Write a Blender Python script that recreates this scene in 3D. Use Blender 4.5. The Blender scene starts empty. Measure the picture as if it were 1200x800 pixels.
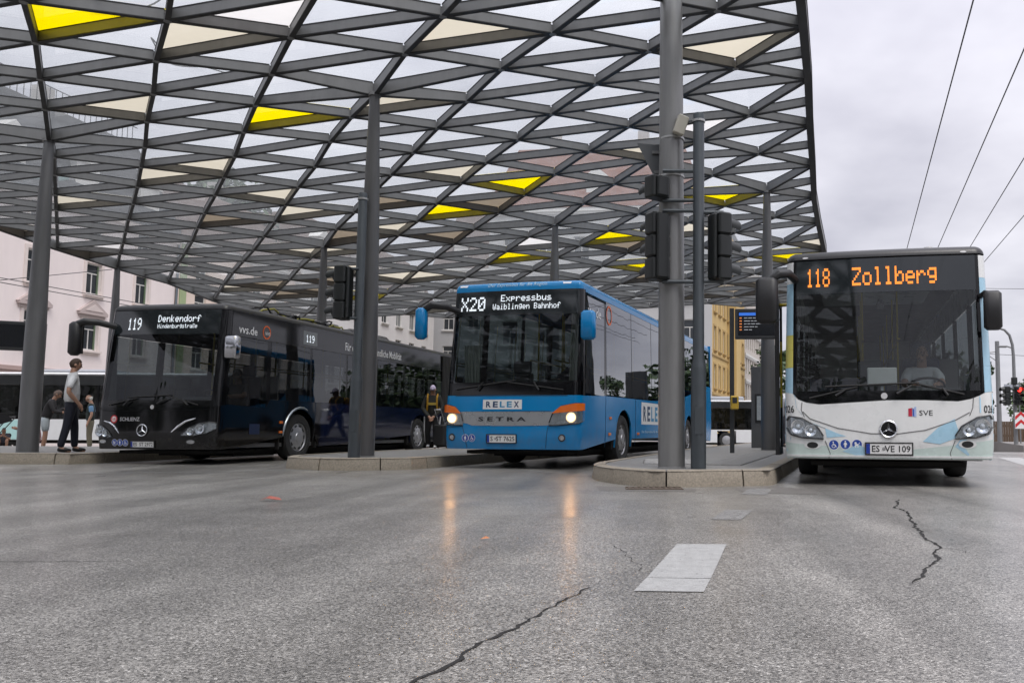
import bpy, bmesh, math, random
from mathutils import Vector, Matrix
import numpy as np
random.seed(7)
R = math.radians
SC = bpy.context.scene
COLL = SC.collection

# ---------------------------------------------------------------- camera
cam_d = bpy.data.cameras.new("camera"); cam = bpy.data.objects.new("camera", cam_d); COLL.objects.link(cam)
CF, CP, CR, CH = 965.91, 0.08343, 0.00506, 0.6920
PPX, PPY = 767.17, 422.22
cam_d.sensor_width = 36; cam_d.lens = CF/1200*36
cam_d.shift_x = -(PPX-600)/1200; cam_d.shift_y = (PPY-400)/1200
cam_d.clip_start = 0.05; cam_d.clip_end = 3000
F_ = Vector((0, math.cos(CP), math.sin(CP))); R_ = Vector((1, 0, 0)); U_ = R_.cross(F_)
Rr = R_*math.cos(CR)+U_*math.sin(CR); Ur = U_*math.cos(CR)-R_*math.sin(CR)
M = Matrix((Rr, Ur, -F_)).transposed().to_4x4(); M.translation = Vector((0, 0, CH))
cam.matrix_world = M
SC.camera = cam

def project(p):
    d = Vector(p)-Vector((0, 0, CH)); z = d.dot(F_)
    if z < .05: return None
    return PPX+CF*d.dot(Rr)/z, PPY-CF*d.dot(Ur)/z, z

# ---------------------------------------------------------------- world, sun, exposure
SUN_EL, SUN_AZ = 58, 150
w = bpy.data.worlds.new("World"); SC.world = w; w.use_nodes = True
nt = w.node_tree; nt.nodes.clear()
def nd(nt, t, **kw):
    n = nt.nodes.new(t)
    for k, v in kw.items():
        if k.startswith('i_'): n.inputs[k[2:].replace('_', ' ')].default_value = v
        else: setattr(n, k, v)
    return n
out = nd(nt, 'ShaderNodeOutputWorld')
sky = nd(nt, 'ShaderNodeTexSky', sky_type='NISHITA', sun_disc=False)
sky.sun_elevation = R(SUN_EL); sky.sun_rotation = R(SUN_AZ)
bg1 = nd(nt, 'ShaderNodeBackground'); bg1.inputs[1].default_value = 0.10
nt.links.new(sky.outputs[0], bg1.inputs[0])
tc = nd(nt, 'ShaderNodeTexCoord')
sep = nd(nt, 'ShaderNodeSeparateXYZ'); nt.links.new(tc.outputs['Generated'], sep.inputs[0])
def mth(op, a, b=None, c=None, nt=None):
    n = nt.nodes.new('ShaderNodeMath'); n.operation = op
    for i, x in enumerate((a, b, c)):
        if x is None: continue
        if isinstance(x, (int, float)): n.inputs[i].default_value = x
        else: nt.links.new(x, n.inputs[i])
    return n.outputs[0]
zc = mth('MAXIMUM', sep.outputs[2], 0.0, nt=nt)
den = mth('ADD', zc, 0.22, nt=nt)
cx = mth('DIVIDE', sep.outputs[0], den, nt=nt); cy = mth('DIVIDE', sep.outputs[1], den, nt=nt)
comb = nd(nt, 'ShaderNodeCombineXYZ'); nt.links.new(cx, comb.inputs[0]); nt.links.new(cy, comb.inputs[1])
n1 = nd(nt, 'ShaderNodeTexNoise'); n1.inputs['Scale'].default_value = 1.5; n1.inputs['Detail'].default_value = 5; n1.inputs['Roughness'].default_value = .5
nt.links.new(comb.outputs[0], n1.inputs['Vector'])
ramp = nd(nt, 'ShaderNodeValToRGB')
ramp.color_ramp.elements[0].position = .30; ramp.color_ramp.elements[0].color = (.285, .281, .325, 1)
ramp.color_ramp.elements[1].position = .70; ramp.color_ramp.elements[1].color = (.52, .512, .552, 1)
nt.links.new(n1.outputs[0], ramp.inputs[0])
bg2 = nd(nt, 'ShaderNodeBackground')
nt.links.new(ramp.outputs[0], bg2.inputs[0])
# an overcast sky is brighter towards the zenith
st = mth('MULTIPLY_ADD', mth('POWER', zc, 2.2, nt=nt), 2.9, .98, nt=nt)
nt.links.new(st, bg2.inputs[1])
mx = nd(nt, 'ShaderNodeMixShader'); mx.inputs[0].default_value = .94
nt.links.new(bg1.outputs[0], mx.inputs[1]); nt.links.new(bg2.outputs[0], mx.inputs[2]); nt.links.new(mx.outputs[0], out.inputs[0])

sd = bpy.data.lights.new("sun", 'SUN'); sd.energy = 1.0; sd.angle = R(25); sd.color = (1, .96, .9)
sun = bpy.data.objects.new("sun", sd); COLL.objects.link(sun)
# the sky's sun_rotation is measured from +Y, clockwise seen from above
sdir = Vector((math.sin(R(SUN_AZ))*math.cos(R(SUN_EL)), math.cos(R(SUN_AZ))*math.cos(R(SUN_EL)), math.sin(R(SUN_EL))))
sun.rotation_euler = sdir.to_track_quat('Z', 'Y').to_euler(); sun.location = (0, 0, 60)
SC.view_settings.view_transform = 'Standard'; SC.view_settings.look = 'None'
SC.view_settings.exposure = 0.74; SC.view_settings.gamma = 1
SC.view_settings.use_curve_mapping = False
SC.render.engine = 'CYCLES'
SC.cycles.max_bounces = 10; SC.cycles.transparent_max_bounces = 24; SC.cycles.glossy_bounces = 5; SC.cycles.transmission_bounces = 6
SC.cycles.caustics_reflective = False; SC.cycles.caustics_refractive = False
SC.cycles.use_denoising = True

# ---------------------------------------------------------------- materials
MATS = {}
def mat(name, col, rough=.5, metal=0., var=.12, vscale=3., bump=0., bscale=60., spec=.5, coat=0., emit=0., ecol=None, rvar=.1, grime=0., streak=1.):
    if name in MATS: return MATS[name]
    m = bpy.data.materials.new(name); m.use_nodes = True; MATS[name] = m
    t = m.node_tree; b = t.nodes['Principled BSDF']
    b.inputs['Roughness'].default_value = rough; b.inputs['Metallic'].default_value = metal
    b.inputs['Specular IOR Level'].default_value = spec
    b.inputs['Coat Weight'].default_value = coat; b.inputs['Coat Roughness'].default_value = .06
    c = t.nodes.new('ShaderNodeTexCoord')
    n = t.nodes.new('ShaderNodeTexNoise'); n.inputs['Scale'].default_value = vscale; n.inputs['Detail'].default_value = 6; n.inputs['Roughness'].default_value = .65
    mp_ = t.nodes.new('ShaderNodeMapping'); mp_.inputs['Scale'].default_value = (1, 1, streak); t.links.new(c.outputs['Object'], mp_.inputs[0]); t.links.new(mp_.outputs[0], n.inputs['Vector'])
    mixn = t.nodes.new('ShaderNodeMix'); mixn.data_type = 'RGBA'
    t.links.new(n.outputs[0], mixn.inputs[0])
    mixn.inputs[6].default_value = (*[x*(1-var) for x in col], 1); mixn.inputs[7].default_value = (*[min(1, x*(1+var)) for x in col], 1)
    if grime:
        # road dirt thrown up on the skirts, broken up by noise
        sp_ = t.nodes.new('ShaderNodeSeparateXYZ'); t.links.new(c.outputs['Object'], sp_.inputs[0])
        gn = t.nodes.new('ShaderNodeTexNoise'); gn.inputs['Scale'].default_value = 5.5; gn.inputs['Detail'].default_value = 7; gn.inputs['Roughness'].default_value = .7; t.links.new(mp_.outputs[0], gn.inputs['Vector'])
        lo = mth('SUBTRACT', mth('MULTIPLY', gn.outputs[0], 1.6, nt=t), sp_.outputs[2], nt=t)
        gf = nd(t, 'ShaderNodeMath', operation='MULTIPLY'); gf.use_clamp = True; t.links.new(mth('MAXIMUM', lo, 0.0, nt=t), gf.inputs[0]); gf.inputs[1].default_value = grime*1.6
        gm = t.nodes.new('ShaderNodeMix'); gm.data_type = 'RGBA'; t.links.new(gf.outputs[0], gm.inputs[0]); t.links.new(mixn.outputs[2], gm.inputs[6]); gm.inputs[7].default_value = (.10, .09, .078, 1)
        t.links.new(gm.outputs[2], b.inputs['Base Color'])
    else: t.links.new(mixn.outputs[2], b.inputs['Base Color'])
    if rvar:
        rr = mth('MULTIPLY_ADD', n.outputs[0], rvar*2, rough-rvar, nt=t); t.links.new(mth('MAXIMUM', rr, .02, nt=t), b.inputs['Roughness'])
    if bump:
        n2 = t.nodes.new('ShaderNodeTexNoise'); n2.inputs['Scale'].default_value = bscale; n2.inputs['Detail'].default_value = 4
        t.links.new(c.outputs['Object'], n2.inputs['Vector'])
        bp = t.nodes.new('ShaderNodeBump'); bp.inputs['Strength'].default_value = bump; bp.inputs['Distance'].default_value = .01
        t.links.new(n2.outputs[0], bp.inputs['Height']); t.links.new(bp.outputs[0], b.inputs['Normal'])
    if emit:
        b.inputs['Emission Color'].default_value = (*(ecol or col), 1); b.inputs['Emission Strength'].default_value = emit
    return m

def schlick(t, ior):
    """Fresnel mirror share, the same from either side of a thin pane"""
    lw = t.nodes.new('ShaderNodeLayerWeight'); lw.inputs[0].default_value = .5
    f0 = ((ior-1)/(ior+1))**2
    return mth('MULTIPLY_ADD', mth('POWER', lw.outputs['Facing'], 5.0, nt=t), 1-f0, f0, nt=t)
def glass(name, tint=(.3, .33, .34), ior=1.5, rough=.0, dirt=.02, dirtcol=(.5, .5, .5)):
    """thin pane: sees through with a tint, mirrors by Fresnel"""
    if name in MATS: return MATS[name]
    m = bpy.data.materials.new(name); m.use_nodes = True; MATS[name] = m
    t = m.node_tree; t.nodes.clear()
    o = t.nodes.new('ShaderNodeOutputMaterial')
    tr = t.nodes.new('ShaderNodeBsdfTransparent'); tr.inputs[0].default_value = (*tint, 1)
    gl = t.nodes.new('ShaderNodeBsdfGlossy'); gl.inputs['Roughness'].default_value = rough; gl.inputs[0].default_value = (.95, .97, 1, 1)
    fr = schlick(t, ior)
    c = t.nodes.new('ShaderNodeTexCoord'); n = t.nodes.new('ShaderNodeTexNoise'); n.inputs['Scale'].default_value = 1.1
    t.links.new(c.outputs['Object'], n.inputs['Vector'])
    bp = t.nodes.new('ShaderNodeBump'); bp.inputs['Strength'].default_value = .12; bp.inputs['Distance'].default_value = .02
    t.links.new(n.outputs[0], bp.inputs['Height']); t.links.new(bp.outputs[0], gl.inputs['Normal'])
    m1 = t.nodes.new('ShaderNodeMixShader'); t.links.new(fr, m1.inputs[0]); t.links.new(tr.outputs[0], m1.inputs[1]); t.links.new(gl.outputs[0], m1.inputs[2])
    df = t.nodes.new('ShaderNodeBsdfDiffuse'); df.inputs[0].default_value = (*dirtcol, 1)
    n2 = t.nodes.new('ShaderNodeTexNoise'); n2.inputs['Scale'].default_value = 5; n2.inputs['Detail'].default_value = 8
    t.links.new(c.outputs['Object'], n2.inputs['Vector'])
    m2 = t.nodes.new('ShaderNodeMixShader'); t.links.new(mth('MULTIPLY', n2.outputs[0], dirt*2, nt=t), m2.inputs[0])
    t.links.new(m1.outputs[0], m2.inputs[1]); t.links.new(df.outputs[0], m2.inputs[2]); t.links.new(m2.outputs[0], o.inputs[0])
    return m

def pane_mat(name, tcol, dcol, ft, sp=0.):
    """roof glazing: transparent share ft, the rest printed / dirty glass that scatters light through; sp = dirt speckle"""
    if name in MATS: return MATS[name]
    m = bpy.data.materials.new(name); m.use_nodes = True; MATS[name] = m
    t = m.node_tree; t.nodes.clear(); o = t.nodes.new('ShaderNodeOutputMaterial')
    tr = t.nodes.new('ShaderNodeBsdfTransparent'); tr.inputs[0].default_value = (*tcol, 1)
    tl = t.nodes.new('ShaderNodeBsdfTranslucent'); tl.inputs[0].default_value = (*dcol, 1)
    df = t.nodes.new('ShaderNodeBsdfDiffuse'); df.inputs[0].default_value = (*dcol, 1)
    a = t.nodes.new('ShaderNodeMixShader'); a.inputs[0].default_value = .15; t.links.new(tl.outputs[0], a.inputs[1]); t.links.new(df.outputs[0], a.inputs[2])
    c = t.nodes.new('ShaderNodeTexCoord'); n = t.nodes.new('ShaderNodeTexNoise'); n.inputs['Scale'].default_value = 2.2; n.inputs['Detail'].default_value = 9; n.inputs['Roughness'].default_value = .7
    t.links.new(c.outputs['Object'], n.inputs['Vector'])
    b = t.nodes.new('ShaderNodeMixShader')
    f = mth('MULTIPLY_ADD', n.outputs[0], -sp, ft+sp*.5, nt=t)
    t.links.new(f, b.inputs[0]); t.links.new(a.outputs[0], b.inputs[1]); t.links.new(tr.outputs[0], b.inputs[2])
    gl = t.nodes.new('ShaderNodeBsdfGlossy'); gl.inputs['Roughness'].default_value = .02
    fr = schlick(t, 1.42)
    g = t.nodes.new('ShaderNodeMixShader'); t.links.new(fr, g.inputs[0]); t.links.new(b.outputs[0], g.inputs[1]); t.links.new(gl.outputs[0], g.inputs[2])
    t.links.new(g.outputs[0], o.inputs[0])
    return m

# ---------------------------------------------------------------- object helpers
def link(o, parent=None):
    COLL.objects.link(o)
    if parent is not None: o.parent = parent
    return o
def tag(o, label=None, cat=None, group=None, kind=None):
    if label: o['label'] = label
    if cat: o['category'] = cat
    if group: o['group'] = group
    if kind: o['kind'] = kind
    return o
def thing(name, label, cat, loc=(0, 0, 0), rotz=0., group=None):
    o = bpy.data.objects.new(name, None); link(o); o.empty_display_size = .3
    o.location = loc; o.rotation_euler = (0, 0, rotz)
    return tag(o, label, cat, group)
class MB:
    """collects verts, faces, material indices; builds ONE mesh object"""
    def __init__(s): s.v = []; s.f = []; s.mi = []
    def add(s, vs, fs, mi=0):
        b = len(s.v); s.v += [tuple(x) for x in vs]; s.f += [tuple(b+i for i in f) for f in fs]; s.mi += [mi]*len(fs); return s
    def box(s, x0, x1, y0, y1, z0, z1, mi=0, m=None):
        vs = [Vector((x, y, z)) for z in (z0, z1) for y in (y0, y1) for x in (x0, x1)]
        if m is not None: vs = [m @ v for v in vs]
        return s.add(vs, [(0, 2, 3, 1), (4, 5, 7, 6), (0, 1, 5, 4), (2, 6, 7, 3), (0, 4, 6, 2), (1, 3, 7, 5)], mi)
    def rbox(s, x0, x1, y0, y1, z0, z1, r=.02, mi=0, m=None, axis='z', n=3):
        """box with rounded vertical (axis) edges and chamfered ends"""
        A, B, C = {'z': (0, 1, 2), 'y': (0, 2, 1), 'x': (1, 2, 0)}[axis]
        lo = [x0, y0, z0]; hi = [x1, y1, z1]
        def ring(c, ins):
            out = []
            for (sx, sy, a0) in ((1, 1, 0), (-1, 1, 90), (-1, -1, 180), (1, -1, 270)):
                ox = (hi[A]-r if sx > 0 else lo[A]+r); oy = (hi[B]-r if sy > 0 else lo[B]+r)
                for i in range(n+1):
                    t = R(a0+90*i/n); p = [0, 0, 0]; p[A] = ox+(r-ins)*math.cos(t); p[B] = oy+(r-ins)*math.sin(t); p[C] = c
                    out.append(Vector(p))
            return out
        ch = r*.6
        rings = [ring(lo[C], ch), ring(lo[C]+ch, 0), ring(hi[C]-ch, 0), ring(hi[C], ch)]
        k = len(rings[0]); vs = [v for rg in rings for v in rg]
        if m is not None: vs = [m @ v for v in vs]
        fs = [(j*k+i, j*k+(i+1) % k, (j+1)*k+(i+1) % k, (j+1)*k+i) for j in range(3) for i in range(k)]
        fs += [tuple(reversed(range(k))), tuple(range(3*k, 4*k))]
        return s.add(vs, fs, mi)
    def tube(s, pts, rad, n=8, mi=0, caps=True):
        pts = [Vector(p) for p in pts]; rads = rad if isinstance(rad, (list, tuple)) else [rad]*len(pts)
        vs = []; up = None
        for i, p in enumerate(pts):
            d = (pts[min(i+1, len(pts)-1)]-pts[max(i-1, 0)]).normalized()
            if up is None: up = Vector((0, 0, 1)) if abs(d.z) < .9 else Vector((1, 0, 0))
            a = d.cross(up).normalized(); b = a.cross(d).normalized(); up = b
            vs += [p+(a*math.cos(2*math.pi*k/n)+b*math.sin(2*math.pi*k/n))*rads[i] for k in range(n)]
        fs = [(i*n+k, i*n+(k+1) % n, (i+1)*n+(k+1) % n, (i+1)*n+k) for i in range(len(pts)-1) for k in range(n)]
        if caps: fs += [tuple(reversed(range(n))), tuple(range((len(pts)-1)*n, len(pts)*n))]
        return s.add(vs, fs, mi)
    def lathe(s, prof, n=24, axis='z', o=(0, 0, 0), mi=0):
        o = Vector(o); vs = []
        for r_, h in prof:
            for k in range(n):
                c, q = r_*math.cos(2*math.pi*k/n), r_*math.sin(2*math.pi*k/n)
                vs.append(o+Vector({'z': (c, q, h), 'x': (h, c, q), 'y': (q, h, c)}[axis]))
        fs = [(i*n+k, i*n+(k+1) % n, (i+1)*n+(k+1) % n, (i+1)*n+k) for i in range(len(prof)-1) for k in range(n)]
        return s.add(vs, fs, mi)
    def poly(s, pts, h=None, mi=0):
        """flat polygon at its own points; h extrudes along the vector h"""
        pts = [Vector(p) for p in pts]; k = len(pts)
        if h is None: return s.add(pts, [tuple(range(k))], mi)
        h = Vector(h)
        return s.add(pts+[p+h for p in pts], [tuple(reversed(range(k))), tuple(range(k, 2*k))]+[(i, (i+1) % k, k+(i+1) % k, k+i) for i in range(k)], mi)
    def mesh(s, name, mats, smooth=False, angle=40, fix=True):
        me = bpy.data.meshes.new(name); me.from_pydata([tuple(v) for v in s.v], [], s.f)
        for m in (mats if isinstance(mats, (list, tuple)) else [mats]): me.materials.append(m)
        me.polygons.foreach_set('material_index', s.mi)
        if fix:
            bm = bmesh.new(); bm.from_mesh(me); bmesh.ops.recalc_face_normals(bm, faces=bm.faces); bm.to_mesh(me); bm.free()
        if smooth:
            me.polygons.foreach_set('use_smooth', [True]*len(me.polygons))
            try: me.set_sharp_from_angle(angle=R(angle))
            except Exception: pass
        me.update(); return me
    def build(s, name, mats, parent=None, smooth=False, angle=40, loc=None, rotz=None, fix=True):
        o = bpy.data.objects.new(name, s.mesh(name, mats, smooth, angle, fix)); link(o, parent)
        if loc is not None: o.location = loc
        if rotz is not None: o.rotation_euler = (0, 0, rotz)
        return o
def child(name, me, parent, loc=(0, 0, 0), rot=(0, 0, 0), sc=None):
    o = bpy.data.objects.new(name, me); link(o, parent); o.location = loc; o.rotation_euler = rot
    if sc: o.scale = sc
    return o
def copy_tree(o, parent=None):
    c = o.copy(); COLL.objects.link(c)
    if parent is not None:
        c.parent = parent
    for ch in list(o.children): copy_tree(ch, c)
    return c

# text -> 2D mesh (verts in x,z plane, size-normalised to a box)
_TX = {}
def text2d(s, bold=0.):
    key = (s, bold)
    if key in _TX: return _TX[key]
    cu = bpy.data.curves.new("lettering", 'FONT'); cu.body = s; cu.size = 1; cu.resolution_u = 2; cu.offset = bold
    ob = bpy.data.objects.new("lettering", cu); COLL.objects.link(ob)
    dg = bpy.context.evaluated_depsgraph_get(); me = bpy.data.meshes.new_from_object(ob.evaluated_get(dg))
    v = [(p.co.x, p.co.y) for p in me.vertices]; f = [tuple(p.vertices) for p in me.polygons]
    bpy.data.objects.remove(ob); bpy.data.curves.remove(cu); bpy.data.meshes.remove(me)
    x0 = min(p[0] for p in v); x1 = max(p[0] for p in v); y0 = min(p[1] for p in v); y1 = max(p[1] for p in v)
    v = [((a-x0)/(x1-x0), (b-y0)/(y1-y0)) for a, b in v]
    _TX[key] = (v, f); return v, f

FONT = {'0':"0E11131519110E",'1':"040C040404040E",'2':"0E11010204081F",'3':"1F02040201110E",'5':"1F101E0101110E",'8':"0E11110E11110E",'9':"0E11110F01020C",
'X':"11110A040A1111",'E':"1F10101E10101F",'W':"1111111515150A",'B':"1E11111E11111E",'D':"1C12111111121C",'H':"1111111F111111",'Z':"1F01020408101F",
'a':"00000E010F110F",'b':"1010161911111E",'d':"01010D1311130D",'e':"00000E111F100E",'f':"0609081C080808",'g':"000F11110F010E",'h':"10101619111111",
'i':"0400040404040E",'k':"10101214181412",'l':"0C04040404040E",'n':"00001619111111",'o':"00000E1111110E",'p':"00001E111E1010",'r':"00001619101010",'s':"00000E100E011E",
't':"08081C08080906",'u':"0000111111130D",'x':"0000110A040A11",'ß':"0E111214111116",' ':"00000000000000"}
def led_cells(s):
    out = []
    for i, ch in enumerate(s):
        h = FONT[ch]
        for r_ in range(7):
            b = int(h[2*r_:2*r_+2], 16)
            for c_ in range(5):
                if b >> (4-c_) & 1: out.append((i*6+c_, 6-r_))
    return out, len(s)*6-1
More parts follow.
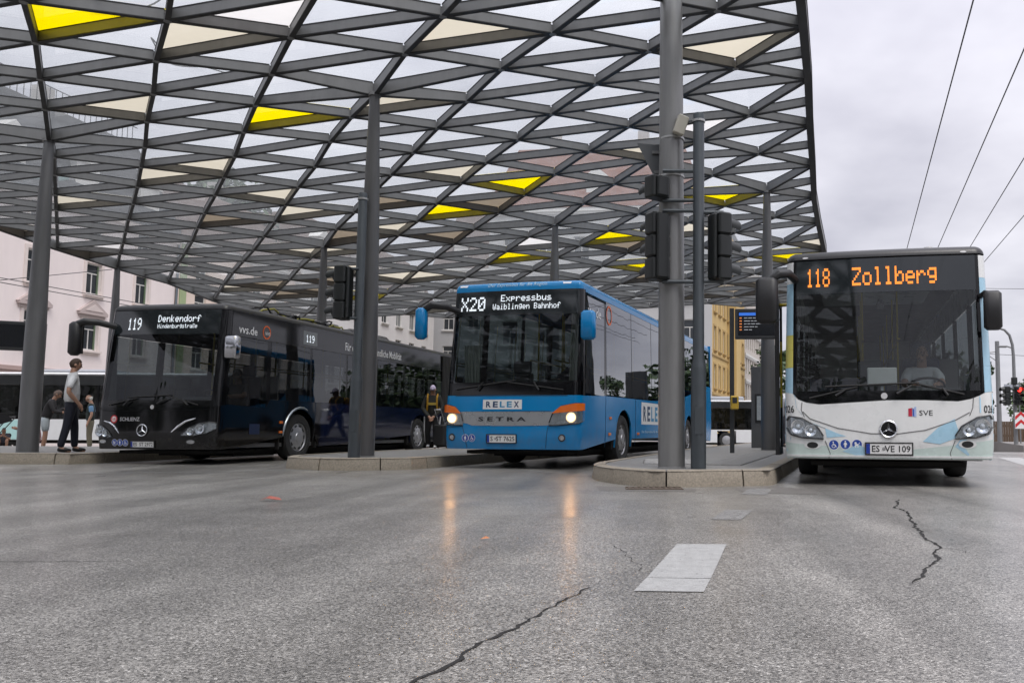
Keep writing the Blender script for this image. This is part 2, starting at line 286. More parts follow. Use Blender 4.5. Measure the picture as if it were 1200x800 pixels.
NODES="-11,-1,-23.67,0.81,6.98;-11,0,-24.65,2.26,7.22;-10,-2,-21.21,0.11,6.57;-10,-1,-22.18,1.55,6.75;-10,0,-23.15,3.00,6.96;-10,1,-24.12,4.45,7.20;-9,-3,-18.76,-0.60,6.24;-9,-2,-19.72,0.85,6.40;-9,-1,-20.69,2.30,6.56;-9,0,-21.66,3.75,6.74;-9,1,-22.63,5.19,6.94;-9,2,-23.60,6.64,7.16;-8,-4,-16.32,-1.31,5.99;-8,-3,-17.27,0.14,6.12;-8,-2,-18.24,1.59,6.25;-8,-1,-19.20,3.04,6.40;-8,0,-20.17,4.49,6.55;-8,1,-21.14,5.94,6.72;-8,2,-22.11,7.38,6.91;-8,3,-23.08,8.83,7.10;-7,-5,-13.88,-2.02,5.76;-7,-4,-14.84,-0.57,5.88;-7,-3,-15.79,0.88,6.01;-7,-2,-16.75,2.33,6.13;-7,-1,-17.71,3.78,6.26;-7,0,-18.68,5.23,6.40;-7,1,-19.64,6.68,6.55;-7,2,-20.61,8.13,6.70;-7,3,-21.58,9.58,6.86;-7,4,-22.56,11.02,7.03;-6,-6,-11.46,-2.73,5.56;-6,-5,-12.41,-1.28,5.68;-6,-4,-13.36,0.17,5.80;-6,-3,-14.32,1.62,5.92;-6,-2,-15.27,3.08,6.04;-6,-1,-16.23,4.53,6.16;-6,0,-17.19,5.98,6.28;-6,1,-18.16,7.43,6.41;-6,2,-19.12,8.87,6.54;-6,3,-20.09,10.32,6.67;-6,4,-21.06,11.77,6.80;-6,5,-22.04,13.22,6.92;-5,-7,-9.05,-3.45,5.35;-5,-6,-10.00,-1.99,5.48;-5,-5,-10.94,-0.54,5.60;-5,-4,-11.89,0.91,5.72;-5,-3,-12.84,2.37,5.84;-5,-2,-13.79,3.82,5.96;-5,-1,-14.75,5.27,6.08;-5,0,-15.71,6.72,6.19;-5,1,-16.67,8.17,6.30;-5,2,-17.63,9.62,6.42;-5,3,-18.60,11.07,6.52;-5,4,-19.57,12.51,6.62;-5,5,-20.54,13.90,6.71;-5,6,-21.52,15.28,6.82;-4,-8,-6.65,-4.17,5.13;-4,-7,-7.59,-2.71,5.27;-4,-6,-8.53,-1.25,5.41;-4,-5,-9.47,0.20,5.54;-4,-4,-10.42,1.65,5.67;-4,-3,-11.37,3.11,5.79;-4,-2,-12.32,4.56,5.91;-4,-1,-13.27,6.01,6.02;-4,0,-14.23,7.46,6.13;-4,1,-15.19,8.91,6.24;-4,2,-16.15,10.36,6.34;-4,3,-17.11,11.81,6.42;-4,4,-18.08,13.21,6.50;-4,5,-19.05,14.60,6.58;-4,6,-20.02,15.97,6.67;-4,7,-20.99,17.34,6.76;-3,-9,-4.26,-4.88,4.96;-3,-8,-5.20,-3.43,5.05;-3,-7,-6.13,-1.97,5.20;-3,-6,-7.07,-0.52,5.34;-3,-5,-8.01,0.94,5.49;-3,-4,-8.95,2.39,5.62;-3,-3,-9.90,3.85,5.75;-3,-2,-10.85,5.30,5.88;-3,-1,-11.80,6.75,6.00;-3,0,-12.75,8.20,6.11;-3,1,-13.71,9.65,6.21;-3,2,-14.66,11.10,6.30;-3,3,-15.63,12.51,6.38;-3,4,-16.60,13.91,6.45;-3,5,-17.56,15.30,6.51;-3,6,-18.53,16.68,6.57;-3,7,-19.50,18.05,6.64;-3,8,-20.46,19.41,6.71;-2,-10,-1.88,-5.61,4.87;-2,-9,-2.81,-4.15,4.95;-2,-8,-3.74,-2.69,5.04;-2,-7,-4.67,-1.24,5.14;-2,-6,-5.61,0.22,5.29;-2,-5,-6.55,1.68,5.45;-2,-4,-7.49,3.13,5.59;-2,-3,-8.43,4.58,5.74;-2,-2,-9.38,6.04,5.87;-2,-1,-10.32,7.49,6.00;-2,0,-11.28,8.94,6.12;-2,1,-12.23,10.39,6.23;-2,2,-13.19,11.81,6.32;-2,3,-14.15,13.22,6.38;-2,4,-15.12,14.62,6.43;-2,5,-16.08,16.01,6.48;-2,6,-17.04,17.39,6.51;-2,7,-18.00,18.76,6.55;-2,8,-18.97,20.12,6.59;-2,9,-19.93,21.47,6.64;-1,-9,-1.36,-3.42,4.95;-1,-8,-2.29,-1.96,5.04;-1,-7,-3.22,-0.50,5.14;-1,-6,-4.15,0.96,5.26;-1,-5,-5.09,2.41,5.43;-1,-4,-6.03,3.87,5.59;-1,-3,-6.96,5.32,5.75;-1,-2,-7.91,6.78,5.90;-1,-1,-8.85,8.23,6.04;-1,0,-9.80,9.69,6.17;-1,1,-10.75,11.12,6.29;-1,2,-11.72,12.54,6.37;-1,3,-12.68,13.95,6.42;-1,4,-13.64,15.36,6.43;-1,5,-14.59,16.74,6.48;-1,6,-15.55,18.12,6.51;-1,7,-16.51,19.49,6.50;-1,8,-17.48,20.85,6.51;-1,9,-18.43,22.20,6.52;-1,10,-19.39,23.54,6.54;0,-8,-0.84,-1.22,5.05;0,-7,-1.77,0.23,5.17;0,-6,-2.70,1.69,5.29;0,-5,-3.63,3.15,5.43;0,-4,-4.57,4.60,5.62;0,-3,-5.50,6.06,5.79;0,-2,-6.44,7.51,5.96;0,-1,-7.38,8.97,6.13;0,0,-8.33,10.42,6.26;0,1,-9.26,11.86,6.39;0,2,-10.24,13.27,6.44;0,3,-11.20,14.68,6.48;0,4,-12.16,16.10,6.45;0,5,-13.08,17.49,6.52;0,6,-14.05,18.85,6.55;0,7,-15.03,20.23,6.47;0,8,-15.99,21.59,6.44;0,9,-16.95,22.94,6.42;0,10,-17.90,24.28,6.40;0,11,-18.86,25.63,6.29;1,-7,-0.32,0.97,5.20;1,-6,-1.25,2.43,5.34;1,-5,-2.17,3.88,5.50;1,-4,-3.11,5.34,5.67;1,-3,-4.04,6.80,5.88;1,-2,-4.98,8.25,6.07;1,-1,-5.93,9.71,6.25;1,0,-6.87,11.15,6.38;1,1,-7.88,12.56,6.44;1,2,-8.80,14.00,6.50;1,3,-9.77,15.40,6.53;1,4,-10.69,16.83,6.52;1,5,-11.63,18.22,6.54;1,6,-12.58,19.61,6.50;1,7,-13.54,20.98,6.45;1,8,-14.52,22.33,6.38;1,9,-15.46,23.68,6.36;1,10,-16.40,25.03,6.32;1,11,-17.35,26.36,6.27;1,12,-18.30,27.70,6.16;2,-6,0.20,3.16,5.41;2,-5,-0.72,4.62,5.58;2,-4,-1.65,6.08,5.78;2,-3,-2.59,7.53,6.01;2,-2,-3.53,9.00,6.22;2,-1,-4.49,10.45,6.38;2,0,-5.46,11.88,6.50;2,1,-6.41,13.31,6.56;2,2,-7.37,14.74,6.60;2,3,-8.29,16.16,6.61;2,4,-9.20,17.59,6.58;2,5,-10.15,18.98,6.55;2,6,-11.09,20.36,6.51;2,7,-12.09,21.72,6.40;2,8,-13.03,23.09,6.34;2,9,-13.95,24.46,6.26;2,10,-14.93,25.79,6.16;2,11,-15.87,27.11,6.15;2,12,-16.82,28.42,6.13;2,13,-17.76,29.76,5.96;3,-5,0.73,5.35,5.70;3,-4,-0.20,6.81,5.93;3,-3,-1.15,8.29,6.17;3,-2,-2.08,9.76,6.37;3,-1,-3.02,11.22,6.50;3,0,-3.99,12.65,6.61;3,1,-4.96,14.10,6.60;3,2,-5.89,15.51,6.68;3,3,-6.84,16.91,6.69;3,4,-7.75,18.35,6.61;3,5,-8.72,19.73,6.54;3,6,-9.65,21.12,6.47;3,7,-10.56,22.52,6.38;3,8,-11.51,23.88,6.28;3,9,-12.46,25.23,6.17;3,10,-13.44,26.56,6.09;3,11,-14.44,27.87,5.95;3,12,-15.42,29.19,5.77;3,13,-16.29,30.53,5.73;3,14,-17.20,31.85,5.64;4,-4,1.23,7.57,6.12;4,-3,0.30,9.05,6.34;4,-2,-0.62,10.52,6.51;4,-1,-1.56,11.98,6.63;4,0,-2.60,13.41,6.71;4,1,-3.50,14.86,6.74;4,2,-4.43,16.28,6.75;4,3,-5.33,17.71,6.73;4,4,-6.26,19.12,6.67;4,5,-7.22,20.51,6.58;4,6,-8.14,21.91,6.50;4,7,-9.14,23.27,6.36;4,8,-10.05,24.66,6.21;4,9,-10.99,26.01,6.10;4,10,-11.93,27.34,6.03;4,11,-12.86,28.69,5.87;4,12,-13.84,30.00,5.71;4,13,-14.76,31.33,5.59;4,14,-15.71,32.69,5.47;4,15,-16.68,34.05,5.39;5,-3,1.75,9.82,6.50;5,-2,0.87,11.29,6.64;5,-1,-0.12,12.76,6.73;5,0,-1.07,14.20,6.80;5,1,-2.03,15.64,6.81;5,2,-2.92,17.07,6.80;5,3,-3.88,18.48,6.76;5,4,-4.78,19.90,6.71;5,5,-5.75,21.30,6.58;5,6,-6.65,22.70,6.47;5,7,-7.61,24.06,6.38;5,8,-8.60,25.43,6.21;5,9,-9.52,26.79,6.06;5,10,-10.45,28.14,5.91;5,11,-11.38,29.48,5.77;5,12,-12.32,30.81,5.62;5,13,-13.28,32.17,5.48;5,14,-14.23,33.52,5.36;5,15,-15.19,34.88,5.27;5,16,-16.15,36.24,5.21;6,-2,2.24,12.07,6.79;6,-1,1.35,13.54,6.81;6,0,0.47,14.97,6.91;6,1,-0.55,16.43,6.86;6,2,-1.47,17.86,6.83;6,3,-2.40,19.28,6.75;6,4,-3.35,20.70,6.65;6,5,-4.27,22.10,6.55;6,6,-5.24,23.48,6.43;6,7,-6.15,24.86,6.31;6,8,-7.10,26.23,6.16;6,9,-8.03,27.59,6.00;6,10,-8.95,28.96,5.80;6,11,-9.90,30.29,5.67;6,12,-10.85,31.64,5.54;6,13,-11.80,33.00,5.40;6,14,-12.76,34.36,5.29;6,15,-13.71,35.72,5.20;6,16,-14.67,37.07,5.12;6,17,-15.63,38.43,5.08;7,-1,2.73,14.32,6.95;7,0,1.84,15.80,6.86;7,1,0.98,17.23,6.86;7,2,-0.12,18.64,6.87;7,3,-1.02,20.07,6.76;7,4,-1.91,21.49,6.65;7,5,-2.83,22.91,6.49;7,6,-3.78,24.28,6.41;7,7,-4.69,25.67,6.26;7,8,-5.61,27.04,6.12;7,9,-6.57,28.40,5.94;7,10,-7.49,29.75,5.78;7,11,-8.44,31.11,5.63;7,12,-9.38,32.47,5.49;7,13,-10.33,33.83,5.37;7,14,-11.28,35.19,5.25;7,15,-12.23,36.55,5.16;7,16,-13.19,37.91,5.08;7,17,-14.15,39.27,5.02;7,18,-15.11,40.62,4.98;8,0,3.19,16.60,6.96;8,1,2.31,18.05,6.85;8,2,1.38,19.47,6.80;8,3,0.45,20.89,6.71;8,4,-0.45,22.31,6.60;8,5,-1.37,23.71,6.46;8,6,-2.32,25.10,6.33;8,7,-3.22,26.48,6.24;8,8,-4.17,27.85,6.07;8,9,-5.07,29.21,5.94;8,10,-6.03,30.58,5.76;8,11,-6.97,31.94,5.60;8,12,-7.92,33.30,5.47;8,13,-8.86,34.66,5.35;8,14,-9.81,36.02,5.24;8,15,-10.76,37.38,5.14;8,16,-11.71,38.74,5.06;8,17,-12.67,40.10,4.99;8,18,-13.63,41.46,4.94;9,1,3.68,18.88,6.85;9,2,2.80,20.31,6.71;9,3,1.87,21.72,6.67;9,4,0.95,23.12,6.57;9,5,0.06,24.53,6.42;9,6,-0.87,25.93,6.28;9,7,-1.77,27.31,6.13;9,8,-2.63,28.70,5.95;9,9,-3.62,30.05,5.86;9,10,-4.57,31.41,5.72;9,11,-5.51,32.77,5.59;9,12,-6.45,34.13,5.47;9,13,-7.39,35.50,5.36;9,14,-8.34,36.86,5.25;9,15,-9.29,38.22,5.15;9,16,-10.24,39.58,5.07;9,17,-11.19,40.93,4.99;10,2,4.15,21.14,6.74;10,3,3.34,22.55,6.58;10,4,2.37,23.96,6.49;10,5,1.51,25.37,6.34;10,6,0.59,26.76,6.21;10,7,-0.32,28.15,6.08;10,8,-1.23,29.52,5.94;10,9,-2.18,30.88,5.83;10,10,-3.12,32.24,5.71;10,11,-4.05,33.60,5.60;10,12,-4.99,34.97,5.49;10,13,-5.93,36.33,5.38;10,14,-6.87,37.69,5.28;10,15,-7.82,39.05,5.18;10,16,-8.77,40.41,5.09;11,3,4.71,23.38,6.63;11,4,3.92,24.81,6.36;11,5,3.01,26.21,6.25;11,6,2.06,27.61,6.15;11,7,1.12,28.97,6.04;11,8,0.19,30.34,5.93;11,9,-0.73,31.70,5.82;11,10,-1.66,33.07,5.71;11,11,-2.60,34.43,5.61;11,12,-3.53,35.80,5.51;11,13,-4.47,37.16,5.41;11,14,-5.41,38.52,5.31;11,15,-6.35,39.88,5.22;12,4,5.34,25.65,6.33;12,5,4.42,27.07,6.21;12,6,3.48,28.43,6.11;12,7,2.56,29.80,6.01;12,8,1.64,31.17,5.91;12,9,0.72,32.53,5.81;12,10,-0.21,33.90,5.72;12,11,-1.14,35.26,5.63;12,12,-2.07,36.62,5.54;12,13,-3.01,37.99,5.45;12,14,-3.94,39.35,5.35;13,5,5.84,27.89,6.18;13,6,4.92,29.26,6.08;13,7,4.00,30.63,5.99;13,8,3.08,31.99,5.90;13,9,2.16,33.36,5.82;13,10,1.24,34.72,5.73;13,11,0.31,36.09,5.65;13,12,-0.62,37.45,5.57;13,13,-1.55,38.82,5.48;14,6,6.36,30.08,6.06;14,7,5.44,31.45,5.98;14,8,4.53,32.82,5.90;14,9,3.61,34.18,5.82;14,10,2.68,35.55,5.75;14,11,1.76,36.92,5.68;14,12,0.83,38.28,5.60;15,7,6.88,32.27,5.98;15,8,5.96,33.64,5.90;15,9,5.05,35.01,5.84;15,10,4.13,36.38,5.77;15,11,3.21,37.74,5.70;16,8,7.40,34.47,5.91;16,9,6.49,35.84,5.85;16,10,5.57,37.20,5.79;17,9,7.92,36.66,5.87"
# ================================================================ buses
# local frame of a bus: x = towards its driver's side (image right), y = back from the front, z up
class Surf:
    def __init__(s, W=1.275, L=12, H=3.05, rc=.22, bulge=.06, rake=((0, 0),), tum=((0, 0),), rr=.16):
        s.W, s.L, s.H, s.rr = W, L, H, rr; s.rake = rake; s.tum = tum
        u1 = W-rc; P = []
        for i in range(25):
            u = u1*i/24; P.append((u, bulge*(u/u1)**2))
        for i in range(1, 17):
            t = R(90*i/16); P.append((u1+rc*math.sin(t), bulge+rc*(1-math.cos(t))))
        P.append((W, L))
        P = np.array(P); d = np.hypot(*np.diff(P, axis=0).T); s.S = np.r_[0, np.cumsum(d)]; s.Pt = P
        T = np.gradient(P, s.S, axis=0); T /= np.hypot(*T.T)[:, None]; s.Nn = np.stack([T[:, 1], -T[:, 0]], 1); s.Nn[-1] = (1, 0); s.Nn[-2] = (1, 0)
        s.s1 = s.S[24]; s.s2 = s.S[40]; s.vc = P[40, 1]; s.smax = s.S[-1]
    def sv(s, v): return s.s2+(v-s.vc)
    def P(s, q, z, off=0.):
        a = abs(q); u = np.interp(a, s.S, s.Pt[:, 0]); v = np.interp(a, s.S, s.Pt[:, 1])
        nx = np.interp(a, s.S, s.Nn[:, 0]); ny = np.interp(a, s.S, s.Nn[:, 1])
        ins = np.interp(z, [t[0] for t in s.tum], [t[1] for t in s.tum])-off
        e = z-(s.H-s.rr)
        if e > 0: ins += s.rr-math.sqrt(max(0, s.rr**2-min(e, s.rr)**2))
        u -= nx*ins; v -= ny*ins
        v += np.interp(z, [t[0] for t in s.rake], [t[1] for t in s.rake])*max(0, 1-v/2.2)
        return Vector((u if q >= 0 else -u, v, z))
    def breaks(s, a, b, extra=()):
        out = {a, b}
        for c in list(s.S[0:25:3])+list(s.S[24:41:2])+[s.s2+x for x in (.5, 1.2, 2.2, 4, 6, 8, 10, 13, 16)]:
            for q in (c, -c):
                if a < q < b: out.add(float(q))
        for q in extra:
            if a < q < b: out.add(float(q))
        o = sorted(out); return [o[0]]+[o[i] for i in range(1, len(o)) if o[i]-o[i-1] > 1e-4]
def fz(f, q):
    if isinstance(f, (int, float)): return f
    return float(np.interp(q, [p[0] for p in f], [p[1] for p in f]))
def patch(S, mb, s0, s1, zb, zt, off=0., nz=4, thick=.02, mi=0):
    ex = []
    for f in (zb, zt):
        if not isinstance(f, (int, float)): ex += [p[0] for p in f]
    qs = S.breaks(s0, s1, ex); n = len(qs); vs = []
    for q in qs:
        a, b = fz(zb, q), fz(zt, q)
        for j in range(nz+1):
            t = j/nz; vs.append(S.P(q, a+(b-a)*t, off))
    m = nz+1; fs = [(i*m+j, (i+1)*m+j, (i+1)*m+j+1, i*m+j+1) for i in range(n-1) for j in range(nz)]
    if thick:
        loop = [i*m for i in range(n)]+[(n-1)*m+j for j in range(1, m)]+[i*m+nz for i in range(n-2, -1, -1)]+[j for j in range(nz-1, 0, -1)]
        b0 = len(vs); lp = []
        for k in loop:
            i, j = divmod(k, m); q = qs[i]; a, b = fz(zb, q), fz(zt, q); lp.append(S.P(q, a+(b-a)*j/nz, off-thick))
        vs += lp; L = len(loop); fs += [(loop[i], b0+i, b0+(i+1) % L, loop[(i+1) % L]) for i in range(L)]
    mb.add(vs, fs, mi); return mb
def decal(S, mb, vf, s0, s1, z0, z1, off=.004, mi=0, flip=False):
    v, f = vf
    mb.add([S.P(s0+(s1-s0)*a, z0+(z1-z0)*b, off) for a, b in v], f, mi); return mb
def shape(S, mb, pts, off=.004, mi=0):
    """polygon outline given in surface coordinates"""
    mb.add([S.P(a, b, off) for a, b in pts], [tuple(range(len(pts)))], mi); return mb
def disc(S, mb, s, z, r, off=.004, n=20, mi=0, r0=0.):
    if r0 <= 0: return shape(S, mb, [(s+r*math.cos(2*math.pi*i/n), z+r*math.sin(2*math.pi*i/n)) for i in range(n)], off, mi)
    a = [S.P(s+r*math.cos(2*math.pi*i/n), z+r*math.sin(2*math.pi*i/n), off) for i in range(n)]+[S.P(s+r0*math.cos(2*math.pi*i/n), z+r0*math.sin(2*math.pi*i/n), off) for i in range(n)]
    mb.add(a, [(i, (i+1) % n, n+(i+1) % n, n+i) for i in range(n)], mi); return mb
def led(S, parent, rows, m):
    """dot matrix lettering: rows of (text, s0, s1, z0, z1)"""
    mb = MB()
    for tx, s0, s1, z0, z1 in rows:
        cells, W = led_cells(tx); dx = (s1-s0)/W; dz = (z1-z0)/7
        for a, b in cells:
            for i in (0, 1):
                for j in (0, 1):
                    x = s0+(a+.5*i+.02)*dx; z = z0+(b+.5*j+.02)*dz
                    q = [S.P(x, z, .006), S.P(x+dx*.40, z, .006), S.P(x+dx*.40, z+dz*.42, .006), S.P(x, z+dz*.42, .006)]
                    mb.add(q, [(0, 1, 2, 3)])
    return tag(mb.build('led_lettering', m, parent, fix=False), kind='stuff')

PAINT = dict(rough=.28, coat=.6, var=.05, rvar=.05, grime=.18)
M_RUB = mat('black_rubber', (.018, .018, .018), .8, var=.3, bump=.2)
M_BLK = mat('black_trim', (.012, .012, .013), .45, var=.3)
M_BLKG = mat('black_gloss_panel', (.004, .004, .005), .07, var=.2, spec=.4, rvar=.03)
M_UND = mat('underbody_grime', (.012, .011, .01), .9)
M_CHR = mat('chrome', (.75, .76, .78), .12, 1., rvar=.05)
M_RIM = mat('wheel_steel', (.42, .42, .43), .38, .75, var=.25, vscale=9)
M_RIMD = mat('dark_wheel_steel', (.05, .05, .05), .5, .5)
M_SEAT = mat('seat_fabric', (.03, .045, .09), .9, bump=.3, bscale=200)
M_GREY = mat('interior_grey', (.16, .16, .16), .6)
M_RAIL = mat('yellow_handrail', (.55, .42, .03), .4)
M_WHT = mat('white_lettering', (.8, .8, .8), .4, var=.03)
M_PLT = mat('plate_white', (.75, .75, .74), .35, var=.05)
M_INK = mat('black_lettering', (.01, .01, .012), .5)
M_EUB = mat('plate_blue', (.01, .04, .3), .4)
M_SGN = mat('pictogram_blue', (.015, .06, .32), .4)
M_AMB = mat('amber_lens', (.7, .16, .01), .2, coat=.5)
M_ORG = mat('orange_indicator', (.75, .15, .01), .22, coat=.6)
M_LENS = glass('headlight_cover', (.85, .88, .9), 1.45, .0, dirt=.03)
M_WSC = glass('windscreen_glass', (.70, .75, .74), 1.48, .0, dirt=.03, dirtcol=(.30, .31, .31))
M_WSD = glass('dark_windscreen_glass', (.46, .51, .50), 1.48, .0, dirt=.008, dirtcol=(.25, .25, .25))
M_SGL = glass('tinted_side_glass', (.22, .24, .25), 1.75, .0, dirt=.008, dirtcol=(.2, .2, .2))
M_SGB = glass('mirrored_side_glass', (.16, .19, .2), 3.1, .0, dirt=.008, dirtcol=(.2, .2, .2))
M_LEDA = mat('amber_led', (1, .3, .04), .5, emit=.85, ecol=(1, .25, .025), var=0)
M_LEDW = mat('white_led', (.9, .95, 1), .5, emit=.6, ecol=(.86, .93, 1), var=0)
M_HOT = mat('lit_headlamp', (1, .75, .45), .4, emit=75, ecol=(1, .50, .19), var=0)
M_GLOWR = mat('glowing_reflector', (.8, .75, .6), .2, .6, emit=.9, ecol=(1, .62, .30), var=.3, vscale=30)  # the bulb's glow is put into the bowl material as emission
M_MIRR = mat('mirror_face', (.8, .8, .8), .02, 1., var=0, rvar=0)

def wheel_mesh(style):
    t = MB(); t.lathe([(.30, -.12), (.46, -.14), (.485, -.11), (.49, -.05), (.49, .05), (.485, .11), (.46, .14), (.34, .15), (.30, .13)], 40, 'x')
    r_ = MB()
    r_.lathe([(.0, .02), (.10, .03), (.11, .035)], 32, 'x')
    if style == 'cover':
        r_.lathe([(.0, .155), (.09, .15), (.10, .135), (.20, .125), (.27, .105), (.30, .10), (.335, .145), (.345, .15)], 40, 'x')
        d = MB()
        for k in range(10):
            a = 2*math.pi*k/10; m = Matrix.Rotation(a, 4, 'X')
            d.rbox(.112, .124, .215, .262, -.042, .042, .012, m=m, axis='x')
    else:
        r_.lathe([(.0, .165), (.06, .16), (.075, .13), (.15, .115), (.165, .08), (.235, .06), (.27, .075), (.31, .12), (.345, .15)], 40, 'x')
        d = MB()
        for k in range(10):
            a = 2*math.pi*k/10; y, z = .2*math.cos(a), .2*math.sin(a)
            d.tube([(.07, y, z), (.10, y, z)], .018, 6)
    h = MB(); h.lathe([(.0, -.1), (.33, -.1), (.33, .05), (.0, .05)], 24, 'x')
    return (t.mesh('tyre', M_RUB, True), r_.mesh('rim', M_RIM, True, 30), d.mesh('wheel_bolts', M_RIMD if style == 'cover' else M_RIM, True), h.mesh('hub', M_RIMD))
WM = {k: wheel_mesh(k) for k in ('cover', 'steel')}
def put_wheel(root, x, y, style):
    t = child('wheel', WM[style][0], root, (x, y, .49), (0, 0, 0 if x > 0 else math.pi))
    child('rim', WM[style][1], t); tag(child('wheel_bolts', WM[style][2], t), kind='stuff'); child('hub', WM[style][3], t)

def seat_mesh():
    m = MB(); m.rbox(-.21, .21, -.22, .22, .40, .50, .05); m.rbox(-.21, .21, .17, .26, .47, 1.12, .04)
    m.box(-.03, .03, -.1, .1, .0, .40, 1); return m.mesh('seat', [M_SEAT, M_BLK], True)
SEAT = seat_mesh()

def arch(sc, r=.58, zc=.50, z0=.33):
    """lower edge polyline with a round wheel arch centred on s=sc"""
    a = math.acos(0) ; pts = []
    half = math.sqrt(r*r-(zc-z0)**2)
    pts.append((sc-half-.001, z0))
    for i in range(0, 13):
        t = math.pi-math.pi*i/12
        pts.append((sc+r*math.cos(t), max(z0+.001, zc+r*math.sin(t))))
    pts.append((sc+half+.001, z0))
    return sorted(pts)

def number_plate(S, root, s0, s1, z0, z1, text):
    p = MB(); patch(S, p, s0, s1, z0, z1, .018, 1, .016)
    o = p.build('number_plate', M_PLT, root)
    b = MB(); shape(S, b, [(s0+.004, z0+.006), (s0+(s1-s0)*.09, z0+.006), (s0+(s1-s0)*.09, z1-.006), (s0+.004, z1-.006)], .0195)
    b.build('country_band', M_EUB, o)
    t = MB(); L = s1-s0; decal(S, t, text2d(text, .012), s0+L*.13, s1-L*.04, z0+(z1-z0)*.2, z1-(z1-z0)*.2, .020)
    tag(t.build('plate_lettering', M_INK, o), kind='stuff')
    f = MB()
    for (a, b_, c, d) in ((s0-.012, s1+.012, z0-.012, z0+.003), (s0-.012, s1+.012, z1-.003, z1+.012), (s0-.012, s0+.003, z0+.003, z1-.003), (s1-.003, s1+.012, z0+.003, z1-.003)):
        patch(S, f, a, b_, c, d, .022, 1, .02)
    f.build('plate_frame', M_BLK, o)

def pictograms(S, root, items, r):
    for kind, s, z in items:
        b = MB(); disc(S, b, s, z, r, .004); disc(S, b, s, z, r*1.1, .0035, mi=1)
        o = b.build('access_sticker', [M_SGN, M_WHT], root)
        g = MB()
        def p(pts): shape(S, g, [(s+a*r, z+b_*r) for a, b_ in pts], .0055)
        if kind == 'chair':
            disc(S, g, s-.1*r, z+.55*r, .14*r, .0055, 10); disc(S, g, s-.02*r, z-.25*r, .42*r, .0055, 18, r0=.30*r)
            p([(-.18, .4), (-.02, .4), (.02, -.1), (-.14, -.1)]); p([(-.1, 0), (.35, 0), (.35, -.12), (-.1, -.12)]); p([(.25, 0), (.37, 0), (.6, -.5), (.47, -.52)])
        elif kind == 'person':
            disc(S, g, s, z+.6*r, .15*r, .0055, 10); p([(-.2, .4), (.2, .4), (.2, -.1), (.15, -.7), (.03, -.7), (0, -.15), (-.03, -.7), (-.15, -.7), (-.2, -.1)])
            p([(-.2, .4), (-.4, -.1), (-.3, -.13), (-.16, .15)]); p([(.2, .4), (.4, -.1), (.3, -.13), (.16, .15)])
        else:
            p([(-.5, .1), (.3, .1), (.2, -.25), (-.35, -.25)]); p([(-.5, .15), (-.45, .5), (-.15, .5), (0, .15)]); p([(.3, .1), (.55, .45), (.62, .4), (.4, .02)])
            disc(S, g, s-.3*r, z-.45*r, .15*r, .0055, 10); disc(S, g, s+.2*r, z-.45*r, .15*r, .0055, 10)
        tag(g.build('pictogram', M_WHT, o), kind='stuff')

def star_badge(S, root, s, z, r, m=None):
    b = MB(); disc(S, b, s, z, r, .012, 28)
    o = b.build('badge', M_BLKG, root)
    g = MB(); pts = [S.P(s+r*math.cos(2*math.pi*i/28), z+r*math.sin(2*math.pi*i/28), .018) for i in range(29)]
    g.tube(pts, r*.10, 6, caps=False)
    for k in range(3):
        a = R(90+120*k)
        def q(rad, an, off): return S.P(s+rad*math.cos(an), z+rad*math.sin(an), off)
        vs = [q(r*.95, a, .016), q(r*.16, a+R(60), .016), q(r*.16, a-R(60), .016), q(r*.06, a, .034), q(0, a, .03)]
        g.add(vs, [(0, 1, 3), (0, 3, 2), (1, 4, 3), (2, 3, 4)])
    g.build('star', M_CHR, o, True, 20)

def headlamp(S, root, low, up, s0, s1, lit=None, bowls=(), amber=None, facing=1):
    """recessed housing, chrome bowls that glow by themselves when lit, clear cover"""
    h = MB(); patch(S, h, s0, s1, low, up, .003, 4, 0); o = h.build('headlight', mat('lamp_housing', (.48, .49, .50), .22, .85, var=.45, vscale=22), root, True)
    c = MB(); patch(S, c, s0, s1, low, up, .042, 4, .040); c.build('lamp_cover', M_LENS, o, True)
    g = MB(); 
    qs = S.breaks(s0, s1, [p[0] for p in low]+[p[0] for p in up])
    for f in (low, up):
        g.tube([S.P(q, fz(f, q), .012) for q in qs], .010, 5)
    g.build('lamp_seal', M_BLK, o)
    for (s, z, r) in bowls:
        p = S.P(s, z, .026); b = MB(); b.lathe([(0, .018), (r*.35, .016), (r*.7, 0.006), (r, -.012), (r*1.08, -.012), (r*1.1, .02)], 20, 'y')
        bo = b.build('reflector', M_GLOWR if lit else M_CHR, o, True, loc=p)
        k_ = 1.5 if lit else 1; l = MB(); l.lathe([(0, -.008), (r*.2*k_, -.006), (r*.34*k_, .0), (r*.34*k_, .012)], 14, 'y')
        l.build('lamp_bulb', M_HOT if lit else mat('unlit_bulb', (.7, .72, .74), .1, .3), bo, True)
    if amber:
        a = MB(); patch(S, a, s0 if amber[3] is None else amber[3][0], s1 if amber[3] is None else amber[3][1], amber[0], amber[1], .046, 3, .03); a.build('indicator', amber[2], o, True)
    return o

def wiper(S, root, pts, blade):
    m = MB(); m.tube([S.P(a, b, .05) for a, b in pts], [.018]+[.011]*(len(pts)-1), 6)
    o = m.build('wiper', M_BLK, root, True)
    b = MB(); n = 10
    b.tube([S.P(blade[0][0]+(blade[1][0]-blade[0][0])*i/n, blade[0][1]+(blade[1][1]-blade[0][1])*i/n, .022) for i in range(n+1)], .012, 5)
    b.build('wiper_blade', M_RUB, o)

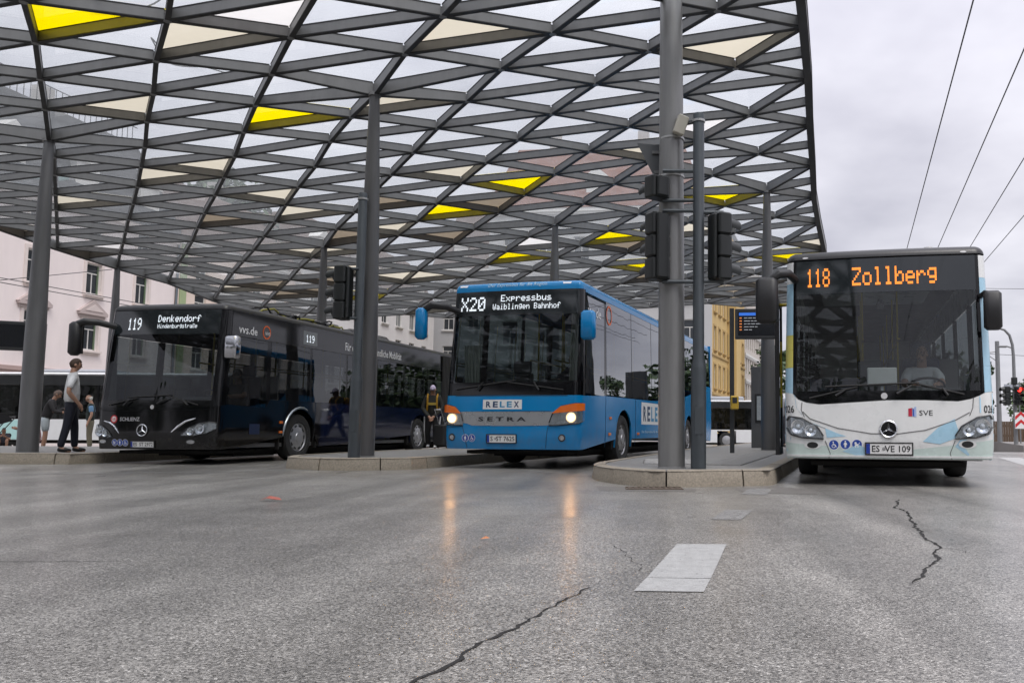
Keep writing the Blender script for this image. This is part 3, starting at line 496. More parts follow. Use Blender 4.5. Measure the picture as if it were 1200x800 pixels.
def mirror(root, box, arm, mshell, name='mirror', face=True, r=.06):
    x0, x1, y0, y1, z0, z1 = box
    m = MB(); m.rbox(x0, x1, y0, y1, z0, z1, r, n=5)
    o = m.build(name, mshell, root, True, 50)
    if arm:
        a = MB(); a.tube(arm[0], arm[1], 10); a.build('mirror_arm', M_BLK, o, True)
    if face:
        f = MB(); f.box(x0+.03, x1-.03, y1+.001, y1+.006, z0+.04, z1-.04); f.build('mirror_glass', M_MIRR, o)
    return o

def interior(root, S, rows=7, y0=3.4, floor_z=.38, screen_z=1.1, drv=True, dash_mat=None):
    W = S.W-.12
    f = MB(); f.box(-W, W, .35, S.L-.2, floor_z-.08, floor_z); f.build('floor', M_GREY, root)
    d = MB()
    prof = [(.22, floor_z), (.22, screen_z-.08), (.30, screen_z), (.62, screen_z+.02), (.85, screen_z-.10), (.9, floor_z)]
    vs = [(x, y, z) for x in (-W+.1, W-.1) for y, z in prof]; n = len(prof)
    d.add(vs, [(i, (i+1) % n, n+(i+1) % n, n+i) for i in range(n)]+[tuple(range(n)), tuple(range(2*n-1, n-1, -1))])
    d.rbox(.18, .95, .5, .86, screen_z, screen_z+.13, .04)
    d.rbox(-.32, -.02, .95, 1.15, floor_z, screen_z+.30, .03); d.rbox(-.34, 0, .93, 1.0, screen_z+.3, screen_z+.52, .02)
    d.build('dashboard', mat('dashboard_plastic', (.03, .032, .034), .6, var=.3), root, True, 30)
    s = MB(); m = Matrix.Translation((.56, .98, screen_z+.16)) @ Matrix.Rotation(R(-28), 4, 'X')
    s.tube([m @ Vector((.235*math.cos(a), .235*math.sin(a), 0)) for a in [2*math.pi*i/24 for i in range(25)]], .016, 6, caps=False)
    s.tube([m @ Vector((-.22, 0, 0)), m @ Vector((.22, 0, 0))], .02, 6); s.tube([m @ Vector((0, 0, 0)), m @ Vector((0, .1, -.5))], .03, 6)
    s.build('steering_wheel', M_BLK, root, True)
    b = MB(); b.rbox(.30, .84, 1.42, 1.95, floor_z, floor_z+.62, .06); b.rbox(.31, .83, 1.86, 2.0, floor_z+.6, floor_z+1.35, .06); b.rbox(.42, .72, 1.9, 1.99, floor_z+1.35, floor_z+1.6, .05)
    b.build('driver_seat', M_SEAT, root, True)
    p = MB(); p.box(.1, W-.05, 2.1, 2.15, floor_z, 1.75); p.build('cab_partition', M_GREY, root)
    for k in range(rows):
        for x in (-.93, -.47, .47, .93):
            if k == 0 and x < 0: continue
            child('seat', SEAT, root, (x, y0+k*.86, floor_z+.1))
    h = MB()
    for y in (1.9, 3.3, 5.2, 6.9, 8.6):
        for x in (-.25, .25):
            if y < S.L-.5: h.tube([(x, y, floor_z), (x, y, S.H-.2)], .017, 6)
    for x in (-.25, .25): h.tube([(x, 1.5, 2.0), (x, min(10, S.L-.5), 2.0)], .015, 6)
    h.build('handrail', M_RAIL, root, True)

def bus_shell(S, root, mats, zbelt, zwin_top, wheels, low_front_top, z0=.33, uband=None, lower_zones=None, front_side_split=None, win_gl=None, panes=(), pane_bottom=None, low_mat=None, roofm=None, seams=()):
    """side skins, windows, roof, back and underside, alike for every bus. panes = list of (v0,v1,zb,zt) on the driver's side, mirrored to the kerb side"""
    W = S.W; sm = S.smax
    # lower skins: driver's side then kerb side
    for sg in (1, -1):
        for (va, vb, m) in lower_zones:
            a, b = S.sv(va), S.sv(vb)
            zb = [(a, z0)]
            for wv in wheels:
                if va < wv < vb: zb += arch(S.sv(wv), z0=z0)
            zb = sorted(zb+[(b, z0)])
            zt = [(S.sv(v), z) for v, z in zbelt]
            if sg < 0: zb = sorted([(-q, z) for q, z in zb]); zt = sorted([(-q, z) for q, z in zt]); a, b = -b, -a
            mb = MB(); patch(S, mb, a, b, zb, zt, 0, 4, .03); mb.build('side_panel', m, root, True, 30)
        # band above windows
        a, b = S.sv(.3), sm; zt_ = S.H-S.rr
        zb = [(S.sv(v), z) for v, z in zwin_top]
        if sg < 0: zb = sorted([(-q, z) for q, z in zb]); a, b = -b, -a
        mb = MB(); patch(S, mb, a, b, zb, zt_, 0, 3, .03); mb.build('upper_panel', uband, root, True, 30)
        # pillars: a black backing strip between panes
        ps = sorted(panes); edges = [(ps[0][0]-.0, ps[0][0])]
        for i, (v0, v1, zb_, zt2) in enumerate(ps):
            mb = MB(); q0, q1 = S.sv(v0), S.sv(v1)
            if sg < 0: q0, q1 = -q1, -q0
            f0 = zb_ if isinstance(zb_, (int, float)) else [(S.sv(v)*sg, z) for v, z in (zb_ if sg > 0 else reversed(zb_))]
            patch(S, mb, q0, q1, f0, zt2, -.004, 2, .012); mb.build('side_window', win_gl, root, True)
            nx = ps[i+1][0] if i+1 < len(ps) else S.L
            if nx-v1 > .005:
                mb = MB(); q0, q1 = S.sv(v1), S.sv(nx)
                if sg < 0: q0, q1 = -q1, -q0
                zz = zb_ if isinstance(zb_, (int, float)) else zb_[-1][1]
                patch(S, mb, q0, q1, zz, zt2, -.008, 1, .06); mb.build('window_pillar', M_BLKG, root)
    # roof edge and roof
    mb = MB(); qs = S.breaks(-sm, sm); zs = [S.H-S.rr+S.rr*math.sin(R(90*i/6)) for i in range(7)]
    vs = [S.P(q, z) for q in qs for z in zs]; m7 = 7
    fs = [(i*m7+j, (i+1)*m7+j, (i+1)*m7+j+1, i*m7+j+1) for i in range(len(qs)-1) for j in range(6)]
    mb.add(vs, fs); mb.add([S.P(q, S.H) for q in qs], [tuple(range(len(qs)))])
    mb.build('roof', roofm, root, True, 50)
    # back
    mb = MB(); mb.box(-W+.02, W-.02, S.L-.06, S.L-.02, z0, S.H-.003); mb.build('rear_panel', low_mat, root)
    # underside and wheel wells
    mb = MB(); mb.box(-W+.32, W-.32, .35, S.L-.1, z0-.09, z0-.03); mb.box(-W+.5, W-.5, 3.6, S.L-.5, z0-.19, z0-.09); mb.box(-W+.45, W-.45, 1.2, 3.55, z0-.15, z0-.09)  # the two lower boxes are added to keep light from under the bus
    for wv in wheels:
        for sg in (1, -1):
            xo = sg*(W-.52); mb.box(min(xo, xo+sg*.02), max(xo, xo+sg*.02), wv-.75, wv+.75, z0-.1, 1.1)
            mb.box(min(sg*(W-.04), xo), max(sg*(W-.04), xo), wv-.70, wv-.66, z0-.03, 1.12); mb.box(min(sg*(W-.04), xo), max(sg*(W-.04), xo), wv+.66, wv+.70, z0-.03, 1.12)
            mb.box(min(sg*(W-.04), xo), max(sg*(W-.04), xo), wv-.70, wv+.70, 1.10, 1.13)
    mb.build('underbody', M_UND, root)
    return root
# ================================================================ ground
def sstep(a, b, x):
    t = min(1, max(0, (x-a)/(b-a))); return t*t*(3-2*t)
def gz(y): return -.45*sstep(26, 44, y)
def asphalt():
    m = bpy.data.materials.new('asphalt'); m.use_nodes = True; t = m.node_tree; b = t.nodes['Principled BSDF']
    c = t.nodes.new('ShaderNodeTexCoord')
    def noise(sc, det=4, ro=.6):
        n = t.nodes.new('ShaderNodeTexNoise'); n.inputs['Scale'].default_value = sc; n.inputs['Detail'].default_value = det; n.inputs['Roughness'].default_value = ro
        t.links.new(c.outputs['Object'], n.inputs['Vector']); return n.outputs[0]
    def voro(sc, feat='F1'):
        v = t.nodes.new('ShaderNodeTexVoronoi'); v.feature = feat; v.inputs['Scale'].default_value = sc
        mp = t.nodes.new('ShaderNodeMixRGB'); mp.blend_type = 'ADD'; mp.inputs[0].default_value = .012
        n = t.nodes.new('ShaderNodeTexNoise'); n.inputs['Scale'].default_value = 60; t.links.new(c.outputs['Object'], n.inputs['Vector'])
        t.links.new(c.outputs['Object'], mp.inputs[1]); t.links.new(n.outputs['Color'], mp.inputs[2]); t.links.new(mp.outputs[0], v.inputs['Vector']); return v
    v1 = voro(150); v2 = voro(80)
    sx = t.nodes.new('ShaderNodeSeparateColor'); t.links.new(v1.outputs['Color'], sx.inputs[0])
    r = t.nodes.new('ShaderNodeValToRGB'); e = r.color_ramp.elements
    e[0].position = 0; e[0].color = (.05, .047, .042, 1); e[1].position = 1; e[1].color = (.56, .54, .50, 1)
    for p, cl in ((.22, .11), (.50, .21), (.8, .29), (.93, .38)):
        q = e.new(p); q.color = (cl, cl*.955, cl*.875, 1)
    t.links.new(sx.outputs[0], r.inputs[0])
    big = noise(.35, 8, .62); mid = noise(2.2, 6, .65); st = t.nodes.new('ShaderNodeTexNoise')
    mp = t.nodes.new('ShaderNodeMapping'); mp.inputs['Scale'].default_value = (1.6, .12, 1); mp.inputs['Rotation'].default_value = (0, 0, R(14)); t.links.new(c.outputs['Object'], mp.inputs[0]); t.links.new(mp.outputs[0], st.inputs['Vector']); st.inputs['Scale'].default_value = 1; st.inputs['Detail'].default_value = 5
    f = mth('ADD', mth('MULTIPLY', big, .55, nt=t), mth('ADD', mth('MULTIPLY', mid, .35, nt=t), mth('MULTIPLY_ADD', st.outputs[0], .9, -.2, nt=t), nt=t), nt=t)
    # oil drips: small dark round spots, some of them merged
    od = voro(1.7); oc = t.nodes.new('ShaderNodeSeparateColor'); t.links.new(od.outputs['Color'], oc.inputs[0])
    rad = mth('MULTIPLY', mth('POWER', oc.outputs[0], 6.0, nt=t), .16, nt=t)
    oil = nd(t, 'ShaderNodeMapRange'); t.links.new(mth('SUBTRACT', mth('ADD', od.outputs['Distance'], mth('MULTIPLY', noise(14, 4), .08, nt=t), nt=t), rad, nt=t), oil.inputs[0]); oil.inputs[1].default_value = -.02; oil.inputs[2].default_value = .09; oil.inputs[3].default_value = .62; oil.inputs[4].default_value = 1
    f2 = mth('MULTIPLY', mth('MULTIPLY_ADD', f, 1.65, -.16, nt=t), oil.outputs[0], nt=t)
    mul = t.nodes.new('ShaderNodeMixRGB'); mul.blend_type = 'MULTIPLY'; mul.inputs[0].default_value = 1
    t.links.new(r.outputs[0], mul.inputs[1])
    cc = t.nodes.new('ShaderNodeCombineColor')
    for i in range(3): t.links.new(f2, cc.inputs[i])
    t.links.new(cc.outputs[0], mul.inputs[2]); t.links.new(mul.outputs[0], b.inputs['Base Color'])
    t.links.new(mth('MULTIPLY_ADD', f, .30, .13, nt=t), b.inputs['Roughness'])
    b.inputs['Specular IOR Level'].default_value = .5
    # damp film: smoother than the grain, in patches
    cw = nd(t, 'ShaderNodeMath', operation='MULTIPLY_ADD'); cw.use_clamp = True; t.links.new(noise(.5, 5, .6), cw.inputs[0]); cw.inputs[1].default_value = 1.8; cw.inputs[2].default_value = -.62
    t.links.new(cw.outputs[0], b.inputs['Coat Weight']); b.inputs['Coat Roughness'].default_value = .17; b.inputs['Coat IOR'].default_value = 1.33
    nb_ = t.nodes.new('ShaderNodeBump'); nb_.inputs['Strength'].default_value = .22; nb_.inputs['Distance'].default_value = .004; t.links.new(noise(70, 3), nb_.inputs['Height']); t.links.new(nb_.outputs[0], b.inputs['Coat Normal'])
    bp = t.nodes.new('ShaderNodeBump'); bp.inputs['Strength'].default_value = .5; bp.inputs['Distance'].default_value = .005
    h = mth('ADD', mth('MULTIPLY', v1.outputs['Distance'], -1.0, nt=t), mth('MULTIPLY', mth('ADD', v2.outputs['Distance'], noise(190, 2), nt=t), -.5, nt=t), nt=t)
    t.links.new(h, bp.inputs['Height']); t.links.new(bp.outputs[0], b.inputs['Normal'])
    return m
M_ASPH = asphalt()
xs = [-600, -200, -80, -40, -25, -15, -8, -4, 0, 4, 8, 15, 25, 40, 80, 200, 600]
ys = [-120, -40, -10, -3, 0, 2, 4, 6, 8, 10, 12, 14, 17, 20, 23, 26]+list(range(28, 46, 2))+[50, 60, 80, 120, 200, 400, 900]
g = MB(); g.add([(x, y, gz(y)) for y in ys for x in xs], [(j*len(xs)+i, j*len(xs)+i+1, (j+1)*len(xs)+i+1, (j+1)*len(xs)+i) for j in range(len(ys)-1) for i in range(len(xs)-1)])
tag(g.build('road', M_ASPH, None, True), kind='structure')

M_LINE = mat('worn_road_paint', (.36, .36, .35), .55, var=.35, vscale=14, bump=.5, bscale=90)
M_OLD = mat('old_road_paint', (.24, .235, .225), .5, var=.5, vscale=11, bump=.5, bscale=90)
def flat(name, pts, z, m, label=None):
    o = MB().poly([(x, y, z) for x, y in pts]).build(name, m); tag(o, kind='structure'); return o
flat('road_marking', [(-.085, 3.60), (.215, 3.59), (.265, 3.90), (-.033, 3.915)], .004, M_LINE)
flat('road_marking', [(-.032, 3.922), (.268, 3.912), (.44, 5.06), (.14, 5.06)], .004, M_LINE)
flat('road_marking', [(.44, 6.46), (.67, 6.42), (.85, 7.18), (.62, 7.24)], .004, M_OLD)
flat('road_marking', [(.93, 8.97), (1.20, 8.90), (1.40, 9.80), (1.14, 9.86)], .004, M_OLD)
flat('road_marking', [(7.0, 15.2), (7.5, 15.0), (9.6, 21.8), (9.1, 22.0)], .004, M_LINE)
flat('road_marking', [(9.4, 20.6), (16, 19.6), (16.1, 19.9), (9.5, 20.95)], .0045, M_LINE)
flat('road_marking', [(10.5, 25.5), (19, 24.6), (19.1, 24.9), (10.6, 25.9)], .0045, M_LINE)
M_FAINT = mat('rubbed_off_paint', (.24, .24, .235), .5, var=.4, vscale=8)
flat('stop_line', [(-15.0, 10.4), (-9.35, 11.85), (-6.81, 12.84), (-5.0, 14.0), (-5.1, 14.12), (-6.88, 12.96), (-9.42, 11.98), (-15.0, 10.54)], .004, M_FAINT)
flat('stop_line', [(-3.6, 15.1), (-1.4, 12.9), (-1.3, 13.0), (-3.5, 15.25)], .004, M_FAINT)
M_PATCH = mat('asphalt_patch', (.105, .10, .097), .5, var=.4, vscale=5, bump=.6, bscale=110)
M_PATCH2 = mat('asphalt_repair', (.15, .14, .128), .42, var=.55, vscale=16, bump=.5, bscale=120)
flat('asphalt_patch', [(.95, 9.9), (1.0, 9.2), (1.75, 9.0), (1.9, 9.6), (1.5, 10.3)], .0025, M_PATCH2)
flat('asphalt_patch', [(-.7, 10.1), (-.62, 9.4), (.45, 9.3), (.5, 9.75)], .0025, M_PATCH2)
M_TAR = mat('crack_dark', (.012, .011, .010), .85)
for mt in (M_LINE, M_OLD, M_FAINT):
    # chipped paint: the asphalt shows through where it has worn off
    t = mt.node_tree; b = t.nodes['Principled BSDF']; n = t.nodes.new('ShaderNodeTexNoise'); n.inputs['Scale'].default_value = 26; n.inputs['Detail'].default_value = 9; n.inputs['Roughness'].default_value = .8
    c = t.nodes.new('ShaderNodeTexCoord'); t.links.new(c.outputs['Object'], n.inputs['Vector'])
    r = t.nodes.new('ShaderNodeMapRange'); t.links.new(n.outputs[0], r.inputs[0]); lo = .34 if mt is M_LINE else .42
    r.inputs[1].default_value = lo; r.inputs[2].default_value = lo+.06; t.links.new(r.outputs[0], b.inputs['Alpha'])
def crack(pts, w0, w1, seed):
    random.seed(seed); P = []
    for (x0, y0), (x1, y1) in zip(pts, pts[1:]):
        n = max(3, int(math.hypot(x1-x0, y1-y0)/.035))
        for i in range(n): P.append((x0+(x1-x0)*i/n, y0+(y1-y0)*i/n))
    L = []; Rt = []; wob = 0
    for i, (x, y) in enumerate(P):
        wob = wob*.7+random.uniform(-.014, .014); e = min(1, i/4, (len(P)-1-i)/4)
        w_ = (w0+(w1-w0)*i/len(P))*random.uniform(.12, 1.35)*max(.1, e)
        L.append((x+wob-w_, y+random.uniform(-.004, .004), .003)); Rt.append((x+wob+w_, y+random.uniform(-.004, .004), .003))
    n = len(P); m = MB(); m.add(L+Rt, [(i, n+i, n+i+1, i+1) for i in range(n-1)])
    tag(m.build('road_crack', M_TAR, fix=False), kind='structure')
crack([(-.70, 2.05), (-.64, 2.31), (-.60, 2.55), (-.55, 2.72), (-.45, 3.05), (-.37, 3.3), (-.30, 3.6), (-.24, 3.85)], .010, .005, 1)
crack([(2.46, 8.41), (2.20, 7.6), (2.17, 7.1), (1.88, 6.0), (1.76, 5.4), (1.70, 5.0), (1.60, 4.75), (1.53, 4.5), (1.41, 4.3), (1.27, 4.0), (1.16, 3.75)], .014, .010, 2)
crack([(-.45, 3.05), (-.52, 3.16), (-.50, 3.25)], .004, .002, 5)
crack([(1.70, 5.0), (1.80, 4.86), (1.78, 4.7)], .006, .003, 6)
crack([(-.55, 2.72), (-.66, 2.74), (-.75, 2.82)], .003, .002, 7)
crack([(-.30, 5.2), (-.05, 4.2), (-.12, 4.0)], .002, .002, 3)

for a_, b_ in (((-4.2, 4.22), (-2.7, 4.33)), ((-2.6, 2.95), (-2.45, 2.97))):
    m = MB(); m.poly([(a_[0], a_[1]-.005, .003), (b_[0], b_[1]-.003, .003), (b_[0], b_[1]+.003, .003), (a_[0], a_[1]+.005, .003)]); tag(m.build('road_seam', M_TAR), kind='structure')

# ================================================================ traffic islands
M_GRAN = mat('kerb_granite', (.27, .235, .185), .75, var=.75, vscale=38, bump=.5, bscale=70)
M_PAVE = mat('island_paving', (.20, .195, .185), .6, var=.3, vscale=3.5, bump=.3, bscale=80)
M_TACT = mat('tactile_paving', (.30, .295, .285), .6, var=.25, vscale=9)
KZ = .20
def island(outline, kerb_range, closed_back=True, slab=True):
    """outline: plan polygon, clockwise from the kerb side on; kerb stones are laid along kerb_range"""
    c = Vector((sum(p[0] for p in outline)/len(outline), sum(p[1] for p in outline)/len(outline)))
    top = MB().poly([(x, y, KZ-.012) for x, y in outline]).build('pavement', M_PAVE)
    tag(top, kind='structure')
    P = [Vector(p) for p in outline]; a, b = kerb_range
    line = P[a:b+1]; seg = [(line[i+1]-line[i]).length for i in range(len(line)-1)]; tot = sum(seg)
    def at(s):
        for i, L in enumerate(seg):
            if s <= L or i == len(seg)-1: return line[i]+(line[i+1]-line[i])*(s/L), (line[i+1]-line[i]).normalized()
            s -= L
    area = sum(P[i].x*P[(i+1) % len(P)].y-P[(i+1) % len(P)].x*P[i].y for i in range(len(P)))
    sg = 1 if area > 0 else -1
    s = 0; random.seed(int(tot*10))
    while s < tot-.05:
        l = min(1.0, tot-s); k = 5; m = MB(); vs = []
        dz = random.uniform(-.004, .004); do = random.uniform(-.004, .004)
        for i in range(k):
            q, d = at(s+.010+(l-.020)*i/(k-1)); n = Vector((-d.y, d.x))*sg
            # cross-section: foot, face, worn arris, top, back
            for off, z in ((-.03+do, -.05), (-.02+do, .05), (.0+do, KZ-.035+dz), (.012+do, KZ-.010+dz), (.04+do, KZ+dz), (.17, KZ+dz), (.17, 0)):
                vs.append((q.x+n.x*off, q.y+n.y*off, z))
        r = 7; fs = [(i*r+j, (i+1)*r+j, (i+1)*r+j+1, i*r+j+1) for i in range(k-1) for j in range(r-1)]
        fs += [tuple(range(r)), tuple(range((k-1)*r, k*r))]
        m.add(vs, fs); m.build('kerb_stone', M_GRAN, top, True, 35)
        s += l
    return top
def along(p, az, d): return (p[0]+math.sin(R(az))*d, p[1]+math.cos(R(az))*d)
def arc_pts(pts, n=4):
    """Catmull-Rom smoothing of the nose outline"""
    out = []
    for i in range(len(pts)-1):
        p0 = Vector(pts[max(i-1, 0)]); p1 = Vector(pts[i]); p2 = Vector(pts[i+1]); p3 = Vector(pts[min(i+2, len(pts)-1)])
        for k in range(n):
            t = k/n; out.append(tuple(.5*((2*p1)+(p2-p0)*t+(2*p0-5*p1+4*p2-p3)*t*t+(3*p1-p0-3*p2+p3)*t**3)))
    out.append(tuple(pts[-1])); return out
# third island, between the coach and the white bus
fl3 = along((1.47, 10.42), 13.2, 24)
nose3 = arc_pts([(.6, 20.5), (-.25, 16.0), (-.74, 13.4), (-.88, 12.3), (-.80, 11.45), (-.55, 10.75), (-.22, 10.22), (.06, 10.02), (.45, 10.08), (.88, 10.24), (1.45, 10.42)], 3)
o3 = [along((.6, 20.5), 14.5, 13)]+nose3+[along((1.47, 10.42), 13.2, d) for d in (.4, 6, 12, 24)]
isl3 = island(o3, (0, len(o3)-1))
# second island, between the black bus and the coach
nose2 = arc_pts([(-6.35, 17.2), (-6.52, 15.6), (-6.46, 14.7), (-6.2, 14.1), (-5.75, 13.72), (-5.15, 13.52), (-4.6, 13.66), (-4.08, 13.95)], 3)
o2 = [(-4.3+.4, 27.0)]+[(-5.2, 22.0)]+nose2+[along((-4.08, 13.97), 14.5, d) for d in (.4, 6, 13)]
isl2 = island(o2, (1, len(o2)-1))
# first island, at the far left
o1 = [(-30, 15.3), (-16, 15.25), (-12.1, 15.2), (-10.72, 15.25)]+[along((-10.68, 15.28), 9, d) for d in (.4, 3, 6)]+[(-30, 21.5)]
isl1 = island(o1, (0, len(o1)-2))
# tactile slabs on the third island: ribbed plates, each one a piece of the paving
tm = MB(); tm.box(-.145, .145, -.145, .145, -.03, .0)
for k in range(6): tm.box(-.145, .145, -.125+k*.05-.012, -.125+k*.05+.012, -.002, .006)
TACT = tm.mesh('tactile_slab', M_TACT)
sm_ = MB(); sm_.box(-.145, .145, -.145, .145, -.03, .0)
for i in range(4):
    for j in range(4): sm_.lathe([(.028, -.001), (.018, .006), (0, .006)], 6, 'z', (-.11+i*.073, -.11+j*.073, 0))
STUD = sm_.mesh('studded_slab', M_TACT)
for i in range(24):
    for j in range(2):
        x, y = along((1.12, 11.9), 13.2, i*.3); x -= j*.3*math.cos(R(13.2)); y += j*.3*math.sin(R(13.2))
        child('tactile_slab', TACT, isl3, (x, y, KZ-.003), (0, 0, -R(13.2)))
for i in range(6):
    for j in range(3):
        x, y = along((.35-.3*j, 12.0+.07*j), 13.2, .0); 
        child('studded_slab', STUD, isl3, (x+.25, y+i*.3+.2, KZ-.003), (0, 0, -R(13.2)))
# seams between the paving fields of the islands
def strip(top, p, q, wd=.012):
    p = Vector(p); q = Vector(q); n = (q-p).normalized(); n = Vector((-n.y, n.x))*wd*.5
    m = MB(); m.poly([(*(p-n), KZ-.009), (*(q-n), KZ-.009), (*(q+n), KZ-.009), (*(p+n), KZ-.009)]); m.build('paving_joint', M_TAR, top)
for d in (2.2, 4.4, 7, 10): strip(isl3, along((-.55, 11.3), 12, d), along((1.3, 10.9), 12, d))
for d in (1.5, 3.5, 6): strip(isl2, along((-6.0, 14.0), 10, d), along((-4.3, 13.6), 12, d))
for d in (1.5, 3.0): strip(isl1, along((-17, 15.3), 9, d), along((-11, 15.3), 9, d))
# drain cover in the gutter
dr = MB()
for k in range(9): dr.box(-.30+k*.07, -.262+k*.07, -.16, .16, 0, .010)
dr.box(-.33, .33, -.19, -.16, 0, .012); dr.box(-.33, .33, .16, .19, 0, .012); dr.box(-.34, .34, -.20, .20, -.01, .003)
d = dr.build('drain_cover', mat('rusty_iron', (.11, .085, .065), .7, .3, var=.4), loc=(.0, 9.78, .0), rotz=.06); tag(d, 'rusty iron drain grate in the gutter below the round kerb', 'drain cover')
# bits of litter
lt = MB(); random.seed(3)
lt.add([(-.10, 0, .006), (-.02, -.04, .03), (.04, .0, .012), (-.03, .05, .045), (.10, .02, .008), (.06, .05, .03)], [(0, 1, 3), (1, 2, 3), (2, 4, 5), (2, 5, 3), (1, 4, 2)])
l = lt.build('litter', mat('red_white_wrapper', (.36, .09, .06), .5, var=.7, vscale=30), loc=(-3.62, 7.86, .002), fix=False); tag(l, 'crumpled red wrapper lying on the asphalt at left', 'litter')
lt = MB(); lt.add([(-.03, 0, .004), (.03, .01, .01), (.0, .03, .02)], [(0, 1, 2)])
l = lt.build('litter', mat('orange_scrap', (.5, .2, .08), .6), loc=(-1.05, 5.2, .004), fix=False); tag(l, 'tiny orange scrap on the asphalt near the long crack', 'litter')

# ================================================================ canopy
NODE = {}
for t_ in NODES.split(';'):
    a = t_.split(','); NODE[(int(a[0]), int(a[1]))] = Vector((float(a[2]), float(a[3]), float(a[4])))
def inside(k):
    d_ = k[0]-k[1]; s_ = k[0]+k[1]
    return k in NODE and -11 <= d_ <= 8 and s_ <= 20+4*(d_+11)/19 and NODE[k].y > -4
ND = {k: v for k, v in NODE.items() if inside(k)}
COLS = {(0, 4): (-11.99, 15.86), (3, 1): (-5.13, 14.65), (9, 2): (2.83, 20.54), (7, 5): None, (4, 8): None, (1, 12): None, (-3, 7): None, (-6, 4): None, }
DEP = .14
CAN = thing('bus_station_canopy', 'wide grey steel lattice roof with clear and yellow glass over the buses', 'canopy', (0, 0, 0))
M_STEEL = mat('canopy_steel', (.165, .166, .166), .5, .1, var=.3, vscale=4, rvar=.08, streak=.25)
M_COLM = mat('column_steel', (.12, .12, .122), .42, .35, var=.35, vscale=7.0, streak=.08)
P_CLR = pane_mat('canopy_clear_glass', (.985, 1.0, 1.0), (.90, .93, .94), .93, .14)
P_YEL = pane_mat('canopy_yellow_glass', (.95, .85, .0), (.98, .88, .0), .35, .15)
P_BEI = pane_mat('canopy_beige_panel', (.8, .77, .7), (.80, .77, .68), .12, .1)
P_WHT = pane_mat('canopy_white_panel', (.95, .95, .93), (.86, .85, .83), .20, .1)
P_BRN = pane_mat('canopy_brown_panel', (.5, .44, .36), (.52, .48, .41), .35, .2)
SPECIAL = {}
for k in ((0, 0), (2, 2), (5, 5), (7, 7), (8, 5)): SPECIAL[(1, k)] = P_YEL
for k in ((5, 3), (9, 6), (8, 2), (11, 4), (5, 11), (8, 9)): SPECIAL[(2, k)] = P_YEL
for k in ((1, 0), (3, -1), (3, 1), (1, 5), (0, 7), (4, 8)): SPECIAL[(1, k)] = P_BEI
for k in ((0, 2), (4, 3), (5, -2), (6, 1), (1, 4)): SPECIAL[(2, k)] = P_BEI
for k in ((1, -1), (6, 0), (0, 10)): SPECIAL[(2, k)] = P_WHT
for k in ((7, 6), ): SPECIAL[(1, k)] = P_WHT
def nb(k): return ND[k]-Vector((0, 0, .07 if k in COLS else 0))
def nt_(k): return ND[k]+Vector((0, 0, DEP))
beams = []; panes = []
for k in ND:
    for dk in ((0, 1), (1, 0), (1, -1)):
        j = (k[0]+dk[0], k[1]+dk[1])
        if j in ND: beams.append((nb(k), nt_(k), nb(j), nt_(j), .031))
    a, b_, c_, d_ = k, (k[0]+1, k[1]), (k[0], k[1]+1), (k[0]+1, k[1]+1)
    if b_ in ND and c_ in ND: panes.append(((a, b_, c_), SPECIAL.get((1, k))))
    if b_ in ND and c_ in ND and d_ in ND: panes.append(((b_, d_, c_), SPECIAL.get((2, k))))
    if c_ in ND and d_ in ND and b_ not in ND and False: pass
panes = [([nt_(q) for q in t], m) for t, m in panes]
# rims: the edge beam runs along the long diagonal, half triangles in between
for k in list(ND):
    j = (k[0]+1, k[1]+1)
    if j not in ND: continue
    d_ = k[0]-k[1]
    if d_ in (8, -11):
        beams.append((nb(k)-Vector((0, 0, .06)), nt_(k)+Vector((0, 0, .05)), nb(j)-Vector((0, 0, .06)), nt_(j)+Vector((0, 0, .05)), .06))
        q = (k[0], k[1]+1) if d_ == 8 else (k[0]+1, k[1])
        if q in ND:
            mb_ = (nb(k)+nb(j))/2; mt = (nt_(k)+nt_(j))/2
            beams.append((nb(q), nt_(q), mb_, mt, .035)); panes += [([nt_(k), mt, nt_(q)], None), ([mt, nt_(j), nt_(q)], None)]
M_GASK_SHADE = mat('gasket_and_flange_shade', (.02, .02, .02), .7); BMATS = [M_STEEL, M_GASK_SHADE]
def scr(pts):
    q = [project(p) for p in pts]
    if any(x is None for x in q): return 0
    if all(x[0] < 0 for x in q) or all(x[0] > 1200 for x in q) or all(x[1] < 0 for x in q) or all(x[1] > 800 for x in q): return 0
    return max(math.hypot(x[0]-y[0], x[1]-y[1]) for x in q for y in q)
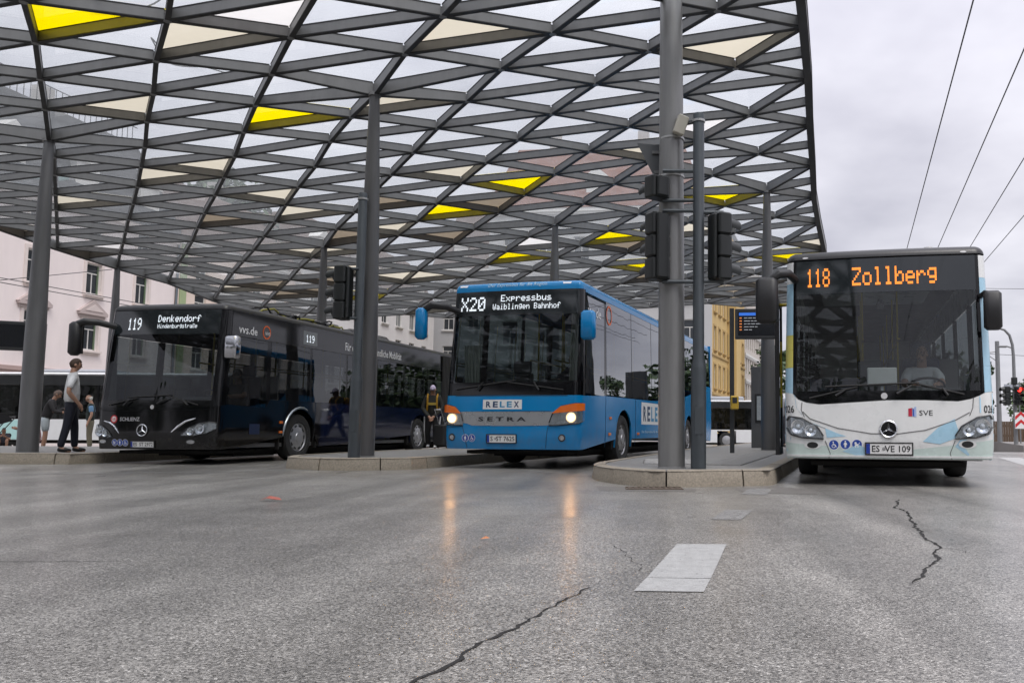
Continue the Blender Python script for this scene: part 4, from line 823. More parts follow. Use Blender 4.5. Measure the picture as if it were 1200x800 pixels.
def beam_geo(mb, b):
    p, pt, q, qt, hw = b; d_ = (q-p).normalized(); n = Vector((-d_.y, d_.x, 0)).normalized()*hw; e = d_*(.045 if hw < .05 else -.03)
    mb.add([p+e-n, p+e+n, q-e-n, q-e+n, pt+e-n, pt+e+n, qt-e-n, qt-e+n], [(0, 2, 3, 1), (4, 5, 7, 6), (0, 4, 6, 2), (1, 3, 7, 5), (0, 1, 5, 4), (2, 6, 7, 3)])
    # bottom flange, a touch wider; its dark colour paints in the edge shadow
    n2 = n*1.15; z0 = Vector((0, 0, .0)); z1 = Vector((0, 0, -.014))
    mb.add([p+e-n2+z1, p+e+n2+z1, q-e-n2+z1, q-e+n2+z1, p+e-n2+z0, p+e+n2+z0, q-e-n2+z0, q-e+n2+z0], [(0, 2, 3, 1), (4, 5, 7, 6), (0, 4, 6, 2), (1, 3, 7, 5), (0, 1, 5, 4), (2, 6, 7, 3)], 1)
    z0 = Vector((0, 0, .001)); z1 = Vector((0, 0, .016)); n2 = n*1.2
    mb.add([pt+e-n2+z0, pt+e+n2+z0, qt-e-n2+z0, qt-e+n2+z0, pt+e-n2+z1, pt+e+n2+z1, qt-e-n2+z1, qt-e+n2+z1], [(0, 2, 3, 1), (4, 5, 7, 6), (0, 4, 6, 2), (1, 3, 7, 5)], 1)
def pane_geo(mb, t, mi=0):
    c_ = sum(t, Vector())/3; v = [c_+(p-c_)*.985+Vector((0, 0, .018)) for p in t]; u = [p+Vector((0, 0, .018)) for p in v]
    mb.add(v+u, [(0, 2, 1), (3, 4, 5), (0, 1, 4, 3), (1, 2, 5, 4), (2, 0, 3, 5)], mi)
beams.sort(key=lambda b: -scr([b[0], b[2], b[1], b[3]])); panes.sort(key=lambda t: -scr(t[0])-(500 if t[1] else 0))
rest = MB()
for i, b in enumerate(beams):
    if i < 300: m = MB(); beam_geo(m, b); m.build('lattice_beam', BMATS, CAN)
    else: beam_geo(rest, b)
tag(rest.build('lattice_beams', BMATS, CAN), kind='stuff')
PM = [P_CLR, P_YEL, P_BEI, P_WHT, P_BRN]; rest = MB(); random.seed(11)
for i, (t, mt) in enumerate(panes):
    s_ = scr(t)
    if mt is None:
        c_ = sum(t, Vector())/3; mt = P_CLR
        if c_.y > 20 and random.random() < .10: mt = random.choice([P_BEI, P_BRN, P_BRN])
    if i < 300: m = MB(); pane_geo(m, t); m.build('glass_pane', mt, CAN)
    else: pane_geo(rest, t, PM.index(mt))
tag(rest.build('glass_panes', PM, CAN), kind='stuff')
rest = MB()
for k in ND:
    p = nb(k)-Vector((0, 0, .02)); q = nt_(k)
    rest.lathe([(0, p.z), (.055, p.z), (.055, q.z-.05), (0, q.z-.05)], 8, 'z', (p.x, p.y, 0))
tag(rest.build('node_posts', M_STEEL, CAN, True), kind='stuff')
def column(base, top, r0=.18, r1=.085, m=None):
    b = Vector(base); t = Vector(top); m_ = MB(); d_ = t-b
    rad = [r0, r0, r0*.97, r1+(r0-r1)*.55, r1]; fr = [0, .004, .35, .7, 1]
    m_.tube([b+d_*f for f in fr], rad, 24)
    o = m_.build('column', m or M_COLM, CAN, True, 50)
    c_ = MB(); c_.lathe([(0, t.z-.02), (r1*1.3, t.z-.02), (r1*1.3, t.z+.03), (0, t.z+.03)], 16, 'z', (t.x, t.y, 0)); c_.build('column_cap', M_STEEL, o, True); c_ = MB(); c_.lathe([(r0*1.06, b.z-.005), (r0*1.06, b.z+.012), (r0, b.z+.02)], 24, 'z', (b.x, b.y, 0)); c_.build('column_foot', M_STEEL, o, True)
    return o
for k, b in COLS.items():
    if k not in ND: continue
    t = nb(k); z = KZ-.015 if k in ((0, 4), (3, 1), (9, 2)) else gz(t.y)
    column((*(b or (t.x, t.y)), z), t)
M_COLG = mat('galvanised_column', (.215, .215, .212), .38, .45, var=.35, vscale=6, streak=.1)
bigc = column((.23, 10.94, KZ-.015), (.20, 10.96, 7.4), .178, .145, M_COLG)
m = MB()
for z in (4.62, 4.10):
    m.lathe([(.166, z-.012), (.172, z-.012), (.172, z+.012), (.166, z+.012)], 24, 'z', (.22, 10.95, 0))
m.build('clamp_band', mat('bright_band', (.45, .45, .44), .35, .6), bigc)
m = MB(); mm = Matrix.Translation((.335, 10.74, 4.75)) @ Matrix.Rotation(R(18), 4, 'Y') @ Matrix.Rotation(R(15), 4, 'Z')
m.rbox(-.075, .075, -.05, .05, -.13, .13, .02, m=mm); o = m.build('floodlight', mat('beige_lamp_box', (.42, .40, .34), .5), None, True); tag(o, 'small beige floodlight box clamped to the galvanised column', 'floodlight')
m = MB(); m.tube([(.38, 10.74, 4.76), (.57, 10.73, 4.80)], .02, 6); m.build('bracket', M_BLK, o)
# back of a give-way sign behind the column
m = MB(); tri = [(-.26, 4.66), (.34, 4.60), (.06, 4.02)]
m.poly([(x, 11.18, z) for x, z in tri], (0, .012, 0))
o = m.build('give_way_sign', mat('sign_back_grey', (.10, .105, .11), .5, .3)); tag(o, 'grey back of a triangular sign fixed behind the galvanised column', 'sign')
m = MB(); m.box(-.05, .25, 11.15, 11.178, 4.50, 4.54); m.box(-.02, .2, 11.15, 11.178, 4.22, 4.26); m.build('sign_rail', M_STEEL, o)

# loose cables lying on the glass at the upper left
random.seed(9)
for lab, pts in (('black cable looping over the glass at the yellow pane, top left of the canopy', [(-.4, -.4), (.35, .1), (.8, .25), (1.3, -.2), (1.5, .5), (.9, .9), (.3, .8)]),
                 ('black cable lying in two small loops on the glass beside the upper left rafter', [(-.2, 2.2), (.3, 2.5), (.5, 1.9), (.2, 2.9), (.7, 3.0), (.4, 2.4), (.9, 3.6)])):
    base = ND[(0, 0)]; P = [Vector((base.x+x, base.y+y, 0)) for x, y in pts]; Q = arc_pts([tuple(p.xy) for p in P], 6)
    def zc_(x, y):
        n = sorted(ND.values(), key=lambda v: (v.x-x)**2+(v.y-y)**2)[:3]; ws = [1/((v.x-x)**2+(v.y-y)**2+.05) for v in n]; return sum(v.z*w_ for v, w_ in zip(n, ws))/sum(ws)
    m = MB(); m.tube([(x, y, zc_(x, y)+DEP+.12) for x, y in Q], .012, 5); tag(m.build('cable', M_RUB, None, True), lab, 'cable')
def edges(S, o, a, b, z0, z1, name='windscreen_edge', off=-.004):
    for s0, s1 in ((-b, -a), (a, b)):
        m = MB(); patch(S, m, s0, s1, z0, z1, off, 4, .03); m.build(name, M_BLKG, o, True)
def fields(S, par, mt, shapes, off=.004):
    for i, p in enumerate(shapes):
        m = MB(); shape(S, m, p, off+i*.0003); m.build('livery_field', mt, par, True)
# ---------------------------------------------------------------- white and light blue city bus, line 118
WHITE_P = mat('white_bus_paint', (.74, .75, .74), **PAINT)
LBLUE = mat('light_blue_livery', (.36, .58, .72), **PAINT); MINT = mat('pale_mint_livery', (.55, .66, .62), **PAINT); YELL = mat('yellow_livery', (.60, .55, .12), **PAINT)
M_ROOFD = mat('dark_roof_paint', (.012, .012, .013), .35)

def city_bus():
    o = thing('city_bus', 'white and light blue bus facing the camera with amber 118 Zollberg display', 'bus', (2.90, 10.29, 0), -R(13.22), 'buses standing at the station')
    S = Surf(1.275, 12.1, 3.04, .19, .06, ((0, .04), (.35, 0), (1.1, .02), (3.1, .17)), ((0, .04), (.34, .02), (.55, 0), (1.2, 0), (3.04, .035)), .11)
    sv3 = S.sv(.3)
    ap = [(-1.42, 1.2), (-1.18, 1.17), (-1.10, 1.09), (-1.0, 1.05), (-.83, 1.025), (-.4, 1.05), (0, 1.075), (.45, 1.075), (.85, 1.06), (1.0, 1.09), (1.10, 1.13), (1.18, 1.17), (1.42, 1.2)]
    apb = [(a, b-.006) for a, b in ap]
    # front skins
    m = MB(); patch(S, m, -sv3, sv3, .34, [(-sv3, 1.2)]+apb+[(sv3, 1.2)], 0, 8, .03); fp = m.build('front_panel', WHITE_P, o, True, 30)
    m = MB(); patch(S, m, -1.17, 1.17, [(a, b+.002) for a, b in ap], 1.19, -.004, 2, .03); m.build('windscreen_surround', M_BLKG, o, True)
    m = MB(); patch(S, m, -1.12, 1.12, 1.19, 2.46, -.006, 8, .01); m.build('windscreen', M_WSC, o, True)
    edges(S, o, 1.12, 1.17, 1.19, 2.91)
    m = MB(); patch(S, m, -1.12, 1.12, 2.46, 2.91, -.003, 4, .03); dd = m.build('destination_display', mat('display_glass', (.012, .016, .018), .08, coat=.6, rvar=.03), o, True)
    led(S, dd, [('118', -.985, -.685, 2.555, 2.80), ('Zollberg', -.40, .645, 2.555, 2.795)], M_LEDA)
    # corner fairings with their coloured bands
    for sg in (1, -1):
        bands = [(1.2, 1.5, LBLUE), (1.5, 1.93, YELL if sg < 0 else LBLUE), (1.93, 2.62, LBLUE), (2.62, 2.91, WHITE_P)]
        for z0, z1, mt in bands:
            m = MB(); a, b = 1.172, 1.40
            if sg < 0: a, b = -b, -a
            patch(S, m, a, b, z0 if z0 > 1.2 else [(a, fz(ap, a)), (b, fz(ap, b))], z1-.002, 0, 3, .03); m.build('corner_fairing', mt, o, True)
    # livery fields on the front
    for a_, b_, zt_ in ((-1.36, -.80, [(-1.36, .55), (-1.1, .52), (-.80, .50)]), (-.80, .80, [(-.8, .50), (-.3, .44), (.3, .46), (.8, .52)]), (.80, 1.36, [(.8, .52), (1.36, .60)])):
        m = MB(); patch(S, m, a_, b_, .345, zt_, .003, 3, 0); m.build('livery_field', MINT, fp, True)
    fields(S, fp, LBLUE, ([(-1.33, .86), (-1.33, 1.14), (-1.14, 1.14), (-1.12, .98), (-1.05, .89)], [(-1.05, .84), (-.62, .66), (-.50, .62), (-.74, .60), (-.76, .72), (-.98, .80)],
        [(.42, .56), (.60, .73), (.80, .84), (.84, .70), (.80, .60), (.62, .53)], [(1.10, .92), (1.10, 1.12), (1.33, 1.16), (1.33, .90), (1.22, .86)],
        [(.80, .50), (.86, .585), (1.2, .62), (1.36, .66), (1.36, .40), (.95, .39)], [(-.55, .43), (-.36, .52), (-.16, .42), (-.3, .36)], [(-1.36, .64), (-1.2, .60), (-1.28, .42), (-1.36, .42)]))
    # creases and shut lines
    m = MB(); cr = [(-1.04, .93), (-.95, .84), (-.6, .72), (-.2, .655), (.1, .65), (.45, .70), (.8, .82), (.98, .92)]
    m.tube([S.P(a, b, .002) for a, b in cr], .006, 5); m.build('shut_line', mat('shadow_gap', (.12, .12, .12), .7), fp)
    for pts in ([(-1.05, 1.05), (-1.06, .95), (-1.02, .86)], [(1.03, 1.1), (1.02, .98), (.98, .88)], [(-.76, .56), (-.70, .40), (-.72, .345)], [(.80, .57), (.74, .42), (.76, .345)]):
        m = MB(); m.tube([S.P(a, b, .002) for a, b in pts], .005, 5); m.build('shut_line', MATS['shadow_gap'], fp)
    m = MB(); patch(S, m, -1.3, 1.3, .36, .385, .012, 1, .012); m.build('bumper_lip', WHITE_P, fp, True)
    # headlights, fog lights
    headlamp(S, o, [(-1.27, .72), (-1.2, .64), (-1.05, .60), (-.78, .585)], [(-1.27, .82), (-1.22, .87), (-1.05, .845), (-.86, .74), (-.78, .62)], -1.27, -.78, None, ((-1.1, .735, .085), (-.94, .69, .07)))
    headlamp(S, o, [(.80, .60), (1.05, .615), (1.2, .66), (1.27, .74)], [(.80, .63), (.88, .75), (1.07, .86), (1.23, .885), (1.27, .84)], .80, 1.27, None, ((1.12, .75, .085), (.96, .70, .07)))
    for s, z in ((-.92, .505), (.945, .53)):
        m = MB(); shape(S, m, [(s+.105*math.cos(t), z+.05*math.sin(t)) for t in [2*math.pi*i/18 for i in range(18)]], .007); f = m.build('fog_light_recess', WHITE_P, o)
        m = MB(); shape(S, m, [(s+.07*math.cos(t), z+.04*math.sin(t)) for t in [2*math.pi*i/18 for i in range(18)]], .0085); m.build('fog_light', M_BLK, f)
    star_badge(S, o, .015, .712, .10)
    number_plate(S, o, -.262, .292, .40, .535, 'ES  VE 109')
    m = MB(); disc(S, m, -.045, .4675, .022, .0215, 12); m.build('plate_seal', M_RIM, o)
    pictograms(S, o, [('chair', -.655, .512), ('person', -.512, .518), ('pram', -.37, .518)], .06)
    # operator's sign and fleet numbers
    m = MB(); shape(S, m, [(.255, .87), (.30, .87), (.30, .975), (.255, .965)], .004, 0); shape(S, m, [(.305, .87), (.35, .87), (.35, .93), (.305, .975)], .004, 1); shape(S, m, [(.325, .865), (.35, .865), (.35, .99), (.325, .985)], .0045, 2)
    lg = m.build('operator_emblem', [mat('emblem_red', (.45, .02, .05), .4), mat('emblem_blue', (.05, .12, .45), .4), mat('emblem_pale', (.35, .45, .7), .4)], o)
    m = MB(); decal(S, m, text2d('SVE'), .385, .545, .88, .945); m.build('operator_lettering', M_INK, o)
    for a, b in ((-1.31, -1.15), (1.15, 1.30)):
        m = MB(); decal(S, m, text2d('026', .01), a, b, .915, 1.01, .006); m.build('fleet_number', M_INK, o)
    m = MB(); disc(S, m, -.03, 1.125, .04, .003, 18); m.build('camera_dome', mat('pale_plastic', (.5, .5, .5), .3), o)
    wiper(S, o, [(.12, 1.15), (.3, 1.25)], ((-.75, 1.245), (.36, 1.285))); wiper(S, o, [(.72, 1.13), (.66, 1.22)], ((.36, 1.275), (.92, 1.14)))
    wiper(S, o, [(-.62, 1.13), (-.5, 1.2)], ((-.95, 1.10), (-.35, 1.24)))
    # sides
    dark = mat('dark_window_band', (.02, .02, .022), .2, coat=.4)
    bus_shell(S, o, None, [(.3, 1.2), (1.5, 1.08), (1.7, 1.22), (12.1, 1.25)], [(.3, 2.46), (12.1, 2.46)], (2.78, 8.7), 1.2, uband=WHITE_P, lower_zones=((.3, 6.2, LBLUE), (6.2, 12.1, WHITE_P)),
              win_gl=M_SGL, panes=((.32, 1.5, [(.3, 1.205), (1.5, 1.1)], 2.45), (1.62, 3.2, 1.255, 2.45), (3.26, 4.9, 1.255, 2.45), (4.96, 6.5, 1.255, 2.45), (6.56, 8.2, 1.255, 2.45), (8.26, 9.9, 1.255, 2.45), (9.96, 11.6, 1.255, 2.45)), low_mat=WHITE_P, roofm=M_ROOFD)
    for x in (.17,): pass
    for sg in (1, -1):
        m = MB(); a, b = (1.402, sv3) if sg > 0 else (-sv3, -1.402)
        patch(S, m, a, b, 1.2, 2.91, -.006, 3, .03); m.build('window_pillar', M_BLKG, o, True)
    m = MB(); m.rbox(-.95, .95, 2.6, 5.2, 3.03, 3.17, .1); m.build('roof_unit', WHITE_P, o, True)
    m = MB(); m.lathe([(.07, 0), (.075, .10), (.06, .14), (0, .15)], 16, 'z', (.62, .9, 3.03)); m.build('antenna', mat('pale_plastic', (.5, .5, .5), .3), o, True)
    for s in (-1.0, .98):
        m = MB(); shape(S, m, [(s+.04*math.cos(t), 2.955+.012*math.sin(t)) for t in [2*math.pi*i/12 for i in range(12)]], .004); m.build('marker_light', mat('pale_plastic', (.5, .5, .5), .3), o)
    # mirrors
    mirror(o, (-1.62, -1.33, -.16, .02, 2.06, 2.66), ([(-1.12, .25, 2.66), (-1.2, .05, 2.72), (-1.32, -.06, 2.70), (-1.45, -.07, 2.62)], [.05, .055, .06, .05]), M_BLK, r=.08)
    mirror(o, (1.16, 1.37, -.10, .06, 1.92, 2.40), ([(1.14, .3, 2.36), (1.2, .1, 2.40), (1.3, 0, 2.36)], [.035, .035, .035]), M_BLK, r=.06)
    # front door leaf swung out at the kerb side
    m = MB(); 
    for a, b in (((.55, .36), (.62, 2.48)), ((1.08, .36), (1.15, 2.48))): m.box(-1.43, -1.375, a[0], b[0], a[1], b[1])
    m.box(-1.43, -1.375, .62, 1.08, .36, .46); m.box(-1.43, -1.375, .62, 1.08, 2.40, 2.48); d = m.build('door_leaf', M_BLK, o)
    m = MB(); m.box(-1.415, -1.39, .62, 1.08, .46, 2.40); m.build('door_glass', M_SGL, d)
    m = MB(); m.tube([(-1.36, .7, 1.0), (-1.36, .7, 1.9)], .017, 6); m.tube([(-1.2, .6, 2.4), (-1.4, .8, 2.42)], .025, 6); m.build('door_handle', M_RAIL, d)
    for wv in (2.78, 8.7): 
        for x in (1.10, -1.10): put_wheel(o, x, wv, 'steel')
    interior(o, S, 7, 3.5, .40, 1.12)
    m = MB(); m.rbox(-.22, .16, .55, .62, 1.28, 1.52, .02); m.tube([(-.03, .6, 1.1), (-.03, .6, 1.3)], .02, 6); m.build('ticket_machine', mat('pale_plastic', (.5, .5, .5), .3), o, True)
    m = MB(); m.tube([(-.05, .3, 2.38), (-.05, .28, 2.30)], .03, 8); m.rbox(-.1, 0.0, .24, .3, 2.25, 2.34, .02); m.build('cabin_camera', M_BLK, o)
    o.scale = (1.04, 1, 1)
    return o

# ---------------------------------------------------------------- black articulated bus, line 119
BLACK_P = mat('black_bus_paint', (.004, .004, .005), .07, spec=.4, var=.1, rvar=.03, grime=.12); NAVY = mat('navy_bus_paint', (.004, .008, .030), .07, spec=.45, var=.1, rvar=.03, grime=.12); CHARC = mat('charcoal_band', (.012, .0125, .014), .06, spec=.6, var=.1, rvar=.03)
def black_bus():
    o = thing('articulated_bus', 'black bus with white 119 Denkendorf display and chrome streaks at its headlights', 'bus', (-9.30, 15.30, 0), -R(9.0), 'buses standing at the station')
    S = Surf(1.275, 17.9, 3.03, .19, .06, ((0, .04), (.3, 0), (1.1, .02), (3.1, .19)), ((0, .05), (.3, .03), (.55, 0), (1.2, 0), (3.04, .045)), .12)
    sv3 = S.sv(.3)
    ap = [(-1.42, 1.10), (-1.18, 1.06), (-1.12, 1.0), (-.8, .985), (0, 1.0), (.8, 1.01), (1.1, 1.03), (1.18, 1.08), (1.42, 1.12)]
    m = MB(); patch(S, m, -sv3, sv3, .28, [(-sv3, 1.12)]+[(a, b-.006) for a, b in ap]+[(sv3, 1.12)], 0, 8, .03); fp = m.build('front_panel', BLACK_P, o, True, 30)
    m = MB(); patch(S, m, -1.17, 1.17, ap, 1.19, -.004, 2, .03); m.build('windscreen_surround', M_BLKG, o, True)
    m = MB(); patch(S, m, -1.13, 1.13, 1.19, 2.44, -.006, 8, .01); m.build('windscreen', M_WSD, o, True)
    edges(S, o, 1.13, 1.17, 1.19, 2.90)
    m = MB(); patch(S, m, -1.13, 1.13, 2.44, 2.90, -.003, 4, .03); dd = m.build('destination_display', mat('display_glass', (.012, .016, .018), .08), o, True)
    led(S, dd, [('119', -.80, -.50, 2.53, 2.755), ('Denkendorf', -.14, .74, 2.67, 2.80), ('Hindenburgstraße', -.14, .68, 2.55, 2.63)], M_LEDW)
    for sg in (1, -1):
        a, b = (1.172, 1.40) if sg > 0 else (-1.40, -1.172)
        m = MB(); patch(S, m, a, b, [(a, fz(ap, a)), (b, fz(ap, b))], 2.90, 0, 5, .03); m.build('corner_fairing', BLACK_P, o, True)
        a, b = (1.402, sv3) if sg > 0 else (-sv3, -1.402)
        m = MB(); patch(S, m, a, b, 1.12, 2.90, -.006, 3, .03); m.build('window_pillar', M_BLKG, o, True)
    headlamp(S, o, [(-1.29, .60), (-1.2, .52), (-1.05, .50), (-.88, .49)], [(-1.29, .69), (-1.23, .735), (-1.1, .71), (-.96, .62), (-.88, .53)], -1.29, -.88, None, ((-1.13, .60, .08), (-.99, .56, .05)))
    headlamp(S, o, [(.60, .53), (.85, .535), (1.1, .58), (1.24, .66)], [(.60, .56), (.70, .66), (.92, .755), (1.12, .79), (1.24, .77)], .60, 1.24, None, ((.96, .655, .085), (.79, .61, .065)))
    for pts in ([(-1.06, .80), (-.90, .76), (-.80, .69), (-.70, .57)], [(.86, .855), (.68, .80), (.54, .71), (.40, .595)]):
        m = MB(); m.tube([S.P(a, b, .004) for a, b in pts], [.008, .020, .022, .008], 6); m.build('chrome_strip', M_CHR, o, True)
    star_badge(S, o, -.19, .63, .105)
    m = MB(); disc(S, m, -.03, 1.06, .04, .0, 16); m.build('camera_dome', mat('pale_plastic', (.5, .5, .5), .3), o)
    number_plate(S, o, -.43, .06, .315, .425, 'ES  ST 2972')
    pictograms(S, o, [('pram', -.80, .40), ('person', -.68, .40), ('chair', -.56, .397)], .058)
    m = MB(); disc(S, m, -.835, .835, .075, .004, 20); lg = m.build('operator_emblem', mat('emblem_crimson', (.5, .02, .03), .4), o)
    m = MB(); disc(S, m, -.835, .835, .05, .0055, 16, r0=.035); m.build('emblem_ring', M_WHT, lg)
    m = MB(); decal(S, m, text2d('S', .02), -.857, -.815, .805, .865, .0065); m.build('emblem_letter', M_WHT, lg)
    m = MB(); decal(S, m, text2d('SCHLIENZ', .01), -.70, -.27, .80, .87); m.build('operator_lettering', mat('silver_lettering', (.55, .55, .56), .35, .5), o)
    for s in (-1.08, .78):
        m = MB(); shape(S, m, [(s+.08*math.cos(t), .42+.035*math.sin(t)) for t in [2*math.pi*i/16 for i in range(16)]], .004); m.build('fog_light', MATS['lamp_housing'], o)
    wiper(S, o, [(.1, 1.12), (.3, 1.22)], ((-.55, 1.24), (.34, 1.28))); wiper(S, o, [(.72, 1.1), (.6, 1.2)], ((.3, 1.26), (.9, 1.10))); wiper(S, o, [(-.6, 1.08), (-.5, 1.18)], ((-.95, 1.1), (-.35, 1.22)))
    panes = [(.32, 1.48, [(.3, 1.115), (1.48, 1.08)], 2.43)]; v = 1.62
    while v < 17.2:
        panes.append((v, v+1.42, 1.255, 2.43)); v += 1.5
    bus_shell(S, o, None, [(.3, 1.12), (1.48, 1.075), (1.62, 1.25), (17.9, 1.25)], [(.3, 2.44), (17.9, 2.44)], (2.72, 8.6, 14.4), 1.2, z0=.28, uband=CHARC,
              lower_zones=((.3, 3.5, BLACK_P), (3.5, 10.2, NAVY), (10.2, 17.9, BLACK_P)), win_gl=M_SGL, panes=panes, low_mat=BLACK_P, roofm=M_ROOFD)
    # wheel arch trim, side lamps, side display and lettering on the driver's side
    q = S.sv(2.72)
    m = MB(); m.tube([S.P(q+.62*math.cos(t), .50+.62*math.sin(t), .008) for t in [R(178-x*14) for x in range(9)]], [.008]+[.024]*7+[.008], 6); m.build('wheel_arch_trim', mat('silver_trim', (.32, .35, .37), .3, .6), o, True)
    for v, z in ((2.02, .80), (2.02, .60)):
        m = MB(); p = S.P(S.sv(v), z); m.rbox(p.x-.01, p.x+.02, p.y-.05, p.y+.05, p.z-.025, p.z+.025, .008); m.build('side_marker', M_AMB, o)
    m = MB(); decal(S, m, text2d('vvs.de', .01), S.sv(.50), S.sv(1.10), 2.50, 2.66, .004); tag(m.build('side_lettering', M_WHT, o), kind='stuff')
    m = MB(); disc(S, m, S.sv(1.42), 2.60, .14, .004, 28, r0=.11); m.build('ring_emblem', mat('emblem_orange', (.7, .12, .02), .4), o)
    m = MB(); decal(S, m, text2d('VVS', .01), S.sv(1.36), S.sv(1.54), 2.54, 2.61, .005); tag(m.build('side_lettering', M_WHT, o), kind='stuff')
    m = MB(); patch(S, m, S.sv(2.75), S.sv(3.30), 2.50, 2.80, .003, 1, 0); dd2 = m.build('side_display', mat('grey_display', (.16, .17, .175), .2), o)
    led(S, dd2, [('119', S.sv(2.86), S.sv(3.18), 2.56, 2.72)], M_LEDW)
    m = MB(); decal(S, m, text2d('Für eine umweltfreundliche Mobilität', .01), S.sv(4.5), S.sv(7.4), 2.53, 2.72, .004); tag(m.build('side_lettering', M_WHT, o), kind='stuff')
    m = MB(); patch(S, m, S.sv(1.0), S.sv(1.32), .56, .76, .003, 1, 0); m.build('vent_grille', mat('dark_blue_grille', (.01, .02, .06), .4), o)
    # articulation bellows at the joint
    for sg in (1, -1):
        m = MB(); m.box(sg*1.27-.012, sg*1.27+.012, 10.1, 11.1, .4, 2.9)
        for k in range(9): m.box(sg*1.282-.012, sg*1.282+.012, 10.15+k*.11, 10.2+k*.11, .4, 2.9)
        m.build('bellows', M_RUB, o)
    # roof: pods and loose cables
    for y0, y1, h in ((1.0, 2.2, .10), (2.5, 4.9, .16), (5.4, 7.4, .14)):
        m = MB(); m.rbox(-.9, .9, y0, y1, 3.02, 3.02+h, .1); m.build('roof_unit', M_ROOFD, o, True)
    random.seed(4)
    for k in range(8):
        y = 1.2+k*.42; pts = [(1.0+random.uniform(-.12, .1), y+i*.16, 3.03+.10*math.sin(i/5*math.pi)*random.uniform(.5, 1.5)) for i in range(6)]
        m = MB(); m.tube(pts, .02, 6); m.build('roof_cable', mat('yellow_black_cable', (.25, .23, .02), .5) if k % 3 == 1 else M_RUB, o, True)
    mirror(o, (-1.72, -1.50, -.22, -.02, 2.02, 2.66), ([(-1.1, .28, 2.60), (-1.3, .05, 2.66), (-1.45, -.1, 2.66), (-1.6, -.12, 2.60)], [.06, .06, .07, .07]), M_BLK, r=.09)
    mirror(o, (1.26, 1.52, .16, .34, 1.96, 2.40), ([(1.16, .45, 2.36), (1.28, .3, 2.38), (1.36, .25, 2.34)], [.03]*3), mat('chrome_shell', (.5, .5, .52), .15, 1.), r=.06)
    for wv in (2.72, 8.6, 14.4):
        for x in (1.10, -1.10): put_wheel(o, x, wv, 'cover')
    interior(o, S, 13, 3.6, .38, 1.14)
    return o

